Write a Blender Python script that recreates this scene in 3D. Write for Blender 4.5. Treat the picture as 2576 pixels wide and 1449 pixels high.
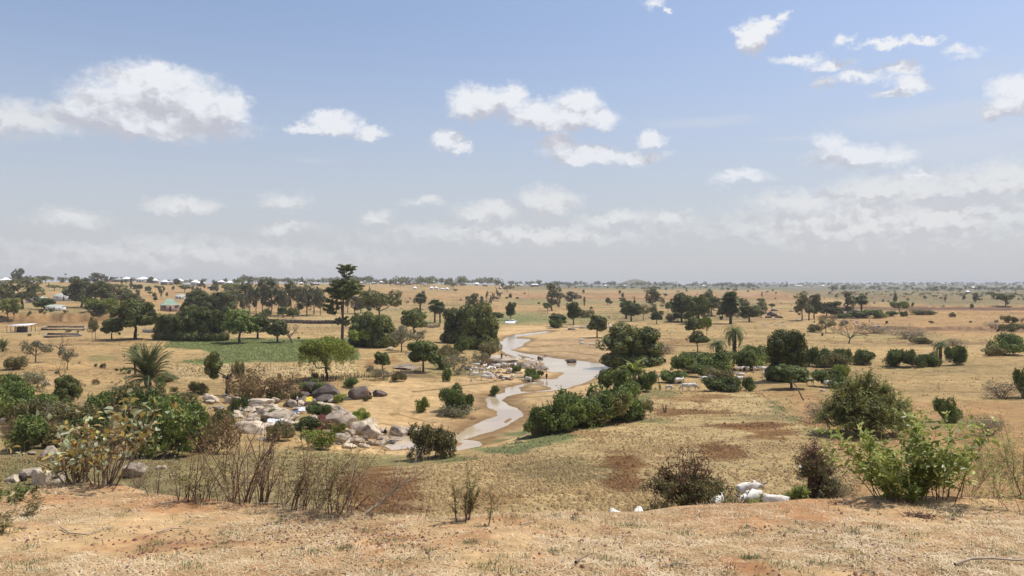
import bpy, math, random
import numpy as np
C = bpy.context
col = C.scene.collection
R = math.radians
for o in list(bpy.data.objects): bpy.data.objects.remove(o)

# ------------------------------------------------------------------ camera, sky, sun, exposure
F, UC, VC, V0 = 1935.0, 1288.0, 724.5, 717.0      # picture units: 2576 wide
PITCH = math.atan((VC - V0) / F)
cam = bpy.data.cameras.new('camera'); cam.sensor_width = 36; cam.lens = 36 * F / 2576
cam.clip_start = 0.2; cam.clip_end = 60000
camo = bpy.data.objects.new('camera', cam); col.objects.link(camo)
camo.rotation_euler = (R(90) - PITCH, 0, 0)
C.scene.camera = camo
sc = C.scene
sc.view_settings.view_transform = 'Standard'; sc.view_settings.look = 'None'
sc.view_settings.gamma = 1; sc.view_settings.exposure = 0.0
sc.cycles.max_bounces = 6; sc.cycles.transparent_max_bounces = 4; sc.cycles.volume_bounces = 0
SUN = np.array([0.50, 0.20, 1.0]); SUN /= np.linalg.norm(SUN)
sl = bpy.data.lights.new('sun', 'SUN'); sl.energy = 4.7; sl.angle = R(0.5); sl.color = (1, .95, .86)
so = bpy.data.objects.new('sun', sl); col.objects.link(so)
so.rotation_euler = (math.acos(SUN[2]), 0, math.atan2(SUN[1], SUN[0]) + R(90))
SUN_EL = math.asin(SUN[2]); SUN_AZ = math.atan2(SUN[0], SUN[1])

def azel(u, v):
    """direction (azimuth, elevation) seen at a picture position"""
    a = (u - UC) / F; b = -(v - VC) / F
    cp, sp = math.cos(PITCH), math.sin(PITCH)
    x, y, z = a, cp + b * sp, -sp + b * cp
    return math.atan2(x, y), math.atan2(z, math.hypot(x, y))

def make_world():
    w = bpy.data.worlds.new('World'); sc.world = w; w.use_nodes = True
    nt = w.node_tree; N = nt.nodes; L = nt.links; N.clear()
    def mth(op, a, b=None, c=None, clamp=False):
        n = N.new('ShaderNodeMath'); n.operation = op; n.use_clamp = clamp
        for i, x in enumerate((a, b, c)):
            if x is None: continue
            if isinstance(x, (int, float)): n.inputs[i].default_value = x
            else: L.new(x, n.inputs[i])
        return n.outputs[0]
    def vm(op, a, b=None, c=None, out=0):
        n = N.new('ShaderNodeVectorMath'); n.operation = op
        for i, x in enumerate((a, b, c)):
            if x is None: continue
            if isinstance(x, tuple): n.inputs[i].default_value = x
            else: L.new(x, n.inputs[i])
        return n.outputs[out]
    def rgbmix(f, a, b):
        n = N.new('ShaderNodeMix'); n.data_type = 'RGBA'
        for s, x in ((n.inputs[0], f), (n.inputs[6], a), (n.inputs[7], b)):
            if isinstance(x, (int, float)): s.default_value = x
            elif isinstance(x, tuple): s.default_value = (*x, 1)
            else: L.new(x, s)
        return n.outputs[2]
    sky = N.new('ShaderNodeTexSky'); sky.sky_type = 'NISHITA'; sky.sun_disc = False
    sky.sun_elevation = SUN_EL; sky.sun_rotation = SUN_AZ
    sky.air_density = 1.0; sky.dust_density = 3.0; sky.ozone_density = 2.0; sky.altitude = 600
    tc = N.new('ShaderNodeTexCoord')
    d = vm('NORMALIZE', tc.outputs['Generated'])
    sep = N.new('ShaderNodeSeparateXYZ'); L.new(d, sep.inputs[0])
    az = mth('ARCTAN2', sep.outputs[0], sep.outputs[1]); el = mth('ARCSINE', sep.outputs[2])
    comb = N.new('ShaderNodeCombineXYZ'); L.new(az, comb.inputs[0]); L.new(el, comb.inputs[1])
    p = comb.outputs[0]
    def noise(vec, scale, detail, rough=.55, lac=2.1, col=False):
        n = N.new('ShaderNodeTexNoise'); n.inputs['Scale'].default_value = scale
        n.inputs['Detail'].default_value = detail; n.inputs['Roughness'].default_value = rough
        n.inputs['Lacunarity'].default_value = lac
        L.new(vec, n.inputs['Vector']); return n.outputs['Color' if col else 'Fac']
    # domain warp
    wn = noise(vm('MULTIPLY', p, (1.0, 1.35, 1)), 17, 6, .62, col=True)
    wv = vm('MULTIPLY', vm('SUBTRACT', wn, (.5, .5, .5)), (.055, .035, 0))
    wn2 = noise(vm('MULTIPLY', p, (1.0, 1.3, 1)), 70, 4, .62, col=True)
    wv2 = vm('MULTIPLY', vm('SUBTRACT', wn2, (.5, .5, .5)), (.024, .020, 0))
    pw = vm('ADD', vm('ADD', p, wv), wv2)
    def field(vec, items, grow=1.0):
        acc = None
        for (u, v, ru, rv, a) in items:
            A, E = azel(u, v); sx = F / (ru*grow); sy = F / (rv*grow)
            m = vm('MULTIPLY_ADD', vec, (sx, sy, 0), (-A * sx, -E * sy, 0))
            l = vm('LENGTH', m, out=1)
            q = mth('MULTIPLY_ADD', l, -a, a)
            acc = q if acc is None else mth('SMOOTH_MAX', acc, q, .15)
        return acc
    crisp = [(395,228,130,58,1),(300,262,115,62,1),(500,270,95,50,1),(228,290,90,36,.8),(570,280,52,42,1),(395,312,200,34,1),
             (395,186,42,24,.9),(840,312,62,26,1),(925,334,48,20,.9),(770,322,45,13,.8),
             (1122,345,42,24,1),(1155,366,34,15,.9),(1205,262,75,44,1),(1270,248,55,32,1),(1345,285,85,32,.9),(1462,266,58,32,1),
             (1425,300,130,26,1),(1520,300,36,26,.9),(1405,356,48,26,1),(1480,386,120,24,1),(1600,396,85,15,.75),(1645,350,42,20,.9),
             (1895,98,46,38,1),(1932,74,36,26,.9),(1862,86,32,12,.7),(1972,44,15,13,.6),(2010,150,52,12,.6),(2082,166,52,13,.65),
             (2152,196,54,13,.65),(2058,214,28,10,.5),(2268,178,42,17,.7),(2292,208,38,17,.8),(2230,226,32,8,.6),
             (2240,112,62,10,.65),(2312,106,38,8,.6),(2135,100,20,10,.55),(2422,126,32,13,.45),(1650,10,30,8,.5),(1690,25,14,5,.5),
             (2556,240,50,42,1),(2500,284,34,13,.7),(2082,368,38,30,.7),(2150,398,105,30,.75),(2250,402,55,18,.6),
             (1865,448,70,15,.6),(2312,440,46,13,.6)]
    soft = [(460,520,75,24,.7),(180,552,75,20,.5),(710,500,62,24,.5),(718,570,64,18,.45),(950,542,44,20,.6),(1380,505,75,36,.8),(1230,535,80,28,.7),
            (1070,505,60,14,.5),(1550,548,85,22,.6),(1690,552,62,20,.55),(2020,500,120,22,.6),(2250,480,150,34,.7),(2500,455,110,45,.7),
            (1330,590,420,32,.5),(2230,560,420,60,.6),(500,640,500,40,.35),(30,300,120,34,.6)]
    f0 = field(pw, crisp, 1.10)
    po = vm('ADD', pw, (0.009, 0.024, 0))
    f1 = field(po, crisp, 1.10)
    bq = vm('ADD', vm('MULTIPLY', p, (1, 1.25, 1)), wv2)
    bil = mth('SUBTRACT', noise(bq, 42, 3, .5), noise(vm('ADD', bq, (.005, .009, 0)), 42, 3, .5))
    fine = noise(vm('MULTIPLY', p, (1, 1.2, 1)), 120, 4, .6)
    fd = mth('ADD', f0, mth('MULTIPLY', mth('SUBTRACT', fine, .5), .42))
    def sstep(x, lo, hi):
        n = N.new('ShaderNodeMapRange'); n.interpolation_type = 'SMOOTHSTEP'
        n.inputs[1].default_value = lo; n.inputs[2].default_value = hi; L.new(x, n.inputs[0]); return n.outputs[0]
    dens = sstep(fd, -.20, .50)
    # lit side: the cloud thins out towards the sun; shaded where thicker cloud lies above
    lit = sstep(mth('ADD', mth('ADD', mth('SUBTRACT', f0, f1), mth('MULTIPLY', bil, 2.2)), mth('MULTIPLY', mth('SUBTRACT', fine, .5), .12)), -.50, .72)
    cc = rgbmix(lit, (.56, .56, .61), (.88, .895, .925))
    fs = field(vm('ADD', vm('ADD', p, wv2), vm('MULTIPLY', wv, (1.1, 1.1, 0))), soft, 1.35)
    dsoft = mth('MULTIPLY', sstep(mth('ADD', fs, mth('MULTIPLY', mth('SUBTRACT', fine, .5), .3)), -.05, .5), .85)
    # thin high veils
    vp = vm('MULTIPLY', p, (1, 5.5, 1))
    vn = noise(vm('ADD', vp, wv), 3.2, 5, .55)
    veil = field(vm('ADD', p, vm('MULTIPLY', wv, (1.4, .5, 0))), [(1760,306,230,22,1),(2380,290,250,40,1),(2400,375,260,40,1),(1990,352,120,9,.7),(800,400,110,12,.5),(2500,180,120,40,.5),(2576,330,160,60,.8)])
    dveil = mth('MULTIPLY', sstep(mth('ADD', veil, mth('MULTIPLY', mth('SUBTRACT', vn, .5), 1.2)), .0, .9), .42)
    base = vm('MULTIPLY', sky.outputs[0], (.150, .150, .160))
    # dusty lower air of the sky itself
    base = rgbmix(.20, base, (.50, .56, .62))
    hz = mth('POWER', sstep(el, .36, -.05), 1.0)
    base = rgbmix(mth('MULTIPLY', hz, .93), base, (.595, .605, .635))
    base = rgbmix(dveil, base, (.66, .70, .77))
    ps = vm('ADD', vm('ADD', p, wv2), vm('MULTIPLY', wv, (1.1, 1.1, 0)))
    fs1 = field(vm('ADD', ps, (.006, .018, 0)), soft, 1.35)
    lit2 = sstep(mth('ADD', mth('SUBTRACT', fs, fs1), mth('MULTIPLY', bil, 2.2)), -.35, .35)
    base = rgbmix(dsoft, base, rgbmix(lit2, (.605,.61,.645), (.80,.81,.82)))
    fade = mth('SUBTRACT', 1.0, mth('MULTIPLY', hz, .38))
    base = rgbmix(mth('MULTIPLY', dens, fade), base, cc)
    bg = N.new('ShaderNodeBackground'); L.new(base, bg.inputs[0]); bg.inputs[1].default_value = 1.0
    out = N.new('ShaderNodeOutputWorld'); L.new(bg.outputs[0], out.inputs[0])
    w.cycles.sampling_method = 'MANUAL'; w.cycles.sample_map_resolution = 512
make_world()

# ------------------------------------------------------------------ noise and geometry helpers
def _h(ix, iy, iz, seed):
    n = (ix * 374761393 + iy * 668265263 + iz * 2147483647 + seed * 1274126177) & 0xffffffff
    n = ((n ^ (n >> 13)) * 1274126177) & 0xffffffff
    n = n ^ (n >> 16)
    return (n & 0xffff) / 65535.0
def vnoise(x, y, z=0.0, seed=0):
    x = np.asarray(x, float); y = np.asarray(y, float); z = np.zeros_like(x) + z
    ix, iy, iz = np.floor(x).astype(np.int64), np.floor(y).astype(np.int64), np.floor(z).astype(np.int64)
    fx, fy, fz = x - ix, y - iy, z - iz
    fx, fy, fz = fx*fx*(3-2*fx), fy*fy*(3-2*fy), fz*fz*(3-2*fz)
    r = 0
    for a in (0, 1):
        for b in (0, 1):
            for c in (0, 1):
                r = r + _h(ix+a, iy+b, iz+c, seed) * (fx if a else 1-fx) * (fy if b else 1-fy) * (fz if c else 1-fz)
    return r
def fbm(x, y, z=0.0, seed=0, oct=4):
    s = 0; a = .5; t = 0
    for i in range(oct):
        s = s + a * vnoise(np.asarray(x)*2**i, np.asarray(y)*2**i, np.asarray(z)*2**i, seed+i*17); t += a; a *= .5
    return s / t
def sm(x, a, b):
    t = np.clip((x - a) / (b - a), 0, 1); return t*t*(3-2*t)

def mesh_np(name, V, Fq, mats, mi=None, smooth=False):
    """V (n,3), Fq (m,3|4) or list of such blocks"""
    blocks = Fq if isinstance(Fq, list) else [Fq]
    blocks = [b for b in blocks if len(b)]
    me = bpy.data.meshes.new(name)
    V = np.asarray(V, np.float32); me.vertices.add(len(V)); me.vertices.foreach_set('co', V.ravel())
    nl = sum(b.size for b in blocks); npoly = sum(len(b) for b in blocks)
    me.loops.add(nl); me.polygons.add(npoly)
    me.loops.foreach_set('vertex_index', np.concatenate([b.ravel() for b in blocks]).astype(np.int32))
    tot = np.concatenate([np.full(len(b), b.shape[1]) for b in blocks]).astype(np.int32)
    st = np.concatenate([[0], np.cumsum(tot)[:-1]]).astype(np.int32)
    me.polygons.foreach_set('loop_start', st); me.polygons.foreach_set('loop_total', tot)
    if smooth: me.polygons.foreach_set('use_smooth', np.ones(npoly, bool))
    for m in (mats if isinstance(mats, (list, tuple)) else [mats]): me.materials.append(m)
    if mi is not None: me.polygons.foreach_set('material_index', np.asarray(mi, np.int32))
    me.update(calc_edges=True); me.validate()
    return me

class MB:
    """gathers shapes for ONE mesh"""
    def __init__(s): s.V = []; s.F = []; s.M = []; s.n = 0
    def add(s, V, Fq, m=0):
        V = np.asarray(V, float); Fq = np.asarray(Fq, int)
        s.V.append(V); s.F.append(Fq + s.n); s.M.append(np.full(len(Fq), m)); s.n += len(V); return s
    def box(s, c, d, rz=0, m=0, taper=1.0):
        x, y, z = d[0]/2, d[1]/2, d[2]/2
        V = np.array([[-x,-y,-z],[x,-y,-z],[x,y,-z],[-x,y,-z],[-x*taper,-y*taper,z],[x*taper,-y*taper,z],[x*taper,y*taper,z],[-x*taper,y*taper,z]])
        a, b = math.cos(rz), math.sin(rz)
        V = np.stack([V[:,0]*a - V[:,1]*b, V[:,0]*b + V[:,1]*a, V[:,2]], 1) + np.array(c)
        return s.add(V, [[0,3,2,1],[4,5,6,7],[0,1,5,4],[1,2,6,5],[2,3,7,6],[3,0,4,7]], m)
    def build(s, name, mats, smooth=False):
        q = [f for f in s.F if f.shape[1] == 4]; t = [f for f in s.F if f.shape[1] == 3]
        mq = [m for f, m in zip(s.F, s.M) if f.shape[1] == 4]; mt = [m for f, m in zip(s.F, s.M) if f.shape[1] == 3]
        bl = ([np.concatenate(q)] if q else []) + ([np.concatenate(t)] if t else [])
        return mesh_np(name, np.concatenate(s.V), bl, mats, np.concatenate(mq + mt), smooth)

def tubes(segs, n=5):
    """segs: list of (p0, p1, r0, r1)"""
    if not len(segs): return np.zeros((0,3)), np.zeros((0,4), int)
    P0 = np.array([s[0] for s in segs], float); P1 = np.array([s[1] for s in segs], float)
    r0 = np.array([s[2] for s in segs], float); r1 = np.array([s[3] for s in segs], float)
    D = P1 - P0; D /= np.linalg.norm(D, axis=1, keepdims=True) + 1e-9
    up = np.where(np.abs(D[:, 2:3]) > .9, np.array([[1., 0, 0]]), np.array([[0, 0, 1.]]))
    A = np.cross(D, up); A /= np.linalg.norm(A, axis=1, keepdims=True) + 1e-9
    B = np.cross(D, A)
    th = np.arange(n) * 2*math.pi/n
    ring = A[:, None, :]*np.cos(th)[None, :, None] + B[:, None, :]*np.sin(th)[None, :, None]
    V = np.concatenate([P0[:, None]+ring*r0[:, None, None], P1[:, None]+ring*r1[:, None, None]], 1).reshape(-1, 3)
    i = np.arange(n); j = (i+1) % n
    f = np.stack([i, j, j+n, i+n], 1)
    Fq = (f[None] + (np.arange(len(segs))*2*n)[:, None, None]).reshape(-1, 4)
    return V, Fq

def curve_segs(pts, rad):
    return [(pts[i], pts[i+1], rad[i], rad[i+1]) for i in range(len(pts)-1)]

def leaves(Cn, Nn, size, rng, aspect=.55, flat=.6):
    """leaf-sized rhombi at Cn, facing about Nn"""
    n = len(Cn)
    r = rng.normal(size=(n, 3)); r /= np.linalg.norm(r, axis=1, keepdims=True)
    nn = Nn*flat + r*(1-flat); nn /= np.linalg.norm(nn, axis=1, keepdims=True) + 1e-9
    t = np.cross(nn, rng.normal(size=(n, 3))); t /= np.linalg.norm(t, axis=1, keepdims=True) + 1e-9
    b = np.cross(nn, t)
    s = (np.zeros(n) + size) * rng.uniform(.6, 1.4, n)
    s = s[:, None]
    V = np.stack([Cn + t*s, Cn + b*s*aspect + nn*s*.15, Cn - t*s, Cn - b*s*aspect + nn*s*.15], 1).reshape(-1, 3)
    Fq = np.arange(4*n).reshape(n, 4)
    return V, Fq

# ------------------------------------------------------------------ terrain height
CP = [ # (u, v, z) of the ground as seen
 (1000,1062,-21.5),(1100,1050,-21.3),(960,1012,-20.6),(1200,1060,-21.8),(1150,1000,-20.9),(1250,962,-21.2),(1300,1092,-21.8),(1350,1000,-21.7),
 (1400,870,-21.8),(1500,890,-21.7),(1300,830,-21.6),(1450,850,-21.6),(1250,822,-21.4),(1360,940,-21.8),(1480,960,-21.8),(1060,1110,-21.9),(1150,1120,-21.9),(1000,1135,-21.7),
 (1340,1070,-21.6),(1400,1020,-21.6),(1000,1160,-19.2),(1110,1152,-18.6),(1200,1136,-18.3),(1330,1092,-18.8),(1430,1062,-18.8),(1600,1057,-18.8),(1620,992,-19.2),(1540,985,-20.6),(1900,985,-19.2),
 (1300,1200,-15.6),(1000,1200,-16.4),(1100,1230,-15),(1700,1150,-16),(1900,1100,-17),(1900,1255,-13.8),(1600,1280,-13.4),(1300,1300,-13),(1000,1300,-13.4),
 (2200,1110,-16.6),(2300,1200,-14.6),(2500,1200,-14.4),(2500,1080,-16.8),(2200,1000,-18.8),(2500,1000,-18.4),(2100,1180,-14.8),(2576,1240,-13.5),(2200,1240,-13.8),
 (2000,960,-19.3),(2400,940,-19.5),(2400,880,-19.8),(1800,900,-20.4),(1700,930,-20.3),(2100,860,-20.6),(2500,850,-20),(2000,800,-20.4),(1600,900,-21.2),(1700,850,-21),(1600,830,-21.3),
 (0,1205,-15.4),(100,1150,-17),(300,1160,-17.2),(450,1150,-17.8),(600,1150,-19),(750,1140,-20),(880,1140,-21),(700,1200,-16.6),(500,1215,-15.2),(450,1000,-20),(200,1000,-19.6),(0,1000,-19.4),(0,1090,-18),(250,1080,-18.4),
 (200,900,-20.5),(600,900,-20.5),(600,985,-20.6),(0,850,-20.6),(400,850,-20.6),(800,950,-20.4),(800,860,-20.6),(1000,940,-20.6),(1050,930,-20.8),(1000,870,-20.8),(1150,930,-21),(1150,880,-21),(1200,850,-21.2),(1180,960,-21.2),
 (700,1040,-20.9),(600,1060,-20.6),(850,1010,-20.7),(800,1090,-21.2),
 (900,800,-20.6),(1100,810,-21),(1200,780,-20.8),(1400,780,-21),(1600,790,-20.8),(1800,780,-20.4),(2400,790,-19.8),(2200,780,-20),
 (1500,760,-20),(1300,745,-17),(1100,745,-14),(900,765,-17),(700,785,-19.4),(600,765,-16),(400,765,-15.6),(200,765,-16.5),(0,765,-16.5),
 (1700,745,-18),(2000,750,-18),(2400,755,-20),(2400,735,-18),(2000,732,-15),(1600,730,-14),
 (400,738,-10.5),(200,738,-10.5),(0,738,-10.5),(700,738,-10.5),(1000,730,-8),(1200,727,-7.5),(1450,726,-10)]
CD = [] # (u, dist, z)
for u in range(-2200, 4801, 500):
    CD += [(u, 6, -13.6), (u, 20, -13.6), (u, 36, -13.6)]
for u in (-300, 100, 400, 650): CD += [(u, 1150, -2.5), (u, 1700, 2.5), (u, 2300, 1), (u, 5000, -6)]
for u in (800, 950): CD += [(u, 1150, -4.5), (u, 1700, 1), (u, 2300, 1), (u, 5000, -6)]
for u in (1150,): CD += [(u, 1700, 0), (u, 2300, 0), (u, 5000, -6)]
for u in (1300,): CD += [(u, 1900, -3), (u, 5000, -4)]
for u in (1450, 1600, 1750): CD += [(u, 2900, -6.5), (u, 6000, -4)]
for u in (1950, 2200, 2400, 2600, 3000): CD += [(u, 3500, -14), (u, 6500, 5), (u, 8200, 6), (u,9500,0)]
for u in (-2000, -900): CD += [(u, 60, -15), (u, 110, -18.5), (u, 300, -20.5), (u, 600, -17), (u, 1500, -6), (u, 6000, -4)]
for u in (3200, 4600): CD += [(u, 60, -14), (u, 110, -17.5), (u, 300, -20), (u, 900, -19), (u, 2000, -16)]
pts = []
for u, v, z in CP: pts.append((u, -z * F / (v - V0), z))
pts += CD
pts = np.array(pts, float)
def rbf_xy(s, y): return np.stack([s * 2.4, np.log(np.maximum(y, 1.0)) * 1.0], -1)
_X = rbf_xy((pts[:, 0]-UC)/F, pts[:, 1])
_D = np.linalg.norm(_X[:, None]-_X[None], axis=2)
_n = len(pts); _A = np.zeros((_n+3, _n+3)); _A[:_n, :_n] = _D - np.eye(_n)*.02
_A[:_n, _n] = 1; _A[:_n, _n+1:] = _X; _A[_n, :_n] = 1; _A[_n+1:, :_n] = _X.T
_W = np.linalg.solve(_A, np.concatenate([pts[:, 2], np.zeros(3)]))
def rbf(s, y):
    X = rbf_xy(s, y).reshape(-1, 2); out = np.zeros(len(X))
    for k in range(0, len(X), 60000):
        x = X[k:k+60000]
        d = np.sqrt(((x[:, None] - _X[None])**2).sum(2))
        out[k:k+60000] = d @ _W[:_n] + _W[_n] + x @ _W[_n+1:]
    return out.reshape(np.shape(s))

EDGE = np.array([(-3000,1250),(-300,1250),(0,1243),(70,1226),(130,1213),(200,1213),(300,1222),(400,1245),(560,1262),(700,1272),(830,1288),(960,1303),(1170,1311),(1290,1300),(1500,1285),(1700,1275),(1850,1270),(2100,1262),(2200,1254),(2400,1251),(2576,1262),(2900,1270),(6000,1270)], float)
SL = .12
def water_z(): return -22.0
# river water outline on its own level
def wpt(u, v): y = 22.0*F/(v-V0); return ((u-UC)/F*y, y)
RIVER = [(1320,862),(1309,874),(1284,880),(1300,886),(1337,892),(1380,899),(1423,905),(1461,908),(1524,917),(1532,924),(1520,940),(1495,951),(1478,960),(1463,966),(1423,977),(1380,984),(1309,989),
 (1275,998),(1258,1008),(1280,1020),(1302,1028),(1312,1036),(1312,1049),(1294,1060),(1251,1080),(1194,1097),(1160,1106),(1205,1111),(1213,1119),(1196,1129),(1151,1138),(1080,1132),(1022,1128),(984,1133),(966,1122),(953,1099),(984,1093),(1050,1098),(1100,1103),
 (1151,1091),(1208,1064),(1251,1047),(1249,1035),(1229,1026),(1222,1003),(1240,996),(1272,988),(1271,977),(1309,968),(1346,960),(1363,953),(1385,955),(1398,954),(1425,938),(1409,936),(1390,937),(1366,932),(1383,929),(1366,914),(1337,908),(1297,900),(1272,888),(1257,877),(1253,868),
 (1262,858),(1268,852),(1285,844),(1330,838),(1388,832),(1390,835),(1345,841),(1300,847),(1295,851),(1335,853),(1332,858)]
BAR = [(1304,974),(1330,968),(1360,968),(1390,975),(1386,981),(1345,985),(1309,986)]
BAR2 = [(1300,866+26),(1330,897),(1352,903),(1340,905),(1312,899)]
BAR3 = [(1098,1118),(1130,1112),(1168,1114),(1160,1122),(1120,1126)]
BAR4 = [(1262,1062),(1280,1052),(1290,1054),(1272,1068)]
def sdf(poly, X, Y):
    """signed distance to polygon, negative inside"""
    P = np.array(poly, float); Q = np.roll(P, -1, 0)
    best = np.full(X.shape, 1e18); ins = np.zeros(X.shape, bool)
    for (ax, ay), (bx, by) in zip(P, Q):
        ex, ey = bx-ax, by-ay; wx, wy = X-ax, Y-ay
        t = np.clip((wx*ex+wy*ey)/(ex*ex+ey*ey+1e-12), 0, 1)
        dx, dy = wx-ex*t, wy-ey*t
        best = np.minimum(best, dx*dx+dy*dy)
        c = ((ay > Y) != (by > Y)) & (X < (bx-ax)*(Y-ay)/((by-ay) + (1e-12 if by == ay else 0)) + ax)
        ins ^= c
    dd = np.sqrt(best); return np.where(ins, -dd, dd)
RW = [wpt(*p) for p in RIVER]; BW = [wpt(*p) for p in BAR]; BX = [[wpt(*p) for p in b] for b in (BAR2, BAR3, BAR4)]
def river_d(X, Y):
    """distance to the water's edge, negative in the water (aniso-tropic enough for banks)"""
    out = np.full(X.shape, 999.)
    m = (X > -45) & (X < 70) & (Y > 85) & (Y < 400)
    if m.any():
        x, y = X[m], Y[m]
        wob = (fbm(x*.35, y*.2, 0, 5, 3)-.5)*2.2*np.clip(y/200, .5, 1.3)
        d_ = np.maximum(sdf(RW, x, y), -sdf(BW, x, y))
        for b in BX: d_ = np.maximum(d_, -sdf(b, x, y)-.1)
        out[m] = d_ + wob*.75
    return out
SCARP = [([(-700,822),(0,818),(200,814),(330,812)], 4.2, 330, 430, 1e9, 14),
         ([(2080,776),(2200,772),(2350,775),(2900,778)], 1.6, 1900, 2120, .10, 5),
         ([(2150,826),(2350,828),(2900,824)], 1.4, 1900, 2180, .12, 3),
         ([(2040,858),(2300,863),(2900,862)], .7, 1900, 2060, .12, 2),
         ([(1150,700),(1480,794),(1700,797),(1900,792)], .9, 1300, 1450, .15, 4),
         ([(1900,752),(2100,750),(2900,748)], 2.2, 1800, 1950, .2, 14),
         ([(1600,752),(1700,751),(1900,753)], 1.8, 1500, 1600, .2, 12)]
def ground(x, y, detail=True):
    x = np.asarray(x, float); y = np.asarray(y, float)
    ys = np.maximum(y, 1.5); s = x / ys; s = np.clip(s, -2.2, 2.2); u = s*F + UC
    dist = np.hypot(x, y)
    b = rbf(s, ys)
    for poly, h, ua, ub, dec, w in SCARP:
        P = np.array(poly, float); vl = np.interp(u, P[:, 0], P[:, 1])
        yl = 20.3*F/(vl-V0) * (1 + .05*(fbm(u/40, u*0+3, 0, 9, 3)-.5))
        t = ys - yl
        rise = sm(t, 0, w) * (1 if dec > 10 else (1 - sm(t, w, w + yl*dec)))
        lim = (sm(u, ua, ub) if ua > 1000 else 1 - sm(u, ua, ub))
        b = b + h*rise*lim
    # low hill on the skyline and far uplands
    b = b + 27*np.exp(-(((x-640)/75)**2 + ((y-4000)/160)**2)) + 9*np.exp(-(((x-690)/190)**2 + ((y-4050)/200)**2))
    rd = river_d(x, ys)
    if detail:
        b = b + (fbm(x/9, y/9, 0, 1, 3)-.5)*.7*sm(ys, 40, 90)*sm(rd, 1, 12) + (fbm(x/70, y/70, 0, 2, 3)-.5)*2.2*sm(ys, 160, 400)*sm(rd, 5, 60) \
          + (fbm(x/420, y/420, 0, 3, 3)-.5)*7*sm(ys, 650, 1500) + (fbm(x/1.1, y/1.1, 0, 4, 2)-.5)*.16*sm(rd, .5, 3)*(1-sm(ys, 150, 300)) \
          + (fbm(x/1500, y/900, 0, 8, 2)-.5)*10*sm(ys, 2500, 4500)
    w = 1 - sm(rd, .0, 9.0)
    bank = -22.0 + np.clip(rd, -2, 9)*.075 + np.where(rd < 0, rd*.1, 0)
    b = np.where(rd < 9, b*(1-w) + bank*w, b)
    b = np.where(rd < 0, np.minimum(b, -22.03 + np.clip(rd, -3, 0)*.12), b)
    # the bluff the viewer stands on
    dep = (np.interp(u, EDGE[:, 0], EDGE[:, 1]) - V0)/F
    ye = 1.65/(dep-SL)
    yy = np.where(y > 1.5, y, 1.5)
    t = np.maximum(yy-ye, 0)
    g = -1.65 - SL*y - .60*t*t/(t+.9)
    g = np.where(y < 0, -1.65 - .02*y, g)
    if detail:
        g = g + (fbm(x/1.6, y/1.6, 0, 21, 3)-.5)*.16 + (fbm(x/.22, y/.22, 0, 22, 2)-.5)*.035 + (fbm(x/6, y/6, 0, 23, 2)-.5)*.5*sm(t, 1, 8)
    return np.where(y < 60, np.maximum(b, g), b)

def ray(u, v):
    a = (u-UC)/F; b = -(v-VC)/F; cp, sp = math.cos(PITCH), math.sin(PITCH)
    return np.array([a, cp+b*sp, -sp+b*cp])
_ts = np.exp(np.linspace(math.log(3), math.log(9500), 900))
def at(u, v, dmin=0):
    """the ground point seen at a picture position"""
    d = ray(u, v); ts = _ts[_ts > dmin]
    h = ground(d[0]*ts, d[1]*ts) - d[2]*ts
    k = np.argmax(h > 0)
    if not (h > 0).any(): k = len(ts)-1
    lo, hi = ts[max(k-1, 0)], ts[k]
    tt = np.linspace(lo, hi, 24); hh = ground(d[0]*tt, d[1]*tt) - d[2]*tt
    j = np.argmax(hh > 0); t = tt[j]
    return np.array([d[0]*t, d[1]*t, float(ground(np.array([d[0]*t]), np.array([d[1]*t]))[0])])
def ond(u, y):
    """ground point on the line of sight column u at forward distance y"""
    x = (u-UC)/F*y; return np.array([x, y, float(ground(np.array([x]), np.array([y]))[0])])
def proj(X, Y, Z):
    cp, sp = math.cos(PITCH), math.sin(PITCH)
    f = Y*cp - Z*sp; up = Y*sp + Z*cp
    return UC + F*X/f, VC - F*up/f

# ------------------------------------------------------------------ materials
def newmat(name):
    m = bpy.data.materials.new(name); m.use_nodes = True; nt = m.node_tree
    return m, nt, nt.nodes['Principled BSDF']
def nd(nt, typ, **k):
    n = nt.nodes.new(typ)
    for a, b in k.items():
        if a in n.inputs: n.inputs[a].default_value = b
        else: setattr(n, a, b)
    return n
def ramp(nt, fac, stops):
    r = nt.nodes.new('ShaderNodeValToRGB'); e = r.color_ramp.elements
    e[0].position, e[0].color = stops[0][0], (*stops[0][1], 1); e[1].position, e[1].color = stops[-1][0], (*stops[-1][1], 1)
    for p, c in stops[1:-1]:
        x = e.new(p); x.color = (*c, 1)
    nt.links.new(fac, r.inputs[0]); return r.outputs[0]
def mixc(nt, f, a, b, mode='MIX'):
    n = nt.nodes.new('ShaderNodeMix'); n.data_type = 'RGBA'; n.blend_type = mode
    for s, x in ((n.inputs[0], f), (n.inputs[6], a), (n.inputs[7], b)):
        if isinstance(x, (int, float)): s.default_value = x
        elif isinstance(x, tuple): s.default_value = (*x, 1)
        else: nt.links.new(x, s)
    return n.outputs[2]
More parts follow.
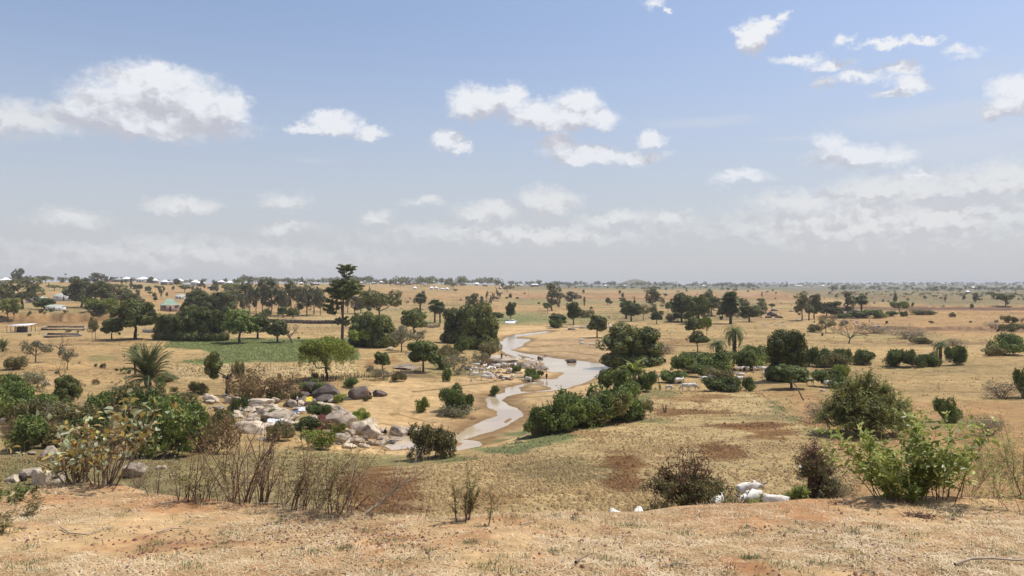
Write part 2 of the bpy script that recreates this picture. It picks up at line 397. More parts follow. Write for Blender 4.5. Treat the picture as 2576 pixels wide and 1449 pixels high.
def foliage(name, ca, cb, cc=None, scale=.9, trans=.24, rough=.6):
    m, nt, b = newmat(name); L = nt.links
    tc = nd(nt, 'ShaderNodeTexCoord'); oi = nd(nt, 'ShaderNodeObjectInfo')
    n = nd(nt, 'ShaderNodeTexNoise', Scale=scale, Detail=3.0); L.new(tc.outputs['Object'], n.inputs['Vector'])
    geo = nd(nt, 'ShaderNodeNewGeometry')
    ad = nd(nt, 'ShaderNodeMath', operation='MULTIPLY_ADD'); L.new(geo.outputs['Random Per Island'], ad.inputs[0]); ad.inputs[1].default_value = .35
    L.new(n.outputs['Fac'], ad.inputs[2])
    stops = [(.42, ca), (.80, cb)] if cc is None else [(.42, ca), (.66, cb), (.86, cc)]
    c = ramp(nt, ad.outputs[0], stops)
    hs = nd(nt, 'ShaderNodeHueSaturation'); L.new(c, hs.inputs['Color'])
    mr = nd(nt, 'ShaderNodeMapRange'); mr.inputs[3].default_value = .72; mr.inputs[4].default_value = 1.28
    L.new(oi.outputs['Random'], mr.inputs[0]); L.new(mr.outputs[0], hs.inputs['Value'])
    L.new(hs.outputs[0], b.inputs['Base Color']); b.inputs['Roughness'].default_value = rough
    b.inputs['Specular IOR Level'].default_value = .3
    tr = nd(nt, 'ShaderNodeBsdfTranslucent'); L.new(hs.outputs[0], tr.inputs[0])
    mx = nd(nt, 'ShaderNodeMixShader'); mx.inputs[0].default_value = trans
    L.new(b.outputs[0], mx.inputs[1]); L.new(tr.outputs[0], mx.inputs[2])
    L.new(mx.outputs[0], nt.nodes['Material Output'].inputs[0]); return m
def solid(name, ca, cb=None, scale=3.0, rough=.8, bump=0.0, bscale=8, metal=0):
    m, nt, b = newmat(name); L = nt.links; cb = cb or tuple(x*.7 for x in ca)
    tc = nd(nt, 'ShaderNodeTexCoord')
    n = nd(nt, 'ShaderNodeTexNoise', Scale=scale, Detail=5.0); L.new(tc.outputs['Object'], n.inputs['Vector'])
    L.new(ramp(nt, n.outputs['Fac'], [(.35, cb), (.65, ca)]), b.inputs['Base Color'])
    b.inputs['Roughness'].default_value = rough; b.inputs['Metallic'].default_value = metal
    if bump:
        n2 = nd(nt, 'ShaderNodeTexNoise', Scale=bscale, Detail=6.0); L.new(tc.outputs['Object'], n2.inputs['Vector'])
        bp = nd(nt, 'ShaderNodeBump'); bp.inputs['Strength'].default_value = .8; bp.inputs['Distance'].default_value = bump
        L.new(n2.outputs['Fac'], bp.inputs['Height']); L.new(bp.outputs[0], b.inputs['Normal'])
    return m
M = {}
M['mango'] = foliage('mango_leaf', (0.023,0.035,0.010), (0.090,0.110,0.025), (0.219,0.219,0.056), .5)
M['broad'] = foliage('broad_leaf', (0.046,0.072,0.018), (0.139,0.180,0.042), (0.263,0.300,0.075), .6)
M['lime'] = foliage('lime_leaf', (0.097,0.128,0.020), (0.236,0.277,0.041), (0.348,0.378,0.074), .8)
M['acacia'] = foliage('acacia_leaf', (0.070,0.090,0.027), (0.185,0.203,0.053), (0.309,0.300,0.090), .7)
M['euca'] = foliage('eucalyptus_leaf', (0.061,0.071,0.034), (0.152,0.155,0.070), (0.271,0.256,0.124), .5)
M['olive'] = foliage('olive_leaf', (0.075,0.072,0.026), (0.187,0.171,0.061), (0.329,0.268,0.102), 1.2)
M['pale'] = foliage('pale_dry_leaf', (.13,.125,.065), (.22,.20,.11), (.28,.25,.15), 1.2)
M['brown'] = foliage('brown_leaf', (.13,.075,.03), (.25,.155,.07), (.22,.18,.08), 1.3)
M['red'] = foliage('red_leaf', (.09,.032,.018), (.17,.07,.035), (.12,.12,.04), 2)
M['dry'] = foliage('dry_twig_haze', (.20,.155,.10), (.30,.235,.16), (.22,.20,.12), 1.5, .1)
M['palm'] = foliage('palm_leaf', (0.047,0.072,0.019), (0.114,0.150,0.046), (0.201,0.208,0.078), .8)
M['skirt'] = foliage('dead_palm_leaf', (.14,.10,.06), (.24,.18,.11), None, .8)
M['leafnear'] = foliage('glossy_near_leaf', (0.115,0.151,0.034), (0.265,0.314,0.067), (0.485,0.504,0.168), 6, .35, .42)
M['leafpale'] = foliage('pale_green_leaf', (.26,.32,.16), (.42,.46,.28), (.55,.56,.38), 8, .3, .45)
M['leafyellow'] = foliage('yellow_leaf', (.46,.30,.06), (.55,.47,.16), (.30,.13,.03), 8, .3, .5)
M['grass_green'] = foliage('green_grass_blade', (.10,.13,.045), (.19,.21,.08), None, 3)
M['straw'] = foliage('straw_blade', (.40,.27,.135), (.60,.46,.26), (.74,.62,.42), 3, .2)
M['bark'] = solid('bark', (.16,.12,.085), (.07,.052,.038), 4, .9, .03, 10)
M['bark_pale'] = solid('pale_bark', (.34,.29,.23), (.16,.13,.10), 5, .9, .02, 10)
M['bark_dark'] = solid('dark_bark', (.075,.055,.04), (.035,.026,.02), 5, .9, .03, 10)
M['twig'] = solid('dry_twig', (.34,.25,.17), (.10,.06,.04), 6, .8)
M['twig_red'] = solid('red_brown_twig', (.17,.085,.055), (.08,.04,.028), 6, .8)
M['twig_pale'] = solid('pale_twig', (.50,.40,.29), (.26,.20,.14), 6, .8)
def rockmat(name, ca, cb, cc):
    m, nt, b = newmat(name); L = nt.links
    tc = nd(nt, 'ShaderNodeTexCoord'); oi = nd(nt, 'ShaderNodeObjectInfo')
    va = nd(nt, 'ShaderNodeVectorMath', operation='ADD'); L.new(tc.outputs['Object'], va.inputs[0]); L.new(oi.outputs['Random'], va.inputs[1])
    n = nd(nt, 'ShaderNodeTexNoise', Scale=1.6, Detail=8.0, Roughness=.62); L.new(va.outputs[0], n.inputs['Vector'])
    c = ramp(nt, n.outputs['Fac'], [(.36, cb), (.5, ca), (.68, cc)])
    hs = nd(nt, 'ShaderNodeHueSaturation'); L.new(c, hs.inputs['Color'])
    mr = nd(nt, 'ShaderNodeMapRange'); mr.inputs[3].default_value = .7; mr.inputs[4].default_value = 1.25
    L.new(oi.outputs['Random'], mr.inputs[0]); L.new(mr.outputs[0], hs.inputs['Value']); L.new(hs.outputs[0], b.inputs['Base Color'])
    b.inputs['Roughness'].default_value = .85
    n2 = nd(nt, 'ShaderNodeTexNoise', Scale=5, Detail=8.0, Roughness=.7); L.new(va.outputs[0], n2.inputs['Vector'])
    bp = nd(nt, 'ShaderNodeBump'); bp.inputs['Strength'].default_value = 1; bp.inputs['Distance'].default_value = .12
    L.new(n2.outputs['Fac'], bp.inputs['Height']); L.new(bp.outputs[0], b.inputs['Normal']); return m
M['rock'] = rockmat('granite', (.48,.39,.285), (.22,.165,.115), (.64,.54,.41))
M['rock_dark'] = rockmat('dark_granite', (.115,.085,.068), (.06,.045,.036), (.17,.13,.105))
M['rock_slab'] = rockmat('banded_granite', (.33,.255,.185), (.14,.105,.08), (.46,.37,.275))
M['laterite'] = solid('laterite', (.20,.085,.055), (.09,.04,.035), 20, .9)
M['clod'] = solid('soil_clod', (.34,.235,.125), (.20,.125,.065), .4, .95)
def clodmat():
    m, nt, b = newmat('soil_clod'); a = nd(nt, 'ShaderNodeAttribute', attribute_name='soil'); nt.links.new(a.outputs['Color'], b.inputs['Base Color']); b.inputs['Roughness'].default_value = .95; return m
M['clod'] = clodmat()
M['cow'] = solid('white_hide', (.76,.72,.65), (.52,.47,.40), 2.2, .75)
M['cow_grey'] = solid('grey_hide', (.34,.32,.30), (.22,.20,.19), 2.2, .75)
M['cow_dark'] = solid('dark_hide', (.06,.045,.035), (.03,.024,.02), 2.2, .75)
M['cow_brown'] = solid('brown_hide', (.30,.16,.08), (.20,.11,.06), 2.2, .75)
M['horn'] = solid('horn', (.26,.23,.19), (.12,.10,.08), 8, .5)
M['skin'] = solid('dark_skin', (.085,.045,.028), (.06,.032,.02), 4, .55)
M['cloth_white'] = solid('white_cloth', (.80,.82,.84), (.70,.72,.76), 3, .9)
M['cloth_dark'] = solid('dark_cloth', (.03,.03,.04), (.018,.018,.025), 3, .9)
M['cloth_maroon'] = solid('maroon_cloth', (.13,.025,.02), (.08,.016,.014), 3, .9)
M['cloth_red'] = solid('crimson_cloth', (.22,.02,.025), (.12,.012,.016), 3, .9)
M['cloth_yellow'] = solid('yellow_cloth', (.75,.60,.05), (.6,.45,.03), 3, .8)
M['cloth_blue'] = solid('blue_cloth', (.10,.16,.32), (.07,.11,.22), 3, .9)
M['cloth_brown'] = solid('brown_cloth', (.14,.09,.055), (.09,.06,.04), 3, .9)
M['hair'] = solid('black_hair', (.012,.01,.01), (.008,.007,.007), 9, .9)
M['zinc'] = solid('zinc_roof', (.92,.92,.92), (.80,.80,.80), .4, .45)
M['zinc_grey'] = solid('grey_roof', (.45,.46,.46), (.33,.33,.33), .3, .6)
M['roof_green'] = solid('green_roof', (.27,.36,.26), (.21,.29,.21), .3, .55)
M['roof_pale'] = solid('pale_green_roof', (.42,.47,.41), (.34,.38,.33), .3, .55)
M['roof_rust'] = solid('rusty_roof', (.28,.20,.17), (.20,.14,.12), .5, .8)
M['wall_mud'] = solid('mud_wall', (.30,.225,.165), (.22,.165,.12), .8, .9)
M['wall_pink'] = solid('pink_wall', (.40,.27,.22), (.33,.22,.18), .8, .9)
M['wall_white'] = solid('white_wall', (.72,.70,.66), (.58,.56,.52), .8, .9)
M['concrete'] = solid('concrete', (.38,.345,.29), (.26,.23,.19), .9, .9)
M['dark_stone'] = solid('dark_stone_wall', (.15,.105,.09), (.08,.055,.05), 1.2, .95, .06, 3)
M['glass_dark'] = solid('dark_opening', (.03,.03,.032), (.02,.02,.022), 2, .3)
M['carpaint'] = solid('white_paint', (.78,.79,.80), (.72,.73,.74), 1, .3)
M['tyre'] = solid('tyre_rubber', (.02,.02,.02), (.015,.015,.015), 5, .8)
M['reed'] = solid('reed_fence', (.27,.22,.15), (.13,.10,.07), 3, .9, .08, 4)
M['tin'] = solid('tin', (.45,.47,.5), (.3,.31,.33), 2, .5)

def ground_material():
    m, nt, b = newmat('earth'); L = nt.links
    at_ = nd(nt, 'ShaderNodeAttribute', attribute_name='soil'); ro = nd(nt, 'ShaderNodeAttribute', attribute_name='rough')
    tc = nd(nt, 'ShaderNodeTexCoord'); P = tc.outputs['Object']
    def nz(sc_, det=6.0, r=.6, dist=0.0):
        n = nd(nt, 'ShaderNodeTexNoise', Scale=sc_, Detail=det, Roughness=r, Distortion=dist); L.new(P, n.inputs['Vector']); return n.outputs['Fac']
    def mr(x, a, b_, c, d):
        n = nd(nt, 'ShaderNodeMapRange'); L.new(x, n.inputs[0])
        for i, q in enumerate((a, b_, c, d)): n.inputs[i+1].default_value = q
        return n.outputs[0]
    c = at_.outputs['Color']
    def mul(c, f):
        n = nd(nt, 'ShaderNodeVectorMath', operation='SCALE'); L.new(c, n.inputs[0]); L.new(f, n.inputs['Scale']); return n.outputs[0]
    c = mul(c, mr(nz(.035, 7.0, .62), .3, .7, .80, 1.20))
    c = mul(c, mr(nz(.5, 8.0, .68), .3, .7, .66, 1.34))
    c = mul(c, mr(nz(4.5, 6.0, .7), .3, .7, .72, 1.28))
    # straw over earth and bare red earth patches
    f1 = mr(nz(.16, 7.0, .65, .4), .46, .62, 0, .42)
    c = mixc(nt, f1, c, mixc(nt, 1.0, c, (1.16, 1.12, 1.02), 'MULTIPLY'))
    f2 = mr(nz(.11, 7.0, .66, .3), .56, .66, 0, .5)
    c = mixc(nt, f2, c, mixc(nt, 1.0, c, (.84, .70, .58), 'MULTIPLY'))
    L.new(c, b.inputs['Base Color']); b.inputs['Roughness'].default_value = .92; b.inputs['Specular IOR Level'].default_value = .15
    h = nd(nt, 'ShaderNodeMath', operation='ADD'); L.new(nz(1.4, 9.0, .72), h.inputs[0])
    h2 = nd(nt, 'ShaderNodeMath', operation='MULTIPLY'); L.new(nz(14, 5.0, .7), h2.inputs[0]); h2.inputs[1].default_value = .12
    L.new(h2.outputs[0], h.inputs[1])
    bp = nd(nt, 'ShaderNodeBump'); bp.inputs['Distance'].default_value = .30
    L.new(mr(ro.outputs['Fac'], 0, 1, .15, 1.0), bp.inputs['Strength']); L.new(h.outputs[0], bp.inputs['Height']); L.new(bp.outputs[0], b.inputs['Normal'])
    return m
M['earth'] = ground_material()
# ------------------------------------------------------------------ soil map (kinds of soil and cover on the ground, some shade painted in)
STRAWC = (.47,.345,.195); SAND = (.60,.435,.27); WET = (.26,.17,.10); ORANGE = (.46,.295,.165); FIELD = (.52,.405,.245)
BROWN = (.25,.14,.065); GREEN = (.17,.22,.09); GRASSY = (.24,.25,.125); OLIVE = (.25,.225,.125); PALE = (.58,.45,.29); REDF = (.42,.255,.155); SCRUB = (.15,.155,.095)
ZONES = [ # colour, strength, soft, polygon (u, v)
 (ORANGE,.55,14,[(0,735),(1250,730),(1250,765),(600,775),(0,765)]),
 (REDF,.75,8,[(1290,738),(1700,738),(2000,735),(2000,757),(1600,757),(1290,752)]),
 (GRASSY,.5,8,[(1290,752),(1600,757),(1900,757),(1900,765),(1290,766)]),
 (REDF,.6,7,[(1950,736),(2300,745),(2250,752),(1900,748)]),
 (SCRUB,.6,10,[(1960,722),(2700,722),(2700,766),(2350,768),(2150,756),(1960,735)]),
 (SCRUB,.6,6,[(1300,719),(1960,719),(1960,730),(1300,729)]),
 (OLIVE,.55,8,[(1450,790),(1650,785),(1900,795),(1900,806),(1600,812),(1450,805)]),
 (GRASSY,.7,6,[(1230,786),(1330,782),(1500,800),(1490,812),(1250,818),(1050,812),(1060,803),(1230,803)]),
 (GREEN,.5,4,[(1240,796),(1330,796),(1400,806),(1400,812),(1245,812)]),
 (ORANGE,.75,10,[(2200,780),(2700,775),(2700,850),(2300,842),(2150,835),(2050,812)]),
 ((.17,.095,.075),.9,3,[(2080,771),(2576,773),(2700,775),(2700,781),(2300,781),(2080,777)]),  # far cut bank: bare red earth with the shade of its face painted in
 ((.18,.115,.09),.75,4,[(2150,820),(2400,822),(2700,818),(2700,832),(2300,833),(2180,829)]),  # middle cut bank, shaded face painted into the red-brown earth
 ((.24,.16,.11),.5,3,[(2030,856),(2400,861),(2700,860),(2700,865),(2300,867),(2040,861)]),  # near low scarp, its shade painted over the bare earth
 (GRASSY,.45,8,[(2100,838),(2350,840),(2350,852),(2120,852)]),
 ((.35,.215,.12),.8,8,[(0,788),(370,788),(380,812),(0,822)]),
 (OLIVE,.5,10,[(0,775),(370,776),(370,786),(0,786)]),
 (PALE,.35,8,[(590,800),(900,795),(900,812),(650,820),(590,812)]),
 (ORANGE,.35,10,[(0,850),(330,850),(420,900),(420,970),(0,950)]),
 (GREEN,1.0,5,[(405,872),(420,856),(470,850),(560,851),(700,851),(880,850),(905,862),(905,905),(790,912),(650,908),(520,914),(440,912),(520,905),(560,895),(500,880)]),
 (GREEN,.5,4,[(215,899),(290,897),(300,905),(240,909)]),
 (PALE,.85,6,[(430,920),(540,914),(900,915),(900,940),(760,950),(560,955),(440,950)]),
 ((.32,.18,.10),.7,6,[(930,905),(1010,900),(1030,915),(930,925)]),
 (ORANGE,.5,8,[(560,960),(870,955),(870,985),(600,1000)]),
 (SAND,1.0,8,[(870,1000),(960,965),(1040,948),(1090,962),(1180,950),(1235,948),(1260,900),(1235,835),(1290,822),(1420,818),(1500,822),(1540,850),(1530,925),(1560,965),(1430,1010),(1350,1070),(1290,1110),(1180,1125),(1000,1140),(840,1130),(760,1090),(860,1060)]),
 ((.40,.29,.195),.8,9,[(1335,858),(1420,848),(1530,852),(1530,915),(1440,905),(1345,888)]),
 ((.34,.215,.13),.55,8,[(1060,1080),(1200,1040),(1240,1050),(1160,1088)]),
 ((.36,.235,.145),.6,8,[(1210,1100),(1330,1045),(1330,1080),(1230,1115)]),
 (FIELD,1.0,8,[(930,1185),(1000,1160),(1200,1136),(1330,1088),(1430,1060),(1600,1058),(1612,994),(1900,986),(2010,1060),(2120,1110),(2160,1180),(2160,1330),(1000,1360),(830,1320),(850,1220)]),
 (ORANGE,.85,12,[(1990,990),(2250,1000),(2700,1020),(2700,1300),(2180,1300),(2150,1180),(2100,1105),(2010,1050)]),
 (STRAWC,.6,14,[(2200,1180),(2330,1130),(2330,1280),(2180,1280)]),
 (GRASSY,.5,10,[(2180,1060),(2400,1050),(2550,1060),(2400,1085),(2250,1090)]),
 (OLIVE,.75,12,[(0,1030),(160,1040),(420,1140),(560,1150),(560,1300),(0,1300)]),
 ((.37,.315,.175),.8,12,[(440,1160),(760,1130),(960,1150),(900,1230),(860,1330),(440,1330)]),
 (GRASSY,.6,10,[(800,1140),(1000,1135),(1050,1155),(930,1190),(830,1200)]),
]
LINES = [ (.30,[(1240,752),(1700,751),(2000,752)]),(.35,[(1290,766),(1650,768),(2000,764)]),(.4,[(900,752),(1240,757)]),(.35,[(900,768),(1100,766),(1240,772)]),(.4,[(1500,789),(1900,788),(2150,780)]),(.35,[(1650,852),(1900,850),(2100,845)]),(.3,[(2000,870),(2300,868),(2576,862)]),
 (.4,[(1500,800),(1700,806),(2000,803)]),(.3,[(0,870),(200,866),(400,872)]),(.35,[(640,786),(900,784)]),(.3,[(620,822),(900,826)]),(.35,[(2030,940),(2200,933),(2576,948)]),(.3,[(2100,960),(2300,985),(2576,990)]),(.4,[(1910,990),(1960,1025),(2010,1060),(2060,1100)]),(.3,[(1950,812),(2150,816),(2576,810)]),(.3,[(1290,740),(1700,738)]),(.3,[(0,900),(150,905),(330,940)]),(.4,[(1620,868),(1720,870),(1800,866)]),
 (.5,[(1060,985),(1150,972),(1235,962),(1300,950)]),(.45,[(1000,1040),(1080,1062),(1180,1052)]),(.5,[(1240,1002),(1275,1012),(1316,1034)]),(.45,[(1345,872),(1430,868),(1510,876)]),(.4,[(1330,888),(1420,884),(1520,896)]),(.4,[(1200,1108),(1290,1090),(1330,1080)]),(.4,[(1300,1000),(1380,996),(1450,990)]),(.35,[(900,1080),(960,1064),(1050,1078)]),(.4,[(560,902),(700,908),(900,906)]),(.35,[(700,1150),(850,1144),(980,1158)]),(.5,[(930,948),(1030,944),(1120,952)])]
BLOBS = [ # colour, strength, u, v, ru, rv
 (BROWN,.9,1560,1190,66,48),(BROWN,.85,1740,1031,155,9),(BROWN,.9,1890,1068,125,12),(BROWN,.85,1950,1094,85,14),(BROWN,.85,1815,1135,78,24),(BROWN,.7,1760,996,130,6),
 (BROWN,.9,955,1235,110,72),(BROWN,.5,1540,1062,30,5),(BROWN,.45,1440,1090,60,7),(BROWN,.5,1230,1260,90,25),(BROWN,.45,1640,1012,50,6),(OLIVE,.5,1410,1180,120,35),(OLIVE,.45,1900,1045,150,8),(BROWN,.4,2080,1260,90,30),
 ((.19,.22,.11),1.0,1365,1100,80,16),((.20,.23,.115),.95,1240,1128,90,10),((.20,.23,.115),.9,1300,1115,60,9),(GRASSY,.85,1120,1150,80,8),(GRASSY,.8,1450,1070,60,8),(GRASSY,.7,1635,1055,50,8),(GRASSY,.75,1625,1010,18,20),(GRASSY,.7,1950,1022,24,12),(GRASSY,.7,2000,1050,28,12),(GRASSY,.6,2090,1095,50,16),
 (OLIVE,.5,2050,940,120,14),(OLIVE,.35,2350,925,150,12),(BROWN,.35,2480,1140,80,50),(GRASSY,.6,1660,985,40,10),(BROWN,.45,1700,860,70,9),(OLIVE,.5,1190,940,50,12),((.16,.11,.07),.6,1065,945,40,12),(GRASSY,.5,1130,930,60,18),(GREEN,.35,340,890,60,8),(ORANGE,.5,1990,985,80,12)]  # the near-black blob is the painted shadow under the round leafy tree
def soil(X, Y, Z):
    u, v = proj(X, np.maximum(Y, 1.0), Z)
    dist = np.hypot(X, Y); n = len(X)
    wa = (fbm(X/14, Y/22, 0, 31, 4)-.5); wb = (fbm(X/60, Y/90, 0, 41, 3)-.5); wf = (fbm(X/3, Y/4, 0, 51, 3)-.5)
    c = np.zeros((n, 3)) + STRAWC
    g = fbm(X/90, Y/60, 0, 61, 4)[:, None]
    k = sm(Y, 300, 600)[:, None]
    c = c + k*(sm(g, .5, .62)*(np.array(ORANGE)-c)*.55); c = c + k*(sm(g, .5, .38)*(np.array(GRASSY)-c)*.45)
    uw = u + 50*wa*np.clip(150/np.maximum(Y, 60), .2, 1) + 60*wb + 14*wf; vw = v + (26*wa + 10*wf)*np.clip(120/np.maximum(Y, 60), .12, 1)
    for colr, st, soft, poly in ZONES:
        P = np.array(poly, float); lo = P.min(0)-40; hi = P.max(0)+40
        m = (uw > lo[0]) & (uw < hi[0]) & (vw > lo[1]) & (vw < hi[1])
        if not m.any(): continue
        s = sdf([(a, b*3) for a, b in poly], uw[m], vw[m]*3)
        w = (st*(1 - sm(s, -soft*1.5, soft*1.5)))[:, None]
        c[m] = c[m]*(1-w) + np.array(colr)*w
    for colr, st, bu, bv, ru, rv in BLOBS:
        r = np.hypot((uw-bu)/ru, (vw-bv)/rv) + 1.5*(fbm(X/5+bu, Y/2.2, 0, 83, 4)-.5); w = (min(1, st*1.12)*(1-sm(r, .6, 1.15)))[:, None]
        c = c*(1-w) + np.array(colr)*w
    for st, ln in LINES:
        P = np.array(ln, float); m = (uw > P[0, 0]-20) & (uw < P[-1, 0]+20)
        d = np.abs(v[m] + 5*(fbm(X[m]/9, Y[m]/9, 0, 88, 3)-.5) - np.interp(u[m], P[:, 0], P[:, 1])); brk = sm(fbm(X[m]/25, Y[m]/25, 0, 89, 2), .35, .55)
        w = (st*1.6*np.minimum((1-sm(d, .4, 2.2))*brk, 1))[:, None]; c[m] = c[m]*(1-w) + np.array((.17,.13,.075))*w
    stripe = (fbm(X/30, Y/3.2, 0, 90, 3)-.5)*sm(Y, 110, 200); c = c*(1+stripe[:, None]*.55)
    rd = river_d(X, Y)
    w = ((1 - sm(rd, .4, 2.6 + 6*(wa+.3)))*.85)[:, None]; c = c*(1-w) + np.array(WET)*w
    # bluff
    dep = (np.interp(u, EDGE[:, 0], EDGE[:, 1]) - V0)/F; ye = 1.65/(dep-SL)
    onb = (Y < ye + 14) & (Y < 40)
    nb = fbm(X/1.3, Y/1.3, 0, 71, 4)[:, None]; nb2 = fbm(X/.35, Y/.35, 0, 72, 3)[:, None]
    cb = np.array((.59,.345,.205)) + sm(nb, .40, .58)*(np.array((.64,.45,.29))-np.array((.59,.345,.205)))
    cb = cb + sm(nb2, .56, .72)*(np.array((.46,.23,.125))-cb)*.5
    cb = cb + .35*sm(nb2, .45, .3)*(np.array((.60,.45,.28))-cb)
    c = np.where(onb[:, None], cb, c)
    rough = np.clip(.35 + .65*sm(dist, 30, 60)*(1-sm(dist, 150, 500)) + .3*sm(dist, 400, 900), 0, 1)
    # smooth sand and water bed
    rough = np.where(rd < 40, rough*(.25 + .75*sm(rd, 5, 40)), rough)
    c = c*np.array([.70,.655,.51])
    far = (sm(Y, 2200, 2700)*(1-sm(u, 1950, 2050))*sm(u, 1250, 1330))[:, None]*.85; c = c*(1-far) + np.array((.125,.125,.085))*far
    far = (sm(Y, 1900, 2600)*sm(u, 1900, 2050))[:, None]*.6; c = c*(1-far) + np.array((.115,.12,.085))*far
    return np.clip(c, .01, .8), rough, u, v

def make_ground():
    d1 = np.arange(-41, 41.01, .098); d2 = np.concatenate([np.linspace(-100, -42, 40), d1, np.linspace(42, 100, 40)])
    az = np.radians(d2)
    # rows: dense where the picture resolves them
    r = np.concatenate([np.linspace(1.0, 4.5, 16), np.linspace(4.6, 14, 150), np.linspace(14.3, 38, 40), np.exp(np.linspace(math.log(38.5), math.log(420), 620)), np.exp(np.linspace(math.log(422), math.log(9500), 260))])
    A, RR = np.meshgrid(az, r)
    X = (RR*np.sin(A)); Y = (RR*np.cos(A))
    # points off to the sides use a mirrored, valid column
    Z = ground(X.ravel(), Y.ravel()).reshape(X.shape)
    V = np.stack([X, Y, Z], -1).reshape(-1, 3)
    nr, nc = X.shape
    i = np.arange(nr-1)[:, None]*nc + np.arange(nc-1)[None]
    Fq = np.stack([i, i+1, i+nc+1, i+nc], -1).reshape(-1, 4)[:, ::-1]
    me = mesh_np('ground', V, np.ascontiguousarray(Fq), M['earth'], smooth=True)
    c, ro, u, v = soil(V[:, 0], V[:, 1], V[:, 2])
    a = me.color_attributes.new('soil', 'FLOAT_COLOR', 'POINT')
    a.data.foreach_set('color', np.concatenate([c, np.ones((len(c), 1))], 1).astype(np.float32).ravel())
    a = me.attributes.new('rough', 'FLOAT', 'POINT'); a.data.foreach_set('value', ro.astype(np.float32))
    o = bpy.data.objects.new('ground', me); col.objects.link(o); o['kind'] = 'structure'
    # ground behind the viewer
    bb = MB(); bb.add([(-9000,-9000,-58),(9000,-9000,-58),(9000,0,-58),(-9000,0,-58),], [[0,1,2,3]])
    xs = np.linspace(-60, 60, 60); ys = np.linspace(-40, 1.2, 30); GX, GY = np.meshgrid(xs, ys)
    GZ = -1.68 - .02*GY - np.maximum(np.hypot(GX, np.minimum(GY, 0)*1.2)-14, 0)*.35 + (fbm(GX/2, GY/2, 0, 5, 3).reshape(GX.shape)-.5)*.1
    GZ = np.where(GY > .2, GZ-.25, GZ)
    i = np.arange(29)[:, None]*60 + np.arange(59)[None]
    me = mesh_np('hilltop', np.stack([GX, GY, GZ], -1).reshape(-1, 3), np.stack([i, i+1, i+61, i+60], -1).reshape(-1, 4), M['earth'], smooth=True)
    a = me.color_attributes.new('soil', 'FLOAT_COLOR', 'POINT')
    a.data.foreach_set('color', np.tile(np.array([.5,.32,.18,1], np.float32), len(me.vertices)))
    o = bpy.data.objects.new('hilltop', me); col.objects.link(o); o['kind'] = 'structure'
make_ground()
def make_water():
    m, nt, b = newmat('muddy_water'); L = nt.links
    tc = nd(nt, 'ShaderNodeTexCoord')
    n = nd(nt, 'ShaderNodeTexNoise', Scale=.12, Detail=4.0); L.new(tc.outputs['Object'], n.inputs['Vector'])
    L.new(ramp(nt, n.outputs['Fac'], [(.35, (.40,.30,.19)), (.65, (.50,.395,.265))]), b.inputs['Base Color'])
    b.inputs['Roughness'].default_value = .07; b.inputs['IOR'].default_value = 1.38
    n2 = nd(nt, 'ShaderNodeTexNoise', Scale=1.1, Detail=5.0); L.new(tc.outputs['Object'], n2.inputs['Vector'])
    bp = nd(nt, 'ShaderNodeBump'); bp.inputs['Strength'].default_value = .5; bp.inputs['Distance'].default_value = .035
    L.new(n2.outputs['Fac'], bp.inputs['Height']); L.new(bp.outputs[0], b.inputs['Normal'])
    P = np.array(RW + BW)
    xs = np.linspace(P[:, 0].min()-3, P[:, 0].max()+3, 60); ys = np.linspace(P[:, 1].min()-3, P[:, 1].max()+8, 120)
    X, Y = np.meshgrid(xs, ys)
    i = np.arange(119)[:, None]*60 + np.arange(59)[None]
    Fq = np.stack([i, i+1, i+61, i+60], -1).reshape(-1, 4)
    Cx, Cy = X.ravel()[Fq].mean(1), Y.ravel()[Fq].mean(1)
    Fq = Fq[river_d(Cx, Cy) < 4]
    me = mesh_np('river_water', np.stack([X, Y, np.full(X.shape, -22.0)], -1).reshape(-1, 3), Fq, m)
    o = bpy.data.objects.new('river_water', me); col.objects.link(o); o['kind'] = 'structure'
make_water()
# ------------------------------------------------------------------ things: linking, tags, labels
THINGS = []      # (object, description, u, v) for labels that say where each thing stands
def link(name, me, parent=None, loc=(0,0,0), scale=(1,1,1), rz=0, ry=0, rx=0):
    o = bpy.data.objects.new(name, me); col.objects.link(o)
    if parent is not None: o.parent = parent
    o.location = loc; o.scale = scale; o.rotation_euler = (rx, ry, rz); return o
def put(name, parts, loc, scale=(1,1,1), rz=0, desc='', cat='', group=None, uv=None, exact=None, rx=0, ry=0):
    """one thing: parts = mesh, or list of (part name, mesh[, list of (sub name, mesh)])"""
    if isinstance(parts, bpy.types.Mesh): o = link(name, parts, None, loc, scale, rz, ry, rx)
    else:
        o = link(name, None, None, loc, scale, rz, ry, rx)
        for p in parts:
            c = link(p[0], p[1], o)
            if len(p) > 2:
                for q in p[2]: link(q[0], q[1], c)
    o['category'] = cat
    if group: o['group'] = group
    if exact: o['label'] = exact
    else: THINGS.append((o, desc, uv[0], uv[1]))
    return o
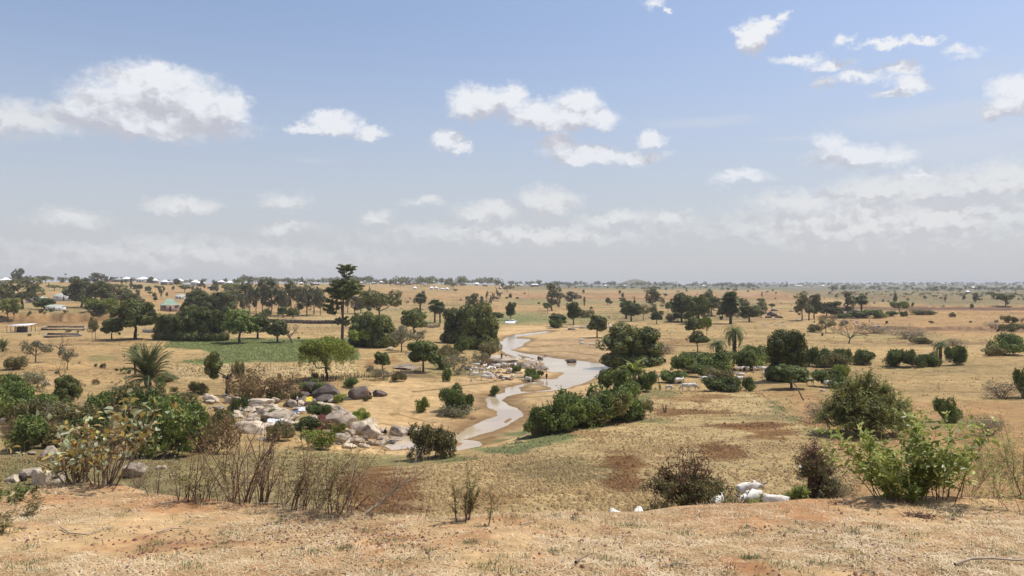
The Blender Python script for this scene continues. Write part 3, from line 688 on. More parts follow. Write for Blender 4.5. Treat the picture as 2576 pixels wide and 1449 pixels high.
LM = [(862,740,'tall layered tree'),(1590,870,'broad dark riverside tree'),(1250,930,'herd on the river rocks'),(1470,1015,'long dark hedge'),(2350,1150,'leafy green foreground shrub'),
 (270,1120,'yellow-leaved foreground plant'),(375,920,'feathery palm'),(52,825,'open white-roofed shed'),(975,890,'small lollipop tree'),(1975,885,'tall dark mango on the right'),(2135,835,'bare round-crowned tree'),(1590,712,'low hill on the skyline'),
 (150,828,'concrete tanks'),(1100,780,'twin fan palms'),(1285,1045,'lower river bend'),(820,905,'weeping-crowned tree'),(1755,860,'neat umbrella tree'),(425,770,'green-roofed hut'),(1505,820,'lone tree on the river mound'),(2180,1020,'big olive bush on the right'),
 (1180,820,'dark clump beside the river'),(550,930,'pollarded stump'),(735,835,'gnarled grey tree'),(340,800,'round mango with brown top'),(1740,1215,'red-tipped bush by the cattle'),(2045,1190,'tall reddish bush'),(748,1020,'man in white shirt'),(1092,1110,'round bush at the pool'),
 (1140,1000,'green bush on the sand'),(954,760,'flat-topped open tree'),(1838,775,'large fan palm'),(1388,745,'slender tree beyond the river'),(2530,750,'dark acacia far right'),(2262,770,'lime-green acacia'),(820,1050,'washing rocks'),(1180,1270,'upright foreground sapling'),
 (1848,860,'date palm in the thicket'),(2010,770,'tall double tree in the right fields'),(1735,770,'brown-tinged tree pair'),(780,1180,'dry foreground twigs'),(1890,1240,'pair of near cattle'),(1730,975,'two cows at the field edge'),(430,1070,'big dark bush in the left valley'),(700,875,'green vegetable field'),
 (1440,775,'vine-hung tree column'),(1595,785,'palm-and-vine thicket'),(1555,818,'white pickup'),(225,740,'big dull trees on the left'),(1200,925,'sloping grey rock slab'),(2187,805,'walking herder')]
ORD = ['nearest','second','third','fourth','fifth','sixth','seventh','eighth','ninth','tenth','eleventh','twelfth','thirteenth','fourteenth','fifteenth','sixteenth','seventeenth','eighteenth','nineteenth','twentieth',
  'twenty-first','twenty-second','twenty-third','twenty-fourth','twenty-fifth','twenty-sixth','twenty-seventh','twenty-eighth','twenty-ninth','thirtieth']
def label_all():
    groups = {}
    for o, desc, u, v in THINGS:
        best = None
        for lu, lv, ln in LM:
            du, dv = u-lu, (v-lv)*1.6
            d = math.hypot(du, dv)
            if d < 7: d += 2000          # not relative to itself
            if best is None or d < best[0]: best = (d, du, dv, ln)
        d, du, dv, ln = best
        rel = ('right of' if du > 0 else 'left of') if abs(du) > abs(dv) else ('behind' if dv < 0 else 'in front of')
        groups.setdefault((desc, rel, ln), []).append((d, o))
    for (desc, rel, ln), L in groups.items():
        L.sort(key=lambda t: t[0])
        for i, (d, o) in enumerate(L):
            mid = f'{rel} the' if len(L) == 1 else f'{ORD[min(i, len(ORD)-1)]} {rel} the'
            w = desc.replace(',', '').split()
            room = 16 - len(mid.split()) - len(ln.split())
            while len(w) > room: w.pop(1 if len(w) > 3 else 0)
            o['label'] = ' '.join(w) + ', ' + mid + ' ' + ln

# ------------------------------------------------------------------ plant builders
def branch(p, d, length, r, depth, rng, segs, tips, spread=.6, up=.15, n=3, kink=.25, shrink=.68, minr=.006):
    p = np.array(p, float); d = np.array(d, float); d /= np.linalg.norm(d)
    k = 3 if depth > 0 else 2
    rr = r
    for i in range(k):
        d2 = d + rng.normal(size=3)*kink*.5 + np.array([0, 0, up*.4]); d2 /= np.linalg.norm(d2)
        q = p + d2*length/k; r2 = max(rr*.86, minr)
        segs.append((p, q, rr, r2)); p, d, rr = q, d2, r2
    if depth <= 0:
        tips.append((p, d)); return
    for j in range(n):
        s = rng.normal(size=3); s -= d*np.dot(s, d); s /= np.linalg.norm(s)+1e-9
        nd_ = d + s*spread*rng.uniform(.6, 1.3) + np.array([0, 0, up])
        branch(p, nd_, length*shrink*rng.uniform(.8, 1.2), rr*.72, depth-1, rng, segs, tips, spread, up, n if depth > 1 else max(2, n-1), kink, shrink, minr)
def lobes_cloud(lobes, n, size, rng, shell=.62, gap=.0, gscale=.8, seed=0, flat=.55, droop=0.0, aspect=.6):
    """leaves over and inside a set of ellipsoid lobes"""
    L = np.array([l[:6] for l in lobes], float)
    area = (L[:, 3]*L[:, 4] + L[:, 3]*L[:, 5] + L[:, 4]*L[:, 5]); pr = area/area.sum()
    k = rng.choice(len(L), n, p=pr)
    d = rng.normal(size=(n, 3)); d /= np.linalg.norm(d, axis=1, keepdims=True)
    rad = shell + (1.06-shell)*rng.uniform(0, 1, n)**.6
    bump = .84 + .32*fbm(d[:, 0]*2.2+L[k, 0]*3, d[:, 1]*2.2+L[k, 1]*3, d[:, 2]*2.2, seed, 2)
    P = L[k, :3] + d*L[k, 3:6]*(rad*bump)[:, None]
    if gap > 0:
        g = fbm(P[:, 0]*gscale, P[:, 1]*gscale, P[:, 2]*gscale, seed+5, 3)
        keep = g > gap; P, d, k = P[keep], d[keep], k[keep]
    keep = P[:, 2] > .05; P, d = P[keep], d[keep]
    if droop: P[:, 2] -= droop*np.abs(rng.normal(size=len(P)))
    return leaves(P, d*np.array([1, 1, 1.0]), size, rng, aspect, flat)
def crown_lobes(w, h0, h1, rng, n=14, fill=.42, top=.75):
    """lobes filling a rounded crown of width w from h0 to h1"""
    out = []; cz = (h0+h1)/2; rz = (h1-h0)/2; rx = w/2
    for i in range(n):
        d = rng.normal(size=3); d /= np.linalg.norm(d); d[2] = d[2]*.9 + .12
        q = rng.uniform(.42, .80)
        r = rng.uniform(.65, 1.3)*fill
        out.append((d[0]*rx*q, d[1]*rx*q, cz + d[2]*rz*q, rx*r, rx*r, min(rx, rz)*r*top/.75))
    for i in range(6):
        a = i*1.047 + rng.uniform(-.3, .3); out.append((math.cos(a)*rx*.6, math.sin(a)*rx*.6, h0 + (h1-h0)*rng.uniform(.16, .32), rx*.34, rx*.34, rz*.30))
    out.append((0, 0, cz, rx*.62, rx*.62, rz*.66))
    return out
def trunk_mesh(name, h, r, lobes, rng, mat, lean=0, limbs=6, forks=1, sides=6):
    segs = []
    top = np.array([lean*h, 0, h]); pts = [np.array([0, 0, -.6])]
    for t in (.0, .35, .7, 1.0): pts.append(top*t + np.array([rng.normal()*.04*h, rng.normal()*.04*h, 0])*t)
    segs += curve_segs(pts, [r*1.5, r*1.25, r, r*.85, r*.75])
    idx = rng.permutation(len(lobes))[:limbs]
    for i in idx:
        l = np.array(lobes[i][:3]); a = pts[-1]*rng.uniform(.75, 1) ; m = (a+l)/2 + rng.normal(size=3)*.12*np.linalg.norm(l-a); m[2] = max(m[2], a[2]*.9)
        segs += curve_segs([a, m, l], [r*.55, r*.36, r*.14])
        for j in range(3):
            e = l + rng.normal(size=3)*np.array(lobes[i][3:6])*.6; segs.append((m*.4+l*.6, e, r*.16, r*.04))
    V, Fq = tubes(segs, sides); return mesh_np(name, V, Fq, mat, smooth=True)
PROTO = {}
def join_meshes(name, parts):
    V = []; Fs = []; mi = []; mats = []; n = 0
    for j, me in enumerate(parts):
        co = np.zeros(len(me.vertices)*3, np.float32); me.vertices.foreach_get('co', co); co = co.reshape(-1, 3)
        lv = np.zeros(len(me.loops), np.int32); me.loops.foreach_get('vertex_index', lv)
        k = len(me.polygons[0].vertices); Fs.append(lv.reshape(-1, k)+n); mi.append(np.full(len(me.polygons), j)); V.append(co); n += len(co); mats.append(me.materials[0])
    q = [f for f in Fs if f.shape[1] == 4]; 
    return mesh_np(name, np.concatenate(V), [np.concatenate(q)], mats, np.concatenate(mi))
def proto_tree(kind, var):
    """returns dict(h, w, parts=[(name, mesh)])"""
    key = (kind, var)
    if key in PROTO: return PROTO[key]
    rng = np.random.default_rng(abs(hash_(kind)) + var*101)
    sd = int(rng.integers(1000))
    def res(h, w, parts):
        me = parts[0][1]; co = np.zeros(len(me.vertices)*3, np.float32); me.vertices.foreach_get('co', co); co = co.reshape(-1, 3)
        h = float(np.percentile(co[:, 2], 99.8)); w = float((np.percentile(co[:, 0], 99.6)-np.percentile(co[:, 0], .4) + np.percentile(co[:, 1], 99.6)-np.percentile(co[:, 1], .4))/2)
        PROTO[key] = dict(h=h, w=w, parts=parts); return PROTO[key]
    def T(lobes, n, size, mat, gap, th, tr, bark='bark', lean=0, limbs=7, **k):
        V, Fq = lobes_cloud(lobes, n, size, rng, gap=gap, seed=sd, **k)
        return [('crown', mesh_np('crown', V, Fq, M[mat])), ('trunk', trunk_mesh('trunk', th, tr, lobes, rng, M[bark], lean, limbs))]
    if kind == 'mango':      # dense round dark crown nearly to the ground
        lb = crown_lobes(10, 1.0, 9, rng, 38, .27)
        return res(9.3, 10.6, T(lb, 19000, .22, 'mango', .37, 2.6, .35, 'bark_dark', shell=.7, flat=.72))
    if kind == 'mangolow':
        lb = crown_lobes(10, -.6, 9, rng, 46, .25) + [(math.cos(a)*3.2, math.sin(a)*3.2, 1.0, 1.7, 1.7, 1.2) for a in np.arange(0, 6.28, .7)]
        return res(9.3, 10.6, T(lb, 26000, .21, 'mango', .36, 2.6, .35, 'bark_dark', shell=.72, flat=.72))
    if kind == 'round':      # round broadleaf on a visible trunk
        lb = crown_lobes(6.4, 1.6, 7, rng, 28, .27)
        return res(7.2, 6.8, T(lb, 11000, .19, 'broad', .40, 2.4, .2, 'bark', flat=.68))
    if kind == 'roundmango':
        lb = crown_lobes(7.5, 1.6, 7.6, rng, 30, .27)
        return res(7.8, 7.8, T(lb, 12000, .20, 'mango', .38, 2.6, .26, 'bark_dark', shell=.7, flat=.7))
    if kind == 'umbrella':
        lb = [(math.cos(a)*2.1, math.sin(a)*2.1, 3.7+rng.uniform(-.2,.2), 1.5, 1.5, .8) for a in np.arange(0, 6.28, .8)] + [(0,0,4.8,2.0,2.0,1.4),(0,0,3.9,2.6,2.6,1.0)]
        return res(6.2, 6.6, T(lb, 7000, .2, 'mango', .36, 3.2, .16, 'bark_dark'))
    if kind == 'acacia':     # flat domed layered crown
        lb = [(rng.uniform(-1,1)*3.2, rng.uniform(-1,1)*3.2, 3.6+rng.uniform(-.3,1.6), rng.uniform(1.2,2.0), rng.uniform(1.2,2.0), rng.uniform(.5,.9)) for _ in range(16)]
        return res(6.0, 9.0, T(lb, 8000, .19, 'acacia', .44, 2.6, .22, 'bark', limbs=12, flat=.6))
    if kind == 'lime':
        lb = [(rng.uniform(-1,1)*3.0, rng.uniform(-1,1)*3.0, 3.2+rng.uniform(-.3,1.8), rng.uniform(1.4,2.2), rng.uniform(1.4,2.2), rng.uniform(.7,1.1)) for _ in range(14)]
        return res(6.0, 8.6, T(lb, 9000, .19, 'lime', .40, 2.2, .2, 'bark', limbs=9))
    if kind == 'open':       # spreading crown in separated clumps, limbs seen
        lb = [(math.cos(a)*r_, math.sin(a)*r_, 7.2-.05*r_*r_+rng.uniform(-.5,.9), 1.7, 1.7, .95) for a, r_ in [(rng.uniform(0,6.28), rng.uniform(.8,5.2)) for _ in range(22)]]
        return res(9, 12.6, T(lb, 10000, .25, 'acacia', .45, 4.2, .32, 'bark_pale', limbs=18))
    if kind == 'euca':       # tall drooping grey-green
        lb = []
        for i in range(16):
            z = 5 + 11*rng.uniform(0,1); a = rng.uniform(0, 6.28); r_ = rng.uniform(.6, 2.7)*(1.15-abs(z-10)/13)
            lb.append((math.cos(a)*r_, math.sin(a)*r_, z, rng.uniform(.9,1.6), rng.uniform(.9,1.6), rng.uniform(1.3,2.2)))
        return res(18, 8.2, T(lb, 9000, .27, 'euca', .46, 9.5, .26, 'bark_pale', limbs=13, droop=.25, flat=.3, aspect=.4))
    if kind == 'eucabroad':
        lb = []
        for i in range(22):
            z = 3.5 + 9*rng.uniform(0,1)**.8; a = rng.uniform(0, 6.28); r_ = rng.uniform(1, 4.6)*(1.15-abs(z-8)/11)
            lb.append((math.cos(a)*r_, math.sin(a)*r_, z, rng.uniform(1.2,2.1), rng.uniform(1.2,2.1), rng.uniform(1.2,2.0)))
        return res(14, 12.5, T(lb, 14000, .28, 'euca', .43, 6, .34, 'bark', limbs=13, droop=.2, flat=.35, aspect=.45))
    if kind == 'thin':       # small see-through tree
        lb = [(rng.uniform(-1,1)*1.5, rng.uniform(-1,1)*1.5, 2.4+rng.uniform(0,2.2), rng.uniform(.5,.9), rng.uniform(.5,.9), rng.uniform(.45,.8)) for _ in range(11)]
        return res(5.2, 4.4, T(lb, 2400, .13, 'olive', .48, 2.1, .09, 'bark', limbs=10))
    if kind == 'paletree':
        lb = [(rng.uniform(-1,1)*1.9, rng.uniform(-1,1)*1.9, 2.2+rng.uniform(0,1.7), rng.uniform(.6,1.1), rng.uniform(.6,1.1), rng.uniform(.4,.7)) for _ in range(13)]
        return res(4.6, 5.2, T(lb, 3200, .12, 'pale', .47, 1.5, .11, 'bark', limbs=11))
    if kind == 'weep':       # bright crown with hanging skirts
        lb = [(rng.uniform(-1,1)*4.2, rng.uniform(-1,1)*4.2, 5.4+rng.uniform(-.5,1.9), rng.uniform(1.1,1.8), rng.uniform(1.1,1.8), rng.uniform(.9,1.3)) for _ in range(24)]
        V, Fq = lobes_cloud(lb, 15000, .17, rng, gap=.42, seed=sd, flat=.4)
        P = []; 
        for _ in range(170):
            a = rng.uniform(0, 6.28); r_ = 5.6*rng.uniform(.25, 1)**.5; z0 = 5.2; ln = rng.uniform(.6, 2.6)
            n = int(ln*16); zz = z0 - ln*rng.uniform(0, 1, n); P.append(np.stack([math.cos(a)*r_+rng.normal(size=n)*.12, math.sin(a)*r_+rng.normal(size=n)*.12, zz], 1))
        P = np.concatenate(P); V2, F2 = leaves(P, rng.normal(size=P.shape), .14, rng, .4, .2)
        return res(8.4, 11.6, [('crown', mesh_np('crown', np.concatenate([V, V2]), np.concatenate([Fq, F2+len(V)]), M['lime'])), ('trunk', trunk_mesh('trunk', 3.0, .27, lb, rng, M['bark_dark'], .02, 14))])
    if kind in ('bush', 'bushlime', 'bushpale', 'bushdry', 'bushred', 'busholive', 'bushbrown'):
        mat = dict(bush='broad', bushlime='lime', bushpale='pale', bushdry='dry', bushred='red', busholive='olive', bushbrown='brown')[kind]
        lb = [(rng.uniform(-1,1)*1.5, rng.uniform(-1,1)*1.5, .9+rng.uniform(-.3,1.1), rng.uniform(.6,1.0), rng.uniform(.6,1.0), rng.uniform(.5,.9)) for _ in range(14)]
        n, sz, gp = (7500, .11, .37) if kind in ('bush', 'bushlime', 'busholive') else (3000, .10, .44)
        if kind == 'bushdry': n, sz = 2200, .06
        V, Fq = lobes_cloud(lb, n, sz, rng, gap=gp, seed=sd, shell=.55, flat=.4)
        SP = []                         # ragged sprigs standing out of the outline
        for k in range(70):
            l = lb[int(rng.integers(len(lb)))]; d = rng.normal(size=3); d[2] = abs(d[2])*1.1+.2; d /= np.linalg.norm(d); p0 = np.array(l[:3]) + d*np.array(l[3:6])*.9; m = int(rng.integers(8, 18))
            SP.append(p0 + d*rng.uniform(0, rng.uniform(.25, .65), m)[:, None] + rng.normal(size=(m, 3))*.045)
        SP = np.concatenate(SP); V4, F4 = leaves(SP, rng.normal(size=SP.shape), sz*.62, rng, .5, .2); Fq = np.concatenate([Fq, F4+len(V)]); V = np.concatenate([V, V4])
        segs = []; tips = []
        for k in range(9 if kind != 'bushdry' else 22):
            a = rng.uniform(0, 6.28); branch((rng.normal()*.15, rng.normal()*.15, -.2), (math.cos(a)*.8, math.sin(a)*.8, 1), .95, .035, 2, rng, segs, tips, .6, .1, 3, .3, .66, .008)
        V3, F3 = tubes(segs, 4)
        return res(2.7, 4.6, [('foliage', mesh_np('foliage', V, Fq, M[mat])), ('stem_tangle', mesh_np('stem_tangle', V3, F3, M['twig'] if kind != 'bush' else M['bark']))])
    if kind == 'bare':       # leafless tree with fine twigs
        segs = []; tips = []
        branch((0,0,-.4), (0,0,1), 1.6, .2, 0, rng, segs, tips, n=1)
        b = tips[0][0]; tips = []
        for k in range(6):
            a = k*1.05+rng.uniform(-.3,.3); branch(b, (math.cos(a), math.sin(a), 1.0), 1.7, .11, 4, rng, segs, tips, .62, .08, 3, .3, .68, .012)
        V, Fq = tubes(segs, 4); P = np.array([t[0] for t in tips]); P = np.repeat(P, 4, 0) + rng.normal(size=(len(P)*4, 3))*.18
        V2, F2 = leaves(P, rng.normal(size=P.shape), .06, rng)
        return res(6.2, 8.2, [('branches', mesh_np('branches', V, Fq, M['bark'])), ('crown', mesh_np('crown', V2, F2, M['dry']))])
    if kind == 'snag':       # gnarled, few limbs
        segs = []; tips = []
        branch((0,0,-.4), (.15,0,1), 1.8, .22, 0, rng, segs, tips, n=1, kink=.5)
        b = tips[0][0]; tips = []
        for k in range(4):
            a = k*1.6+rng.uniform(-.3,.3); branch(b, (math.cos(a), math.sin(a), .7), 1.6, .13, 3, rng, segs, tips, .8, .12, 2, .6, .72, .015)
        V, Fq = tubes(segs, 5); P = np.array([t[0] for t in tips]); P = np.repeat(P, 10, 0) + rng.normal(size=(len(P)*10, 3))*.3
        V2, F2 = leaves(P, rng.normal(size=P.shape), .10, rng)
        return res(5.6, 5.6, [('branches', mesh_np('branches', V, Fq, M['bark'])), ('crown', mesh_np('crown', V2, F2, M['olive']))])
    if kind in ('fanpalm', 'shagpalm'):    # borassus: stout trunk, round head of fans, dead skirt
        segs = curve_segs([np.array(p) for p in ((0,0,-.5),(0,0,2),(.05,0,4),(.1,0,6),(.1,0,7.4))], [.36,.28,.33,.24,.22])
        V, Fq = tubes(segs, 8); tr = mesh_np('trunk', V, Fq, M['bark_dark'], smooth=True)
        def fans(n, lo, hi, L, mat, za=7.4, zb=7.4):
            VV = []; FF = []; k0 = 0
            for i in range(n):
                O = np.array([.1, 0, rng.uniform(za, zb)])
                a = rng.uniform(0, 6.28); e = rng.uniform(lo, hi); d = np.array([math.cos(a)*math.cos(e), math.sin(a)*math.cos(e), math.sin(e)])
                base = O + d*L*.55; s = np.cross(d, [0,0,1]); s /= np.linalg.norm(s)+1e-6; nn = np.cross(s, d)
                VV.append([O, O+s*.07, base+s*.07, base]); FF.append([k0,k0+1,k0+2,k0+3]); k0 += 4
                for t in np.linspace(-1.9, 1.9, 13):
                    dd = d*math.cos(t*.85) + s*math.sin(t*.85); dd[2] -= .18
                    m = base + dd*L*.3; e_ = base + dd*L*.62; e_[2] -= .12*L; w = np.cross(dd, nn); w = w/(np.linalg.norm(w)+1e-6)*L*.05
                    VV.append([base, m+w, e_, m-w]); FF.append([k0,k0+1,k0+2,k0+3]); k0 += 4
            return mesh_np('fronds', np.array(VV).reshape(-1, 3), np.array(FF), M[mat])
        return res(12.9, 5.6, [('fronds', fans(60 if kind == 'fanpalm' else 95, -.9, 1.5, 2.4, 'palm', 6.2 if kind == 'fanpalm' else 4.2)), ('dead_fronds', fans(20, -1.45, -.5, 2.0, 'skirt', 5.6 if kind == 'fanpalm' else 3.0)), ('trunk', tr)])
    if kind in ('datepalm', 'clumppalm'):
        n, L, z0, r0 = (46, 2.9, 3.6, .34) if kind == 'datepalm' else (80, 4.8, .9, .5)
        VV = []; FF = []; k0 = 0
        for i in range(n):
            a = i*2.4 + rng.uniform(-.2, .2); e = (rng.uniform(-.25, 1.45) if kind == 'datepalm' else (rng.uniform(.75, 1.54) if i % 4 else rng.uniform(.0, .7))); ln = L*rng.uniform(.8, 1.1)
            h = np.array([math.cos(a), math.sin(a), 0]); side = np.array([-h[1], h[0], 0]); prev = np.array([0,0,z0])*1.0; ang = e
            pts = [prev]
            for j in range(12):
                ang -= (.13 if kind == 'datepalm' else .06)*(1+j*.09); prev = prev + (h*math.cos(ang) + np.array([0,0,1])*math.sin(ang))*ln/12; pts.append(prev)
            for j in range(12):
                p, q = pts[j], pts[j+1]; t = (q-p)/np.linalg.norm(q-p); nn = np.cross(side, t)
                w = .035*(1-j/14); VV.append([p-side*w, p+side*w, q+side*w, q-side*w]); FF.append([k0,k0+1,k0+2,k0+3]); k0 += 4
                if j < 1: continue
                ll = ln*.17*math.sin(min(1, (j+1)/4)*1.57)*(1.15-j/16)
                for f in (.0, .33, .66):
                    b = p + (q-p)*f
                    for s in (-1, 1):
                        dd = side*s*.85 + t*.75 + nn*.25*abs(nn[2]) - np.array([0,0,.12]); dd /= np.linalg.norm(dd)
                        e_ = b + dd*ll; m = b + dd*ll*.5; ww = t*(.035 if kind == 'datepalm' else .055)
                        VV.append([b, m+ww, e_, m-ww]); FF.append([k0,k0+1,k0+2,k0+3]); k0 += 4
        fr = mesh_np('fronds', np.array(VV).reshape(-1, 3), np.array(FF), M['palm'])
        segs = curve_segs([np.array(p) for p in ((0,0,-.6),(0,0,z0*.5),(0,0,z0+.1))], [r0*.9, r0, r0*.9]) 
        for i in range(60):
            a = rng.uniform(0, 6.28); z = rng.uniform(.1, z0); p = np.array([math.cos(a)*r0*.9, math.sin(a)*r0*.9, z]); segs.append((p, p+np.array([math.cos(a)*.16, math.sin(a)*.16, .22]), .06, .02))
        V, Fq = tubes(segs, 5)
        return res(z0+L*.78, L*1.55, [('fronds', fr), ('trunk', mesh_np('trunk', V, Fq, M['bark_dark']))])
    if kind == 'banana':
        VV = []; FF = []; k0 = 0; segs = []
        for st in range(7):
            bx, by = rng.uniform(-1.6, 1.6), rng.uniform(-1, 1); hh = rng.uniform(1.8, 3.0); segs.append((np.array([bx,by,-.3]), np.array([bx,by,hh]), .16, .09))
            for i in range(8):
                a = i*2.4 + rng.uniform(-.3,.3); h = np.array([math.cos(a), math.sin(a), 0]); side = np.array([-h[1], h[0], 0]); p = np.array([bx,by,hh]); ang = rng.uniform(.7, 1.45); pts = [p]
                for j in range(7): ang -= .17; p = p + (h*math.cos(ang)+np.array([0,0,1])*math.sin(ang))*.36; pts.append(p)
                for j in range(7):
                    w0, w1 = .30*math.sin((j+.15)/7.4*3.14), .30*math.sin((j+1.1)/7.4*3.14)
                    for s in (-1, 1):
                        VV.append([pts[j], pts[j]+side*s*w0+np.array([0,0,.05]), pts[j+1]+side*s*w1+np.array([0,0,.05]), pts[j+1]]); FF.append([k0,k0+1,k0+2,k0+3]); k0 += 4
        V, Fq = tubes(segs, 6)
        return res(4.6, 5.0, [('leaves', mesh_np('leaves', np.array(VV).reshape(-1, 3), np.array(FF), M['lime'])), ('stem_tangle', mesh_np('stem_tangle', V, Fq, M['pale_stem'] if 'pale_stem' in M else M['bark_pale']))])
def hash_(s):
    h = 7
    for ch in s: h = (h*31 + ord(ch)) % 100003
    return h
_cnt = [0]
def plant(kind, u, vb, vt, w, desc, cat='tree', name=None, group=None, var=None, y=None, exact=None, wscale=1.0, rz=None, sink=0.0):
    """stand a plant at the ground point (u, vb), as tall and wide as the picture shows it"""
    _cnt[0] += 1; i = _cnt[0]
    nv = 4 if kind in ('mango','mangolow','round','euca','eucabroad','acacia','roundmango') else 3
    var = i % nv if var is None else var
    P = proto_tree(kind, var)
    p = at(u, vb, 14) if y is None else ond(u, y)
    h = (vb-vt)/F*p[1] if y is None else (proj(p[0], p[1], p[2])[1]-vt)/F*p[1]
    ww = w/F*p[1]
    sz, sx = h/P['h'], ww/P['w']*wscale
    parts = P['parts']
    if (vb-vt) < 34 and cat != 'palm':       # too small in the picture to show its parts
        k = ('j', kind, var)
        if k not in PROTO: PROTO[k] = join_meshes(cat.replace(' ', '_'), [q[1] for q in parts])
        parts = PROTO[k]
    nm = name or {'tree': 'tree', 'shrub': 'shrub', 'palm': 'palm_tree'}.get(cat, cat.replace(' ', '_'))
    return put(nm, parts, (p[0], p[1], p[2]-sink), (sx, sx, sz), rng0.uniform(0, 6.28) if rz is None else rz, desc, cat, group, (u, (vb+vt)/2), exact)
rng0 = np.random.default_rng(11)

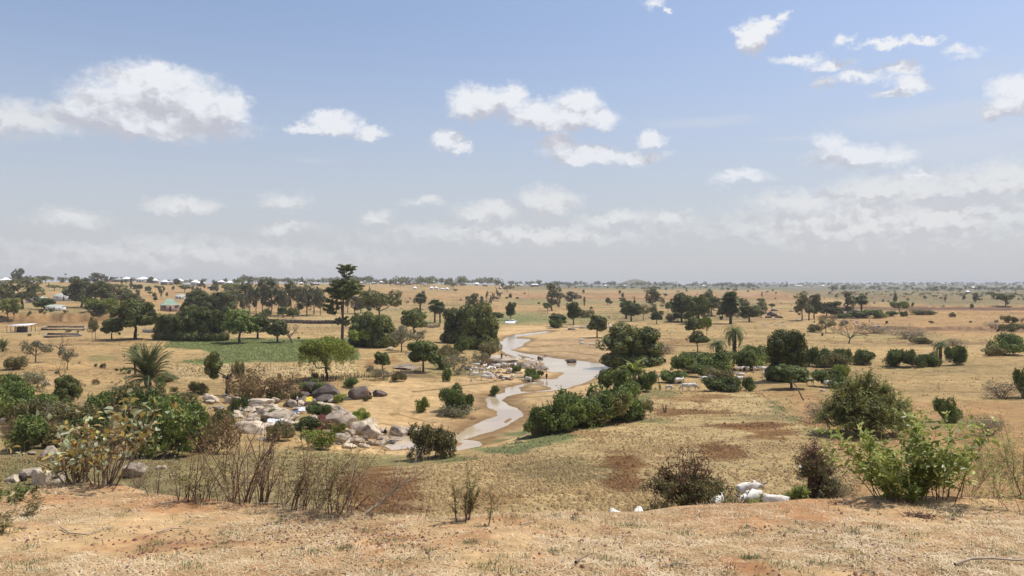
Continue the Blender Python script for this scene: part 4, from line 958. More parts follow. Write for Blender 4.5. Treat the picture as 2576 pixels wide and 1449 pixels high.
# ------------------------------------------------------------------ trees, palms, bushes (u, base v, top v, width)
T = 'trees of the valley'; S = 'shrubs of the valley'
for r in [
 ('mangolow',1590,920,816,148,'very broad black-green tree with crown to the ground'),('mangolow',1978,958,830,98,'tall dark dense mango over the cattle'),
 ('roundmango',340,853,752,98,'round dense mango with browned top and thick trunk'),('mangolow',430,855,785,76,'dark green tree in the clump'),('mangolow',492,856,768,98,'yellowish dark dense tree in the clump'),('mangolow',537,858,780,70,'dark dense tree in the clump'),
 ('round',603,863,778,85,'round green tree on a forked trunk'),('roundmango',648,852,786,60,'dark round tree'),('roundmango',698,862,804,52,'low black-green tree'),
 ('mango',500,802,732,88,'big dark tree behind the clump'),('mango',556,805,736,78,'big dark tree behind the clump'),
 ('bushlime',262,784,748,82,'yellow-green domed acacia'),('mangolow',915,870,785,72,'dark green tree of a dense clump'),('mangolow',962,872,792,80,'dark green tree of a dense clump'),('roundmango',1042,846,775,62,'dark green tree'),
 ('mangolow',1158,862,770,96,'big dark green tree'),('mangolow',1205,878,762,84,'big dark green tree'),('mangolow',1226,878,802,56,'low dark green tree'),('euca',1190,800,738,32,'tall narrow tree rising behind the clump'),
 ('round',1065,936,857,72,'round leafy tree casting a black shadow'),('roundmango',1502,849,793,46,'green tree with forked trunk on a mound'),
 ('umbrella',1755,886,832,54,'neat umbrella tree on a thin trunk'),('roundmango',1745,845,797,44,'small grey-green tree'),('lime',1778,850,798,26,'lime green tree with upright tips'),
 ('round',1990,978,918,78,'lighter green small tree'),('acacia',954,812,730,92,'flat-topped open tree on pale forked limbs'),
 ('roundmango',1715,810,737,55,'brown-tinged broad tree'),('roundmango',1757,814,742,58,'brown-tinged broad tree'),('euca',1790,795,728,50,'tall grey-green tree'),('roundmango',1885,810,768,56,'dark round tree'),
 ('euca',1872,796,750,30,'thin grey-green tree'),('euca',1915,800,758,28,'thin grey-green tree'),('euca',2018,806,733,42,'tall green tree with visible trunk'),('eucabroad',2048,803,740,45,'tall green tree with visible trunk'),
 ('eucabroad',2100,797,758,60,'hazy green tree'),('euca',2132,797,733,32,'tall narrow hazy tree'),('eucabroad',2080,797,762,40,'hazy green tree'),('lime',2262,786,758,48,'lime green round acacia'),('acacia',2530,770,738,46,'dark flat acacia'),
 ('euca',1388,782,712,46,'slender tall tree'),('euca',1643,780,720,46,'pale feathery tall tree'),('roundmango',1443,816,760,34,'vine-hung dark tree column'),('euca',1440,768,733,40,'grey tree'),('roundmango',1404,823,788,42,'round dark bush-like tree'),
 ('roundmango',1588,808,760,48,'vine-covered tree'),('thin',1618,806,764,40,'pale thin tree'),('roundmango',1652,815,782,28,'small round tree'),('roundmango',1733,812,780,30,'small round tree'),
 ('roundmango',1705,808,787,26,'small dark round tree'),('roundmango',1818,800,770,30,'small dark tree'),('roundmango',1640,792,772,20,'small dark tree'),
 ('roundmango',1285,806,760,24,'narrow dark tree'),('thin',1645,797,765,16,'thin bare-stemmed tree'),('thin',1668,776,765,15,'thin small tree'),
 ('roundmango',1246,806,785,40,'low dark round tree'),('acacia',20,808,750,52,'green acacia on two stems'),('acacia',35,808,765,26,'small tree'),
 ('eucabroad',55,778,700,98,'big dull grey-green tree'),('euca',44,726,675,32,'tall thin tree on the skyline'),('eucabroad',205,774,697,72,'big dull dark tree'),('eucabroad',240,776,706,66,'big dull grey-green tree'),('eucabroad',285,775,712,74,'dull grey-green tree'),
 ('euca',248,716,686,42,'grey tree on the skyline'),('mango',112,778,750,48,'low dark tree'),('eucabroad',330,775,738,50,'dull tree'),('roundmango',240,785,760,50,'low dark tree'),
 ('thin',232,855,806,22,'thin stemmed young tree'),('thin',240,853,795,26,'thin stemmed young tree'),('round',281,853,800,46,'small airy tree'),('thin',365,835,790,20,'small thin tree'),
 ('paletree',90,912,855,70,'pale sparse tree'),('snag',152,893,832,42,'gnarled leafless little tree'),('paletree',170,930,872,44,'pale airy little tree'),('snag',150,968,905,46,'grey dead twisted tree'),
 ('snag',735,864,800,64,'gnarled grey half-bare tree'),('weep',822,956,850,138,'bright green tree with weeping skirts'),('round',962,932,885,36,'small lollipop tree on a thin trunk'),('paletree',1010,884,818,82,'pale airy olive tree'),('paletree',1048,872,828,46,'pale airy olive tree'),
 ('lime',905,874,828,64,'yellow-green leaning tree'),('bare',2135,864,802,82,'bare round-crowned tree of fine twigs'),('thin',2078,838,800,44,'leaning sparse tree'),
 ('fanpalm',1057,782,737,38,'round-headed fan palm'),('fanpalm',1094,812,752,38,'taller round-headed fan palm of a pair'),('fanpalm',1107,813,758,34,'shorter round-headed fan palm of a pair'),('shagpalm',1838,814,733,56,'large fan palm with shaggy skirt'),('fanpalm',2167,786,742,40,'hazy fan palm'),('shagpalm',1575,802,756,40,'fan palm smothered by vines'),
 ('fanpalm',2035,806,762,26,'small fan palm'),
 ('datepalm',1848,902,816,58,'date palm'),('datepalm',1805,900,852,54,'smaller date palm'),('datepalm',1880,912,868,56,'low date palm'),('datepalm',2366,910,854,44,'half-dead date palm'),
 ('clumppalm',372,975,862,122,'large feathery palm clump'),('clumppalm',8,884,850,34,'small green palm at the frame edge'),('datepalm',340,940,862,32,'thin-stemmed young palm'),
 ('banana',1592,985,905,92,'banana plants with broad leaves'),('banana',1555,985,930,50,'low banana plants'),
 ('mango',165,1025,945,66,'dark pointed bushy tree'),
 ]:
    kind, u, vb, vt, w, d = r
    cat = 'palm' if 'palm' in kind else ('banana plant' if kind == 'banana' else 'tree')
    plant(kind, u, vb, vt, w, d, cat, name='banana_plant' if kind == 'banana' else None, group={'palm': 'palms in the valley', 'banana plant': 'banana plants by the river'}.get(cat, T))
# eucalyptus belt
for i, (u, vb, vt, w) in enumerate([(612,793,712,32),(628,790,706,34),(645,792,716,30),(660,789,704,38),(682,791,702,40),(700,795,716,30),(712,797,722,30),(732,794,706,46),(752,796,720,34),(772,794,716,36),(790,792,712,36),(806,794,726,30),(893,790,745,34),(908,788,752,28),(925,786,760,30),(875,788,720,32),(670,800,775,24),(712,800,772,28),(737,801,774,30),(590,796,724,36),(575,798,730,34)]):
    plant('euca' if i not in (16,17,18) else 'roundmango', u, vb, vt, w, 'dull green eucalyptus of the grove' if i not in (16,17,18) else 'small round dark tree before the grove', group='eucalyptus grove' if i not in (16,17,18) else T)
# bushes
for r in [
 ('bush',1555,1000,926,86,'leafy bush behind the hedge'),('bush',1625,985,930,60,'leafy bush behind the hedge'),('busholive',1350,1098,1055,36,'small olive bush'),
 
 ('bush',1378,1092,1022,95,'dark thorny hedge bush, lowest'),('bush',1412,1084,992,125,'dark thorny hedge bush'),('bush',1462,1074,978,140,'dark thorny hedge bush'),('busholive',1500,1068,985,120,'olive thorny hedge bush'),('bush',1522,1064,966,140,'dark thorny hedge bush'),('bush',1562,1058,962,110,'dark thorny hedge bush'),('busholive',1598,1055,1005,70,'ragged olive hedge bush'),
 ('bush',1730,938,888,86,'dense green thicket bush'),('bush',1790,935,878,92,'dense green thicket bush'),('bush',1855,930,880,100,'dense green thicket bush'),('bush',1905,918,868,72,'dense green thicket bush'),('bush',1697,962,928,62,'dark green bush'),('bush',1770,948,915,80,'dense green thicket bush'),('busholive',1808,958,925,72,'grey-green thicket bush'),
 ('bush',1822,984,944,84,'dark bush with cattle behind'),('bush',1887,984,948,44,'compact dark bush'),('bush',2090,976,930,90,'bush shading a cow'),('lime',2115,974,918,44,'light green sapling tree'),('mango',2000,900,868,40,'green bush'),
 ('bush',2035,920,870,56,'green bush of the row'),('bush',2080,924,873,60,'green bush of the row'),('bush',2125,922,876,58,'green bush of the row'),('busholive',2100,930,885,60,'grey-green bush of the row'),('bush',2172,918,876,54,'dark green bush of the row'),('bush',2245,922,878,66,'dark green bush of the row'),('bush',2295,924,880,60,'dark green bush of the row'),('bush',2340,922,884,50,'dark green bush of the row'),('bush',2400,918,868,52,'green bush of the row'),
 ('bush',2530,892,838,84,'big dark green bush'),('busholive',2495,895,868,50,'low olive bush'),
 ('bushdry',2062,1062,1000,90,'leafless grey bush'),('bush',2382,1062,1000,62,'dark dense bush with ragged top'),('bushdry',2490,1095,1035,104,'leafless grey-brown bush'),('bushdry',2520,1002,948,110,'bare reddish bush'),('bush',2572,1000,925,40,'green bush at the frame edge'),
 ('bush',1140,1036,963,70,'green bush on a sand islet'),('bush',1168,1040,990,60,'low green bush on a sand islet'),('bushpale',1150,1042,1010,110,'dry grassy skirt under the green bush'),('bushlime',1062,1036,998,36,'feathery pale green bush'),('bush',1243,997,970,30,'compact bush by the water'),('bush',1335,958,926,40,'green bush with a calf beside'),('bush',1298,938,916,24,'small green bush among rocks'),('bush',1357,950,932,20,'tiny green bush on rocks'),
 ('bush',1163,888,845,42,'round dark bush'),('busholive',1120,905,868,62,'olive bush on the bank'),('bushpale',1150,940,888,70,'straw-coloured thicket'),('busholive',1232,898,858,56,'olive bush at the bank'),('bushpale',1200,915,880,50,'straw-coloured thicket'),('bush',1105,928,890,50,'green bush on the bank'),('bushbrown',1225,925,892,36,'brown bush on the bank'),('bush',1124,960,922,24,'dark aloe-like bush'),
 ('busholive',1093,1152,1066,112,'round bush at the pool'),('bushpale',1040,1155,1120,50,'low dry bush at the pool'),
 ('bush',425,1148,985,176,'big dark glossy bush'),('bush',345,1110,975,120,'dark leafy bush'),('bush',300,1090,1005,110,'mid-green leafy bush'),('busholive',380,1065,965,110,'olive leafy bush'),('bush',250,1060,985,90,'mid-green leafy bush'),('busholive',130,1125,1060,110,'olive leafy bush'),('bush',470,1105,1005,100,'dark glossy bush'),('busholive',70,1075,1005,90,'olive leafy bush'),('bush',160,1060,1005,80,'mid-green leafy bush'),('busholive',545,1085,1030,70,'olive leafy bush'),('busholive',495,1130,1030,110,'olive-orange bush'),('bushbrown',540,1140,1040,100,'orange-brown bush'),('busholive',310,1060,960,90,'green bush'),('bush',60,1135,1045,120,'dark leafy bush'),('bush',30,1045,960,110,'dark leafy bush'),('bush',95,1035,985,90,'green leafy bush'),('bush',20,1000,940,70,'dark bush'),('busholive',190,1080,1010,100,'grey-green scrubby bush'),('bushdry',130,1070,1000,110,'grey twiggy scrub'),('bush',215,1110,1050,90,'green scrub'),('bushbrown',20,1100,1045,70,'brown dry bush'),('busholive',265,1140,1060,80,'green scrub'),('bushlime',190,1155,1100,60,'light green herb bush'),
 ('bushbrown',650,1000,925,130,'rust-brown dry thicket'),('bushbrown',720,1003,935,110,'rust-brown dry thicket'),('bushbrown',610,1005,955,70,'rust-brown dry thicket'),('bush',690,1005,978,50,'small green bush'),('bush',790,985,955,70,'dark green bush under the tree'),('bush',880,975,950,50,'dark bush under the tree'),('busholive',600,960,905,30,'small green bush'),('busholive',425,960,940,50,'small green bush'),
 ('bush',600,1040,1000,40,'green bush among boulders'),('bush',680,1060,1030,44,'green bush among boulders'),('bush',800,1050,1010,60,'bush draped with a yellow cloth'),('bush',775,1085,1050,70,'green bush below the cloths'),('bushlime',800,1130,1080,80,'green flowering bush'),('bushlime',850,1105,1060,40,'green bush among boulders'),('bushlime',903,1065,1028,48,'feathery green bush by the sand'),('bush',560,1070,1030,50,'green bush among boulders'),('busholive',700,1110,1060,70,'grey-green bush'),('busholive',745,1005,985,30,'small bush'),
 ('bushlime',855,1012,990,30,'small green bush'),('busholive',1000,960,935,40,'low dry bush'),('bushpale',960,955,925,60,'straw thicket'),
 ('bushdry',1205,925,905,20,'dry bush'),('bushdry',1680,890,860,40,'leafless bush'),('bushdry',1665,902,870,30,'leafless brown bush'),('bushpale',1640,840,822,36,'dry mound bush'),('busholive',2055,835,815,40,'low scrub'),
 ('bushdry',2200,838,815,110,'grey-purple dry thicket'),('bushdry',2280,852,822,110,'grey-purple dry thicket'),('bushdry',2500,828,806,50,'grey dry bush'),('busholive',2545,835,812,50,'green scrub'),('bushdry',2400,870,850,60,'dry scrub'),('busholive',2310,865,848,50,'low scrub'),
 ('busholive',1465,800,778,50,'dark green bush on the far bank'),('busholive',1690,808,788,30,'dark bush'),('bush',2160,800,780,60,'green bush'),('bush',2200,800,778,50,'green bush'),('bush',2120,802,788,40,'green bush'),('bushbrown',2085,805,790,50,'purple-brown bush'),('bush',2240,796,782,40,'green bush'),('busholive',2320,792,778,60,'olive bush'),('bush',1400,825,800,30,'dark bush'),
 ('bushpale',90,985,930,80,'pale scrub'),('busholive',40,930,895,50,'brown-green scrub'),('busholive',470,1010,985,60,'low scrub'),('busholive',500,990,960,50,'grey-green scrub')]:
    kind, u, vb, vt, w, d = r
    plant(kind, u, vb, vt, w, d, 'tree' if kind in ('lime', 'mango') else 'shrub', group=S if kind not in ('lime', 'mango') else T)
# scattered field trees and shrubs, each standing where the open fields have them
rs = np.random.default_rng(5)
def scatter(n, us, vs, kinds, hr, desc, group, cat, avoid=()):
    for i in range(n):
        u = rs.uniform(*us); v = vs[0] + (vs[1]-vs[0])*rs.uniform(0, 1)**1.3
        if rs.uniform() < (.72 if cat == 'shrub' else .5):      # most shrubs stand along the field edges
            cand = [float(np.interp(u, [q[0] for q in ln], [q[1] for q in ln])) for st, ln in LINES if ln[0][0] < u < ln[-1][0]]; cand = [q for q in cand if vs[0]-6 < q < vs[1]+6]
            if cand: v = cand[int(rs.integers(len(cand)))] + rs.normal()*1.2
        p = at(u, v)
        if p[1] > 9000: continue
        k = kinds[int(rs.integers(len(kinds)))]; P = proto_tree(k[0], 0)
        h = rs.uniform(*hr)*k[1]; hv = h*F/p[1]; w = hv*P['w']/P['h']*rs.uniform(.55, 1.0)
        plant(k[0], u, v, v-hv, w, k[2] if len(k) > 2 else desc, cat, group=group)
TREEK = [('roundmango',1,'small dark field tree'),('acacia',1,'small flat field tree'),('thin',1,'thin field tree'),('euca',1.7,'tall thin field tree'),('round',1,'small green field tree'),('open',1,'open-crowned field tree'),('snag',.9,'gnarled field tree'),('eucabroad',1.3,'ragged field tree')]
SHK = [('bush',1,'dark field shrub'),('busholive',1,'olive field shrub'),('busholive',1,'grey-green field shrub'),('bushdry',1,'dry field shrub')]
FT = 'small trees on the far fields'; FS = 'small shrubs on the far fields'
scatter(34, (1240, 1960), (735, 788), TREEK, (4, 8), '', FT, 'tree')
scatter(46, (1240, 2120), (733, 800), SHK, (1.4, 3.2), '', FS, 'shrub')
scatter(24, (900, 1260), (736, 775), TREEK, (4, 8), '', FT, 'tree')
scatter(16, (900, 1260), (735, 790), SHK, (1.5, 3), '', FS, 'shrub')
scatter(30, (330, 600), (728, 765), TREEK, (4, 9), '', FT, 'tree')
scatter(18, (2100, 2600), (745, 772), TREEK, (5, 10), '', FT, 'tree')
scatter(26, (2150, 2600), (742, 805), SHK, (1.5, 4), '', FS, 'shrub')
scatter(16, (1950, 2600), (806, 850), SHK, (.8, 1.6), '', FS, 'shrub')
scatter(12, (40, 900), (835, 860), SHK, (.5, 1.5), '', FS, 'shrub')
scatter(14, (60, 560), (900, 985), SHK, (.5, 1.3), '', FS, 'shrub')
scatter(34, (0, 560), (965, 1130), [('busholive',1,'olive valley scrub'),('bush',1,'green valley scrub'),('bushbrown',1,'brown valley scrub'),('bushdry',1,'grey valley scrub')], (1.0, 2.4), '', 'scrub in the left valley', 'shrub')
scatter(16, (560, 960), (930, 1010), [('bushbrown',1,'brown valley scrub'),('busholive',1,'olive valley scrub'),('bushpale',1,'straw valley scrub')], (.8, 1.8), '', 'scrub in the left valley', 'shrub')
# bank scrub beyond the concrete tanks
scatter(22, (0, 370), (783, 800), SHK, (1, 2.5), '', FS, 'shrub')
# skyline and village trees
SKY = 'trees along the skyline'
def skyline(us, dist, hr, n, ks, desc):
    for i in range(n):
        u = us[0] + (us[1]-us[0])*(i+rs.uniform(0, 1))/n; p = ond(u, rs.uniform(*dist)); k = ks[int(rs.integers(len(ks)))]
        P = proto_tree(k, i % 3); h = rs.uniform(*hr); v = proj(*p)[1]; hv = h*F/p[1]
        plant(k, u, v, v-hv, hv*P['w']/P['h']*rs.uniform(.85, 1.4), desc, 'tree', y=p[1], group=SKY)
KS = ['mango', 'roundmango', 'eucabroad', 'acacia', 'euca']
skyline((0, 620), (900, 1500), (6, 12), 46, KS, 'hazy village tree')
# ------------------------------------------------------------------ foreground plants at the bluff's edge
def blades(B, D, N, ln, wd, curl=.15):
    """folded leaf blades: base B, direction D, normal N"""
    n = len(B); D = D/(np.linalg.norm(D, axis=1, keepdims=True)+1e-9); S = np.cross(D, N); S /= np.linalg.norm(S, axis=1, keepdims=True)+1e-9; Nn = np.cross(S, D)
    l = ln[:, None]; w = wd[:, None]
    a, b, c, d = B, B + D*l*.30, B + D*l*.68 - Nn*l*curl*.4, B + D*l - Nn*l*curl
    V = np.stack([a, b+S*w*.42+Nn*w*.16, c+S*w*.46+Nn*w*.16, d, c-S*w*.46+Nn*w*.16, b-S*w*.42+Nn*w*.16, (b+c)/2], 1).reshape(-1, 3)
    k = np.arange(n)[:, None]*7
    F4 = np.concatenate([k+np.array([[0,1,2,6]]), k+np.array([[6,2,3,4]]), k+np.array([[0,6,4,5]])]).astype(int)
    return V, F4
def shoots(rng, n, h, spread, r, nodes=12, wig=.05, side=.5, base=.08, lean=(0, 0)):
    """stems with side twigs; returns segments and (point, direction) nodes"""
    segs = []; pts = []
    for i in range(n):
        a = rng.uniform(0, 6.28); p = np.array([math.cos(a)*base*rng.uniform(0, 1), math.sin(a)*base*rng.uniform(0, 1), -.05])
        d = np.array([math.cos(a)*spread*rng.uniform(.1, 1)+lean[0], math.sin(a)*spread*rng.uniform(.1, 1)*.7+lean[1], 1.0]); d /= np.linalg.norm(d)
        L = h*rng.uniform(.55, 1.12)/max(d[2], .45)
        for j in range(nodes):
            d = d + rng.normal(size=3)*wig; d /= np.linalg.norm(d); q = p + d*L/nodes
            r0, r1 = r*(1-j/nodes*.8), r*(1-(j+1)/nodes*.8); segs.append((p, q, r0, r1)); p = q
            if j > 2: pts.append((p, d))
            if j > 1 and rng.uniform() < side:
                s = rng.normal(size=3); s[2] = abs(s[2])*.4+.25; sd = d*.6+s*.6; sd /= np.linalg.norm(sd); pp = p; m = int(rng.integers(3, 7)); l2 = L/nodes*.75
                for q2 in range(m):
                    sd = sd + rng.normal(size=3)*wig*1.6; sd /= np.linalg.norm(sd); e = pp+sd*l2; segs.append((pp, e, r1*.55*(1-q2/m*.6), r1*.55*(1-(q2+1)/m*.6))); pp = e; pts.append((pp, sd))
    return segs, pts
def leafset(rng, pts, per, ln, wd, mat, nm='leaves', keep=1.0, zmin=0, droop=.0, pinnate=False):
    P = np.array([p for p, d in pts if p[2] >= zmin and rng.uniform() < keep]); D = np.array([d for p, d in pts if p[2] >= zmin][:len(P)] if keep >= 1 else [d for p, d in pts][:len(P)])
    if not len(P): P = np.array([pts[-1][0]]); D = np.array([pts[-1][1]])
    P = np.repeat(P, per, 0); D = np.repeat(D, per, 0); n = len(P)
    s = rng.normal(size=(n, 3)); s -= D*(s*D).sum(1, keepdims=True); s /= np.linalg.norm(s, axis=1, keepdims=True)+1e-9
    DD = s*.9 + D*.45 + np.array([0, 0, .15-droop]); P = P + rng.normal(size=(n, 3))*ln*.25
    if pinnate:   # feathery compound leaf: rows of leaflets along a rachis
        DD /= np.linalg.norm(DD, axis=1, keepdims=True); k = 6; R_ = ln*1.6
        side = np.cross(DD, [0, 0, 1.0]); side /= np.linalg.norm(side, axis=1, keepdims=True)+1e-9
        BB = []; ND = []
        for j in range(k):
            for sg in (-1, 1):
                b = P + DD*R_*(j+1)/k; b[:, 2] -= R_*.25*((j+1)/k)**2; BB.append(b); ND.append(side*sg + DD*.5 - np.array([0,0,.25]))
        P = np.concatenate(BB); DD = np.concatenate(ND); n = len(P); ln = ln*.36; wd = wd
    N = rng.normal(size=(n, 3))*.5 + np.array([0, 0, 1.0])
    V, Fq = blades(P, DD, N, ln*rng.uniform(.6, 1.3, n), wd*rng.uniform(.6, 1.25, n))
    return (nm, mesh_np(nm, V, Fq, M[mat]))
def near(u, vb, vt, desc, build, cat='shrub', name='shrub', group=None, exact=None, dy=0, sub=False, y=None):
    p = at(u, vb, 3) if y is None else ond(u, y)
    if dy: p = ond(u, p[1]+dy)
    h = (proj(*p)[1]-vt)/F*p[1]; rng = np.random.default_rng(int(u*7+vb))
    return put(name, build(h, rng), p, (1,1,1), 0, desc, cat, group, (u, (vb+vt)/2), exact)
def b_twigs(n=9, spread=.55, r=.009, side=.5, lmat='brown', lk=.35, smat='twig_red', lean=(0, 0), ln=.045):
    def f(h, rng):
        segs, pts = shoots(rng, n, h, spread, r*h/1.0, 13, .09, side, .22, lean); V, Fq = tubes(segs, 4)
        out = [('stem_tangle', mesh_np('stem_tangle', V, Fq, M[smat]))]
        if lk > 0:
            sel = [q for q in pts if rng.uniform() < lk]; out.append(leafset(rng, sel, 2, ln, .012, lmat, pinnate=True))
        return out
    return f
EDG = 'dry twiggy shrubs on the bluff edge'
for i, (u, vb, vt, n, sp, lk, lm, smt, lean) in enumerate([
  (392,1244,1130,5,.25,.15,'olive','twig_red',(0,0)),(456,1258,1095,5,.3,.3,'brown','twig_red',(.05,0)),(500,1258,1120,7,.4,.4,'olive','twig',(0,0)),(528,1260,1100,5,.15,.25,'brown','twig_red',(0,0)),
  (585,1264,1010,9,.42,.42,'brown','twig_red',(-.05,0)),(622,1266,1075,9,.5,.5,'olive','twig',(0,0)),(665,1270,1030,9,.45,.4,'brown','twig_red',(.1,0)),(708,1273,1110,9,.5,.45,'brown','twig',(.1,0)),
  (755,1279,1080,10,.5,.5,'brown','twig_red',(.18,0)),(800,1284,1120,9,.6,.4,'olive','twig_pale',(.2,0)),(846,1291,1090,10,.55,.4,'brown','twig_red',(.25,0)),(893,1297,1115,9,.6,.35,'brown','twig_pale',(.35,0)),(560,1262,1150,7,.6,.4,'olive','twig_pale',(0,0)),
  (1045,1308,1225,3,.4,0,'brown','twig_red',(.1,0)),(1008,1306,1260,3,.4,0,'brown','twig_pale',(0,0)),
  (28,1335,1262,6,.9,.3,'olive','twig',(.3,0)),(60,1300,1215,5,.7,.4,'olive','twig',(-.1,0)),(2540,1280,1180,7,.6,.35,'leafnear','twig_red',(-.3,0)),(2575,1245,1060,9,.5,.5,'leafnear','twig',(-.1,0)),(1425,1300,1262,3,.5,.2,'brown','twig',(0,0)),
  (545,1264,1140,5,1.2,.15,'brown','twig_pale',(.3,0)),(648,1270,1150,5,1.3,.15,'brown','twig_red',(-.3,0)),(735,1277,1140,5,1.3,.12,'brown','twig_pale',(.3,0)),(822,1287,1150,5,1.3,.12,'brown','twig_red',(.5,0)),(600,1266,1000,3,.25,.2,'brown','twig_red',(0,0)),(480,1260,1040,2,.2,.15,'brown','twig_red',(0,0)),(660,1270,1005,3,.3,.2,'brown','twig',(.1,0)),
  (330,1235,1150,4,.6,0,'brown','twig',(.5,0)),(1650,1275,1240,5,.6,.1,'brown','twig_pale',(0,0))]):
    d = {'twig_red': 'dark red-brown twiggy shrub', 'twig': 'brown twiggy shrub', 'twig_pale': 'pale stick-like shrub'}[smt]
    near(u, vb, vt, d + (' with feathery leaves' if lk > .25 else ', nearly leafless'), b_twigs(n, sp, .0078, .5, lm, lk*.8, smt, lean), group=EDG)
# the long pale branch reaching right out of the thicket
def b_branch(h, rng):
    a = at(912, 1298, 3); pts = [np.array([0,0,0.])]; rr = [.022]
    for (u, v) in [(960,1262),(1000,1228),(1020,1215),(1045,1200),(1066,1186)]:
        d = ray(u, v); t = (a[1]+.15)/d[1]; pts.append(d*t-a); rr.append(rr[-1]*.8)
    segs = curve_segs(pts, rr)
    for i in range(1, 6):
        for k in range(4):
            d = np.array([rng.uniform(-.3,.5), rng.uniform(-.4,.4), rng.uniform(.3,1)]); d /= np.linalg.norm(d); p = pts[i]; L = .08
            for j in range(5): q = p+d*L; segs.append((p, q, rr[i]*.35*(1-j/6), rr[i]*.35*(1-(j+1)/6))); p = q; d = d+rng.normal(size=3)*.25; d /= np.linalg.norm(d)
    V, Fq = tubes(segs, 6); return [('limb', mesh_np('limb', V, Fq, M['twig_pale']))]
near(912, 1298, 1190, '', b_branch, cat='dead branch', name='dead_branch', exact='long pale dead branch slanting up to the right out of the dry foreground twigs')
def b_calo(h, rng):
    segs, pts = shoots(rng, 17, h, .75, .012, 10, .12, .5, .2); V, Fq = tubes(segs, 5)
    hi = [q for q in pts if q[0][2] > h*.25]
    g = [q for q in hi if rng.uniform() < .30]; ye = [q for q in hi if rng.uniform() < .26]; br = [q for q in pts if rng.uniform() < .22]
    return [('stem_tangle', mesh_np('stem_tangle', V, Fq, M['twig'])), leafset(rng, g, 1, .125, .075, 'leafpale', 'pale_leaves'), leafset(rng, ye, 1, .125, .075, 'leafyellow', 'yellow_leaves'), leafset(rng, br, 1, .11, .055, 'brown', 'brown_leaves', droop=.5)]
near(262, 1222, 985, '', b_calo, name='milkweed_shrub', exact='large milkweed shrub with pale green, yellow and brown leaves left on the bluff edge')
near(345, 1228, 1030, '', b_calo, name='milkweed_shrub', exact='lower right milkweed shrub with big pale leaves on thin stems')
near(190, 1216, 1080, '', b_calo, name='milkweed_shrub', exact='small left milkweed shrub with yellowish leaves above the bluff edge')
def b_leafy(n, sp, ln=.10, wd=.040, per=2, lean=(0, 0), mat='leafnear'):
    def f(h, rng):
        segs, pts = shoots(rng, n, h, sp, .008, 14, .07, .75, .25, lean); V, Fq = tubes(segs, 5)
        return [('stem_tangle', mesh_np('stem_tangle', V, Fq, M['twig_red'])), leafset(rng, pts, per, ln, wd, mat)]
    return f
LG = 'leafy green shrubs on the bluff edge'
near(2235, 1252, 1062, '', b_leafy(11, .8, lean=(-.15, 0)), group=LG, exact='leftmost leafy green shrub at the right bluff edge, shoots leaning left')
near(2300, 1254, 1048, '', b_leafy(8, .7), group=LG, exact='tall bright leafy shrub second from the left at the right bluff edge')
near(2270, 1254, 1180, '', b_leafy(10, .8, .07, .03, 3), group=LG, exact='low dense glossy green shrub at the foot of the leafy foreground shrubs')
near(2375, 1252, 1060, '', b_leafy(9, .7, per=2), group=LG, exact='leafy green shrub in the middle with bare dark lower stems')
near(2440, 1250, 1068, '', b_leafy(16, .6, per=3, lean=(.15, 0)), group=LG, exact='leafy green shrub with upright stems right of the middle one')
near(2505, 1252, 1060, '', b_leafy(16, .65, per=3, lean=(.1, 0)), group=LG, exact='leafy green shrub second from the right at the bluff edge')
near(2566, 1256, 1090, '', b_leafy(14, .6, per=3), group=LG, exact='rightmost leafy green shrub at the frame edge of the bluff')
near(1183, 1316, 1196, '', b_leafy(7, .18, .03, .010, 5, mat='olive'), name='sapling', cat='sapling', exact='upright grey-green sapling standing alone on the bluff edge at centre')
near(20, 1262, 1225, 'low green herb', b_leafy(8, .9, .03, .015, 3, mat='broad'), cat='herb', name='herb', group='low herbs on the bluff')
near(35, 1245, 1222, 'low green herb', b_leafy(8, .9, .03, .015, 3, mat='broad'), cat='herb', name='herb', group='low herbs on the bluff')
# bushes on the slope just beyond the edge, near the cattle
def b_bigbush(matf, W, n=26, leaf=.055, wd=.022, per=3, mixmat=None):
    def f(h, rng):
        segs = []; pts = []
        for i in range(n):
            a = rng.uniform(0, 6.28); s = rng.uniform(0, 1)**.6*W*.5
            tgt = np.array([math.cos(a)*s, math.sin(a)*s*.8, h*(1.05 - .86*(s/(W*.5))**2)*rng.uniform(.75, 1.1)])
            p = np.array([math.cos(a)*.15, math.sin(a)*.15, -.1]); m = tgt*.5 + np.array([0, 0, h*.12]); r = .02*h
            ps = [p, p*.5+m*.5+rng.normal(size=3)*.04*h, m, m*.5+tgt*.5+rng.normal(size=3)*.05*h, tgt]
            segs += curve_segs(ps, [r, r*.8, r*.6, r*.4, r*.2])
            for b_ in (2, 3, 4):
                for k in range(7):
                    d = rng.normal(size=3)*np.array([1, 1, .8]) + np.array([0, 0, .45]); d /= np.linalg.norm(d); q = ps[b_]*1.0
                    for j in range(4):
                        e = q+d*h*.055; segs.append((q, e, r*.16*(1-j*.2), r*.16*(1-(j+1)*.2))); q = e; d = d+rng.normal(size=3)*.35; d /= np.linalg.norm(d); pts.append((q, d))
        V, Fq = tubes(segs, 4); out = [('stem_tangle', mesh_np('stem_tangle', V, Fq, M['twig_red']))]
        if mixmat:
            hi = [q for q in pts if q[0][2] > h*.62 and rng.uniform() < .28]; lo = [q for q in pts if q[0][2] <= h*.72]
            out += [leafset(rng, lo, per, leaf, wd, matf), leafset(rng, hi, per, leaf, wd, mixmat, 'red_leaves', droop=.6)]
        else: out.append(leafset(rng, pts, per, leaf, wd, matf))
        return out
    return f
near(1738, 1275, 1158, '', b_bigbush('olive', 6.0, 46, .16, .07, 4, 'red'), exact='wide green bush with red-brown tips left of the near cattle', y=45)
near(2048, 1250, 1108, '', b_bigbush('olive', 3.6, 30, .16, .065, 3, 'red'), exact='tall bush with dark red leaves on top right of the near cattle', y=49)
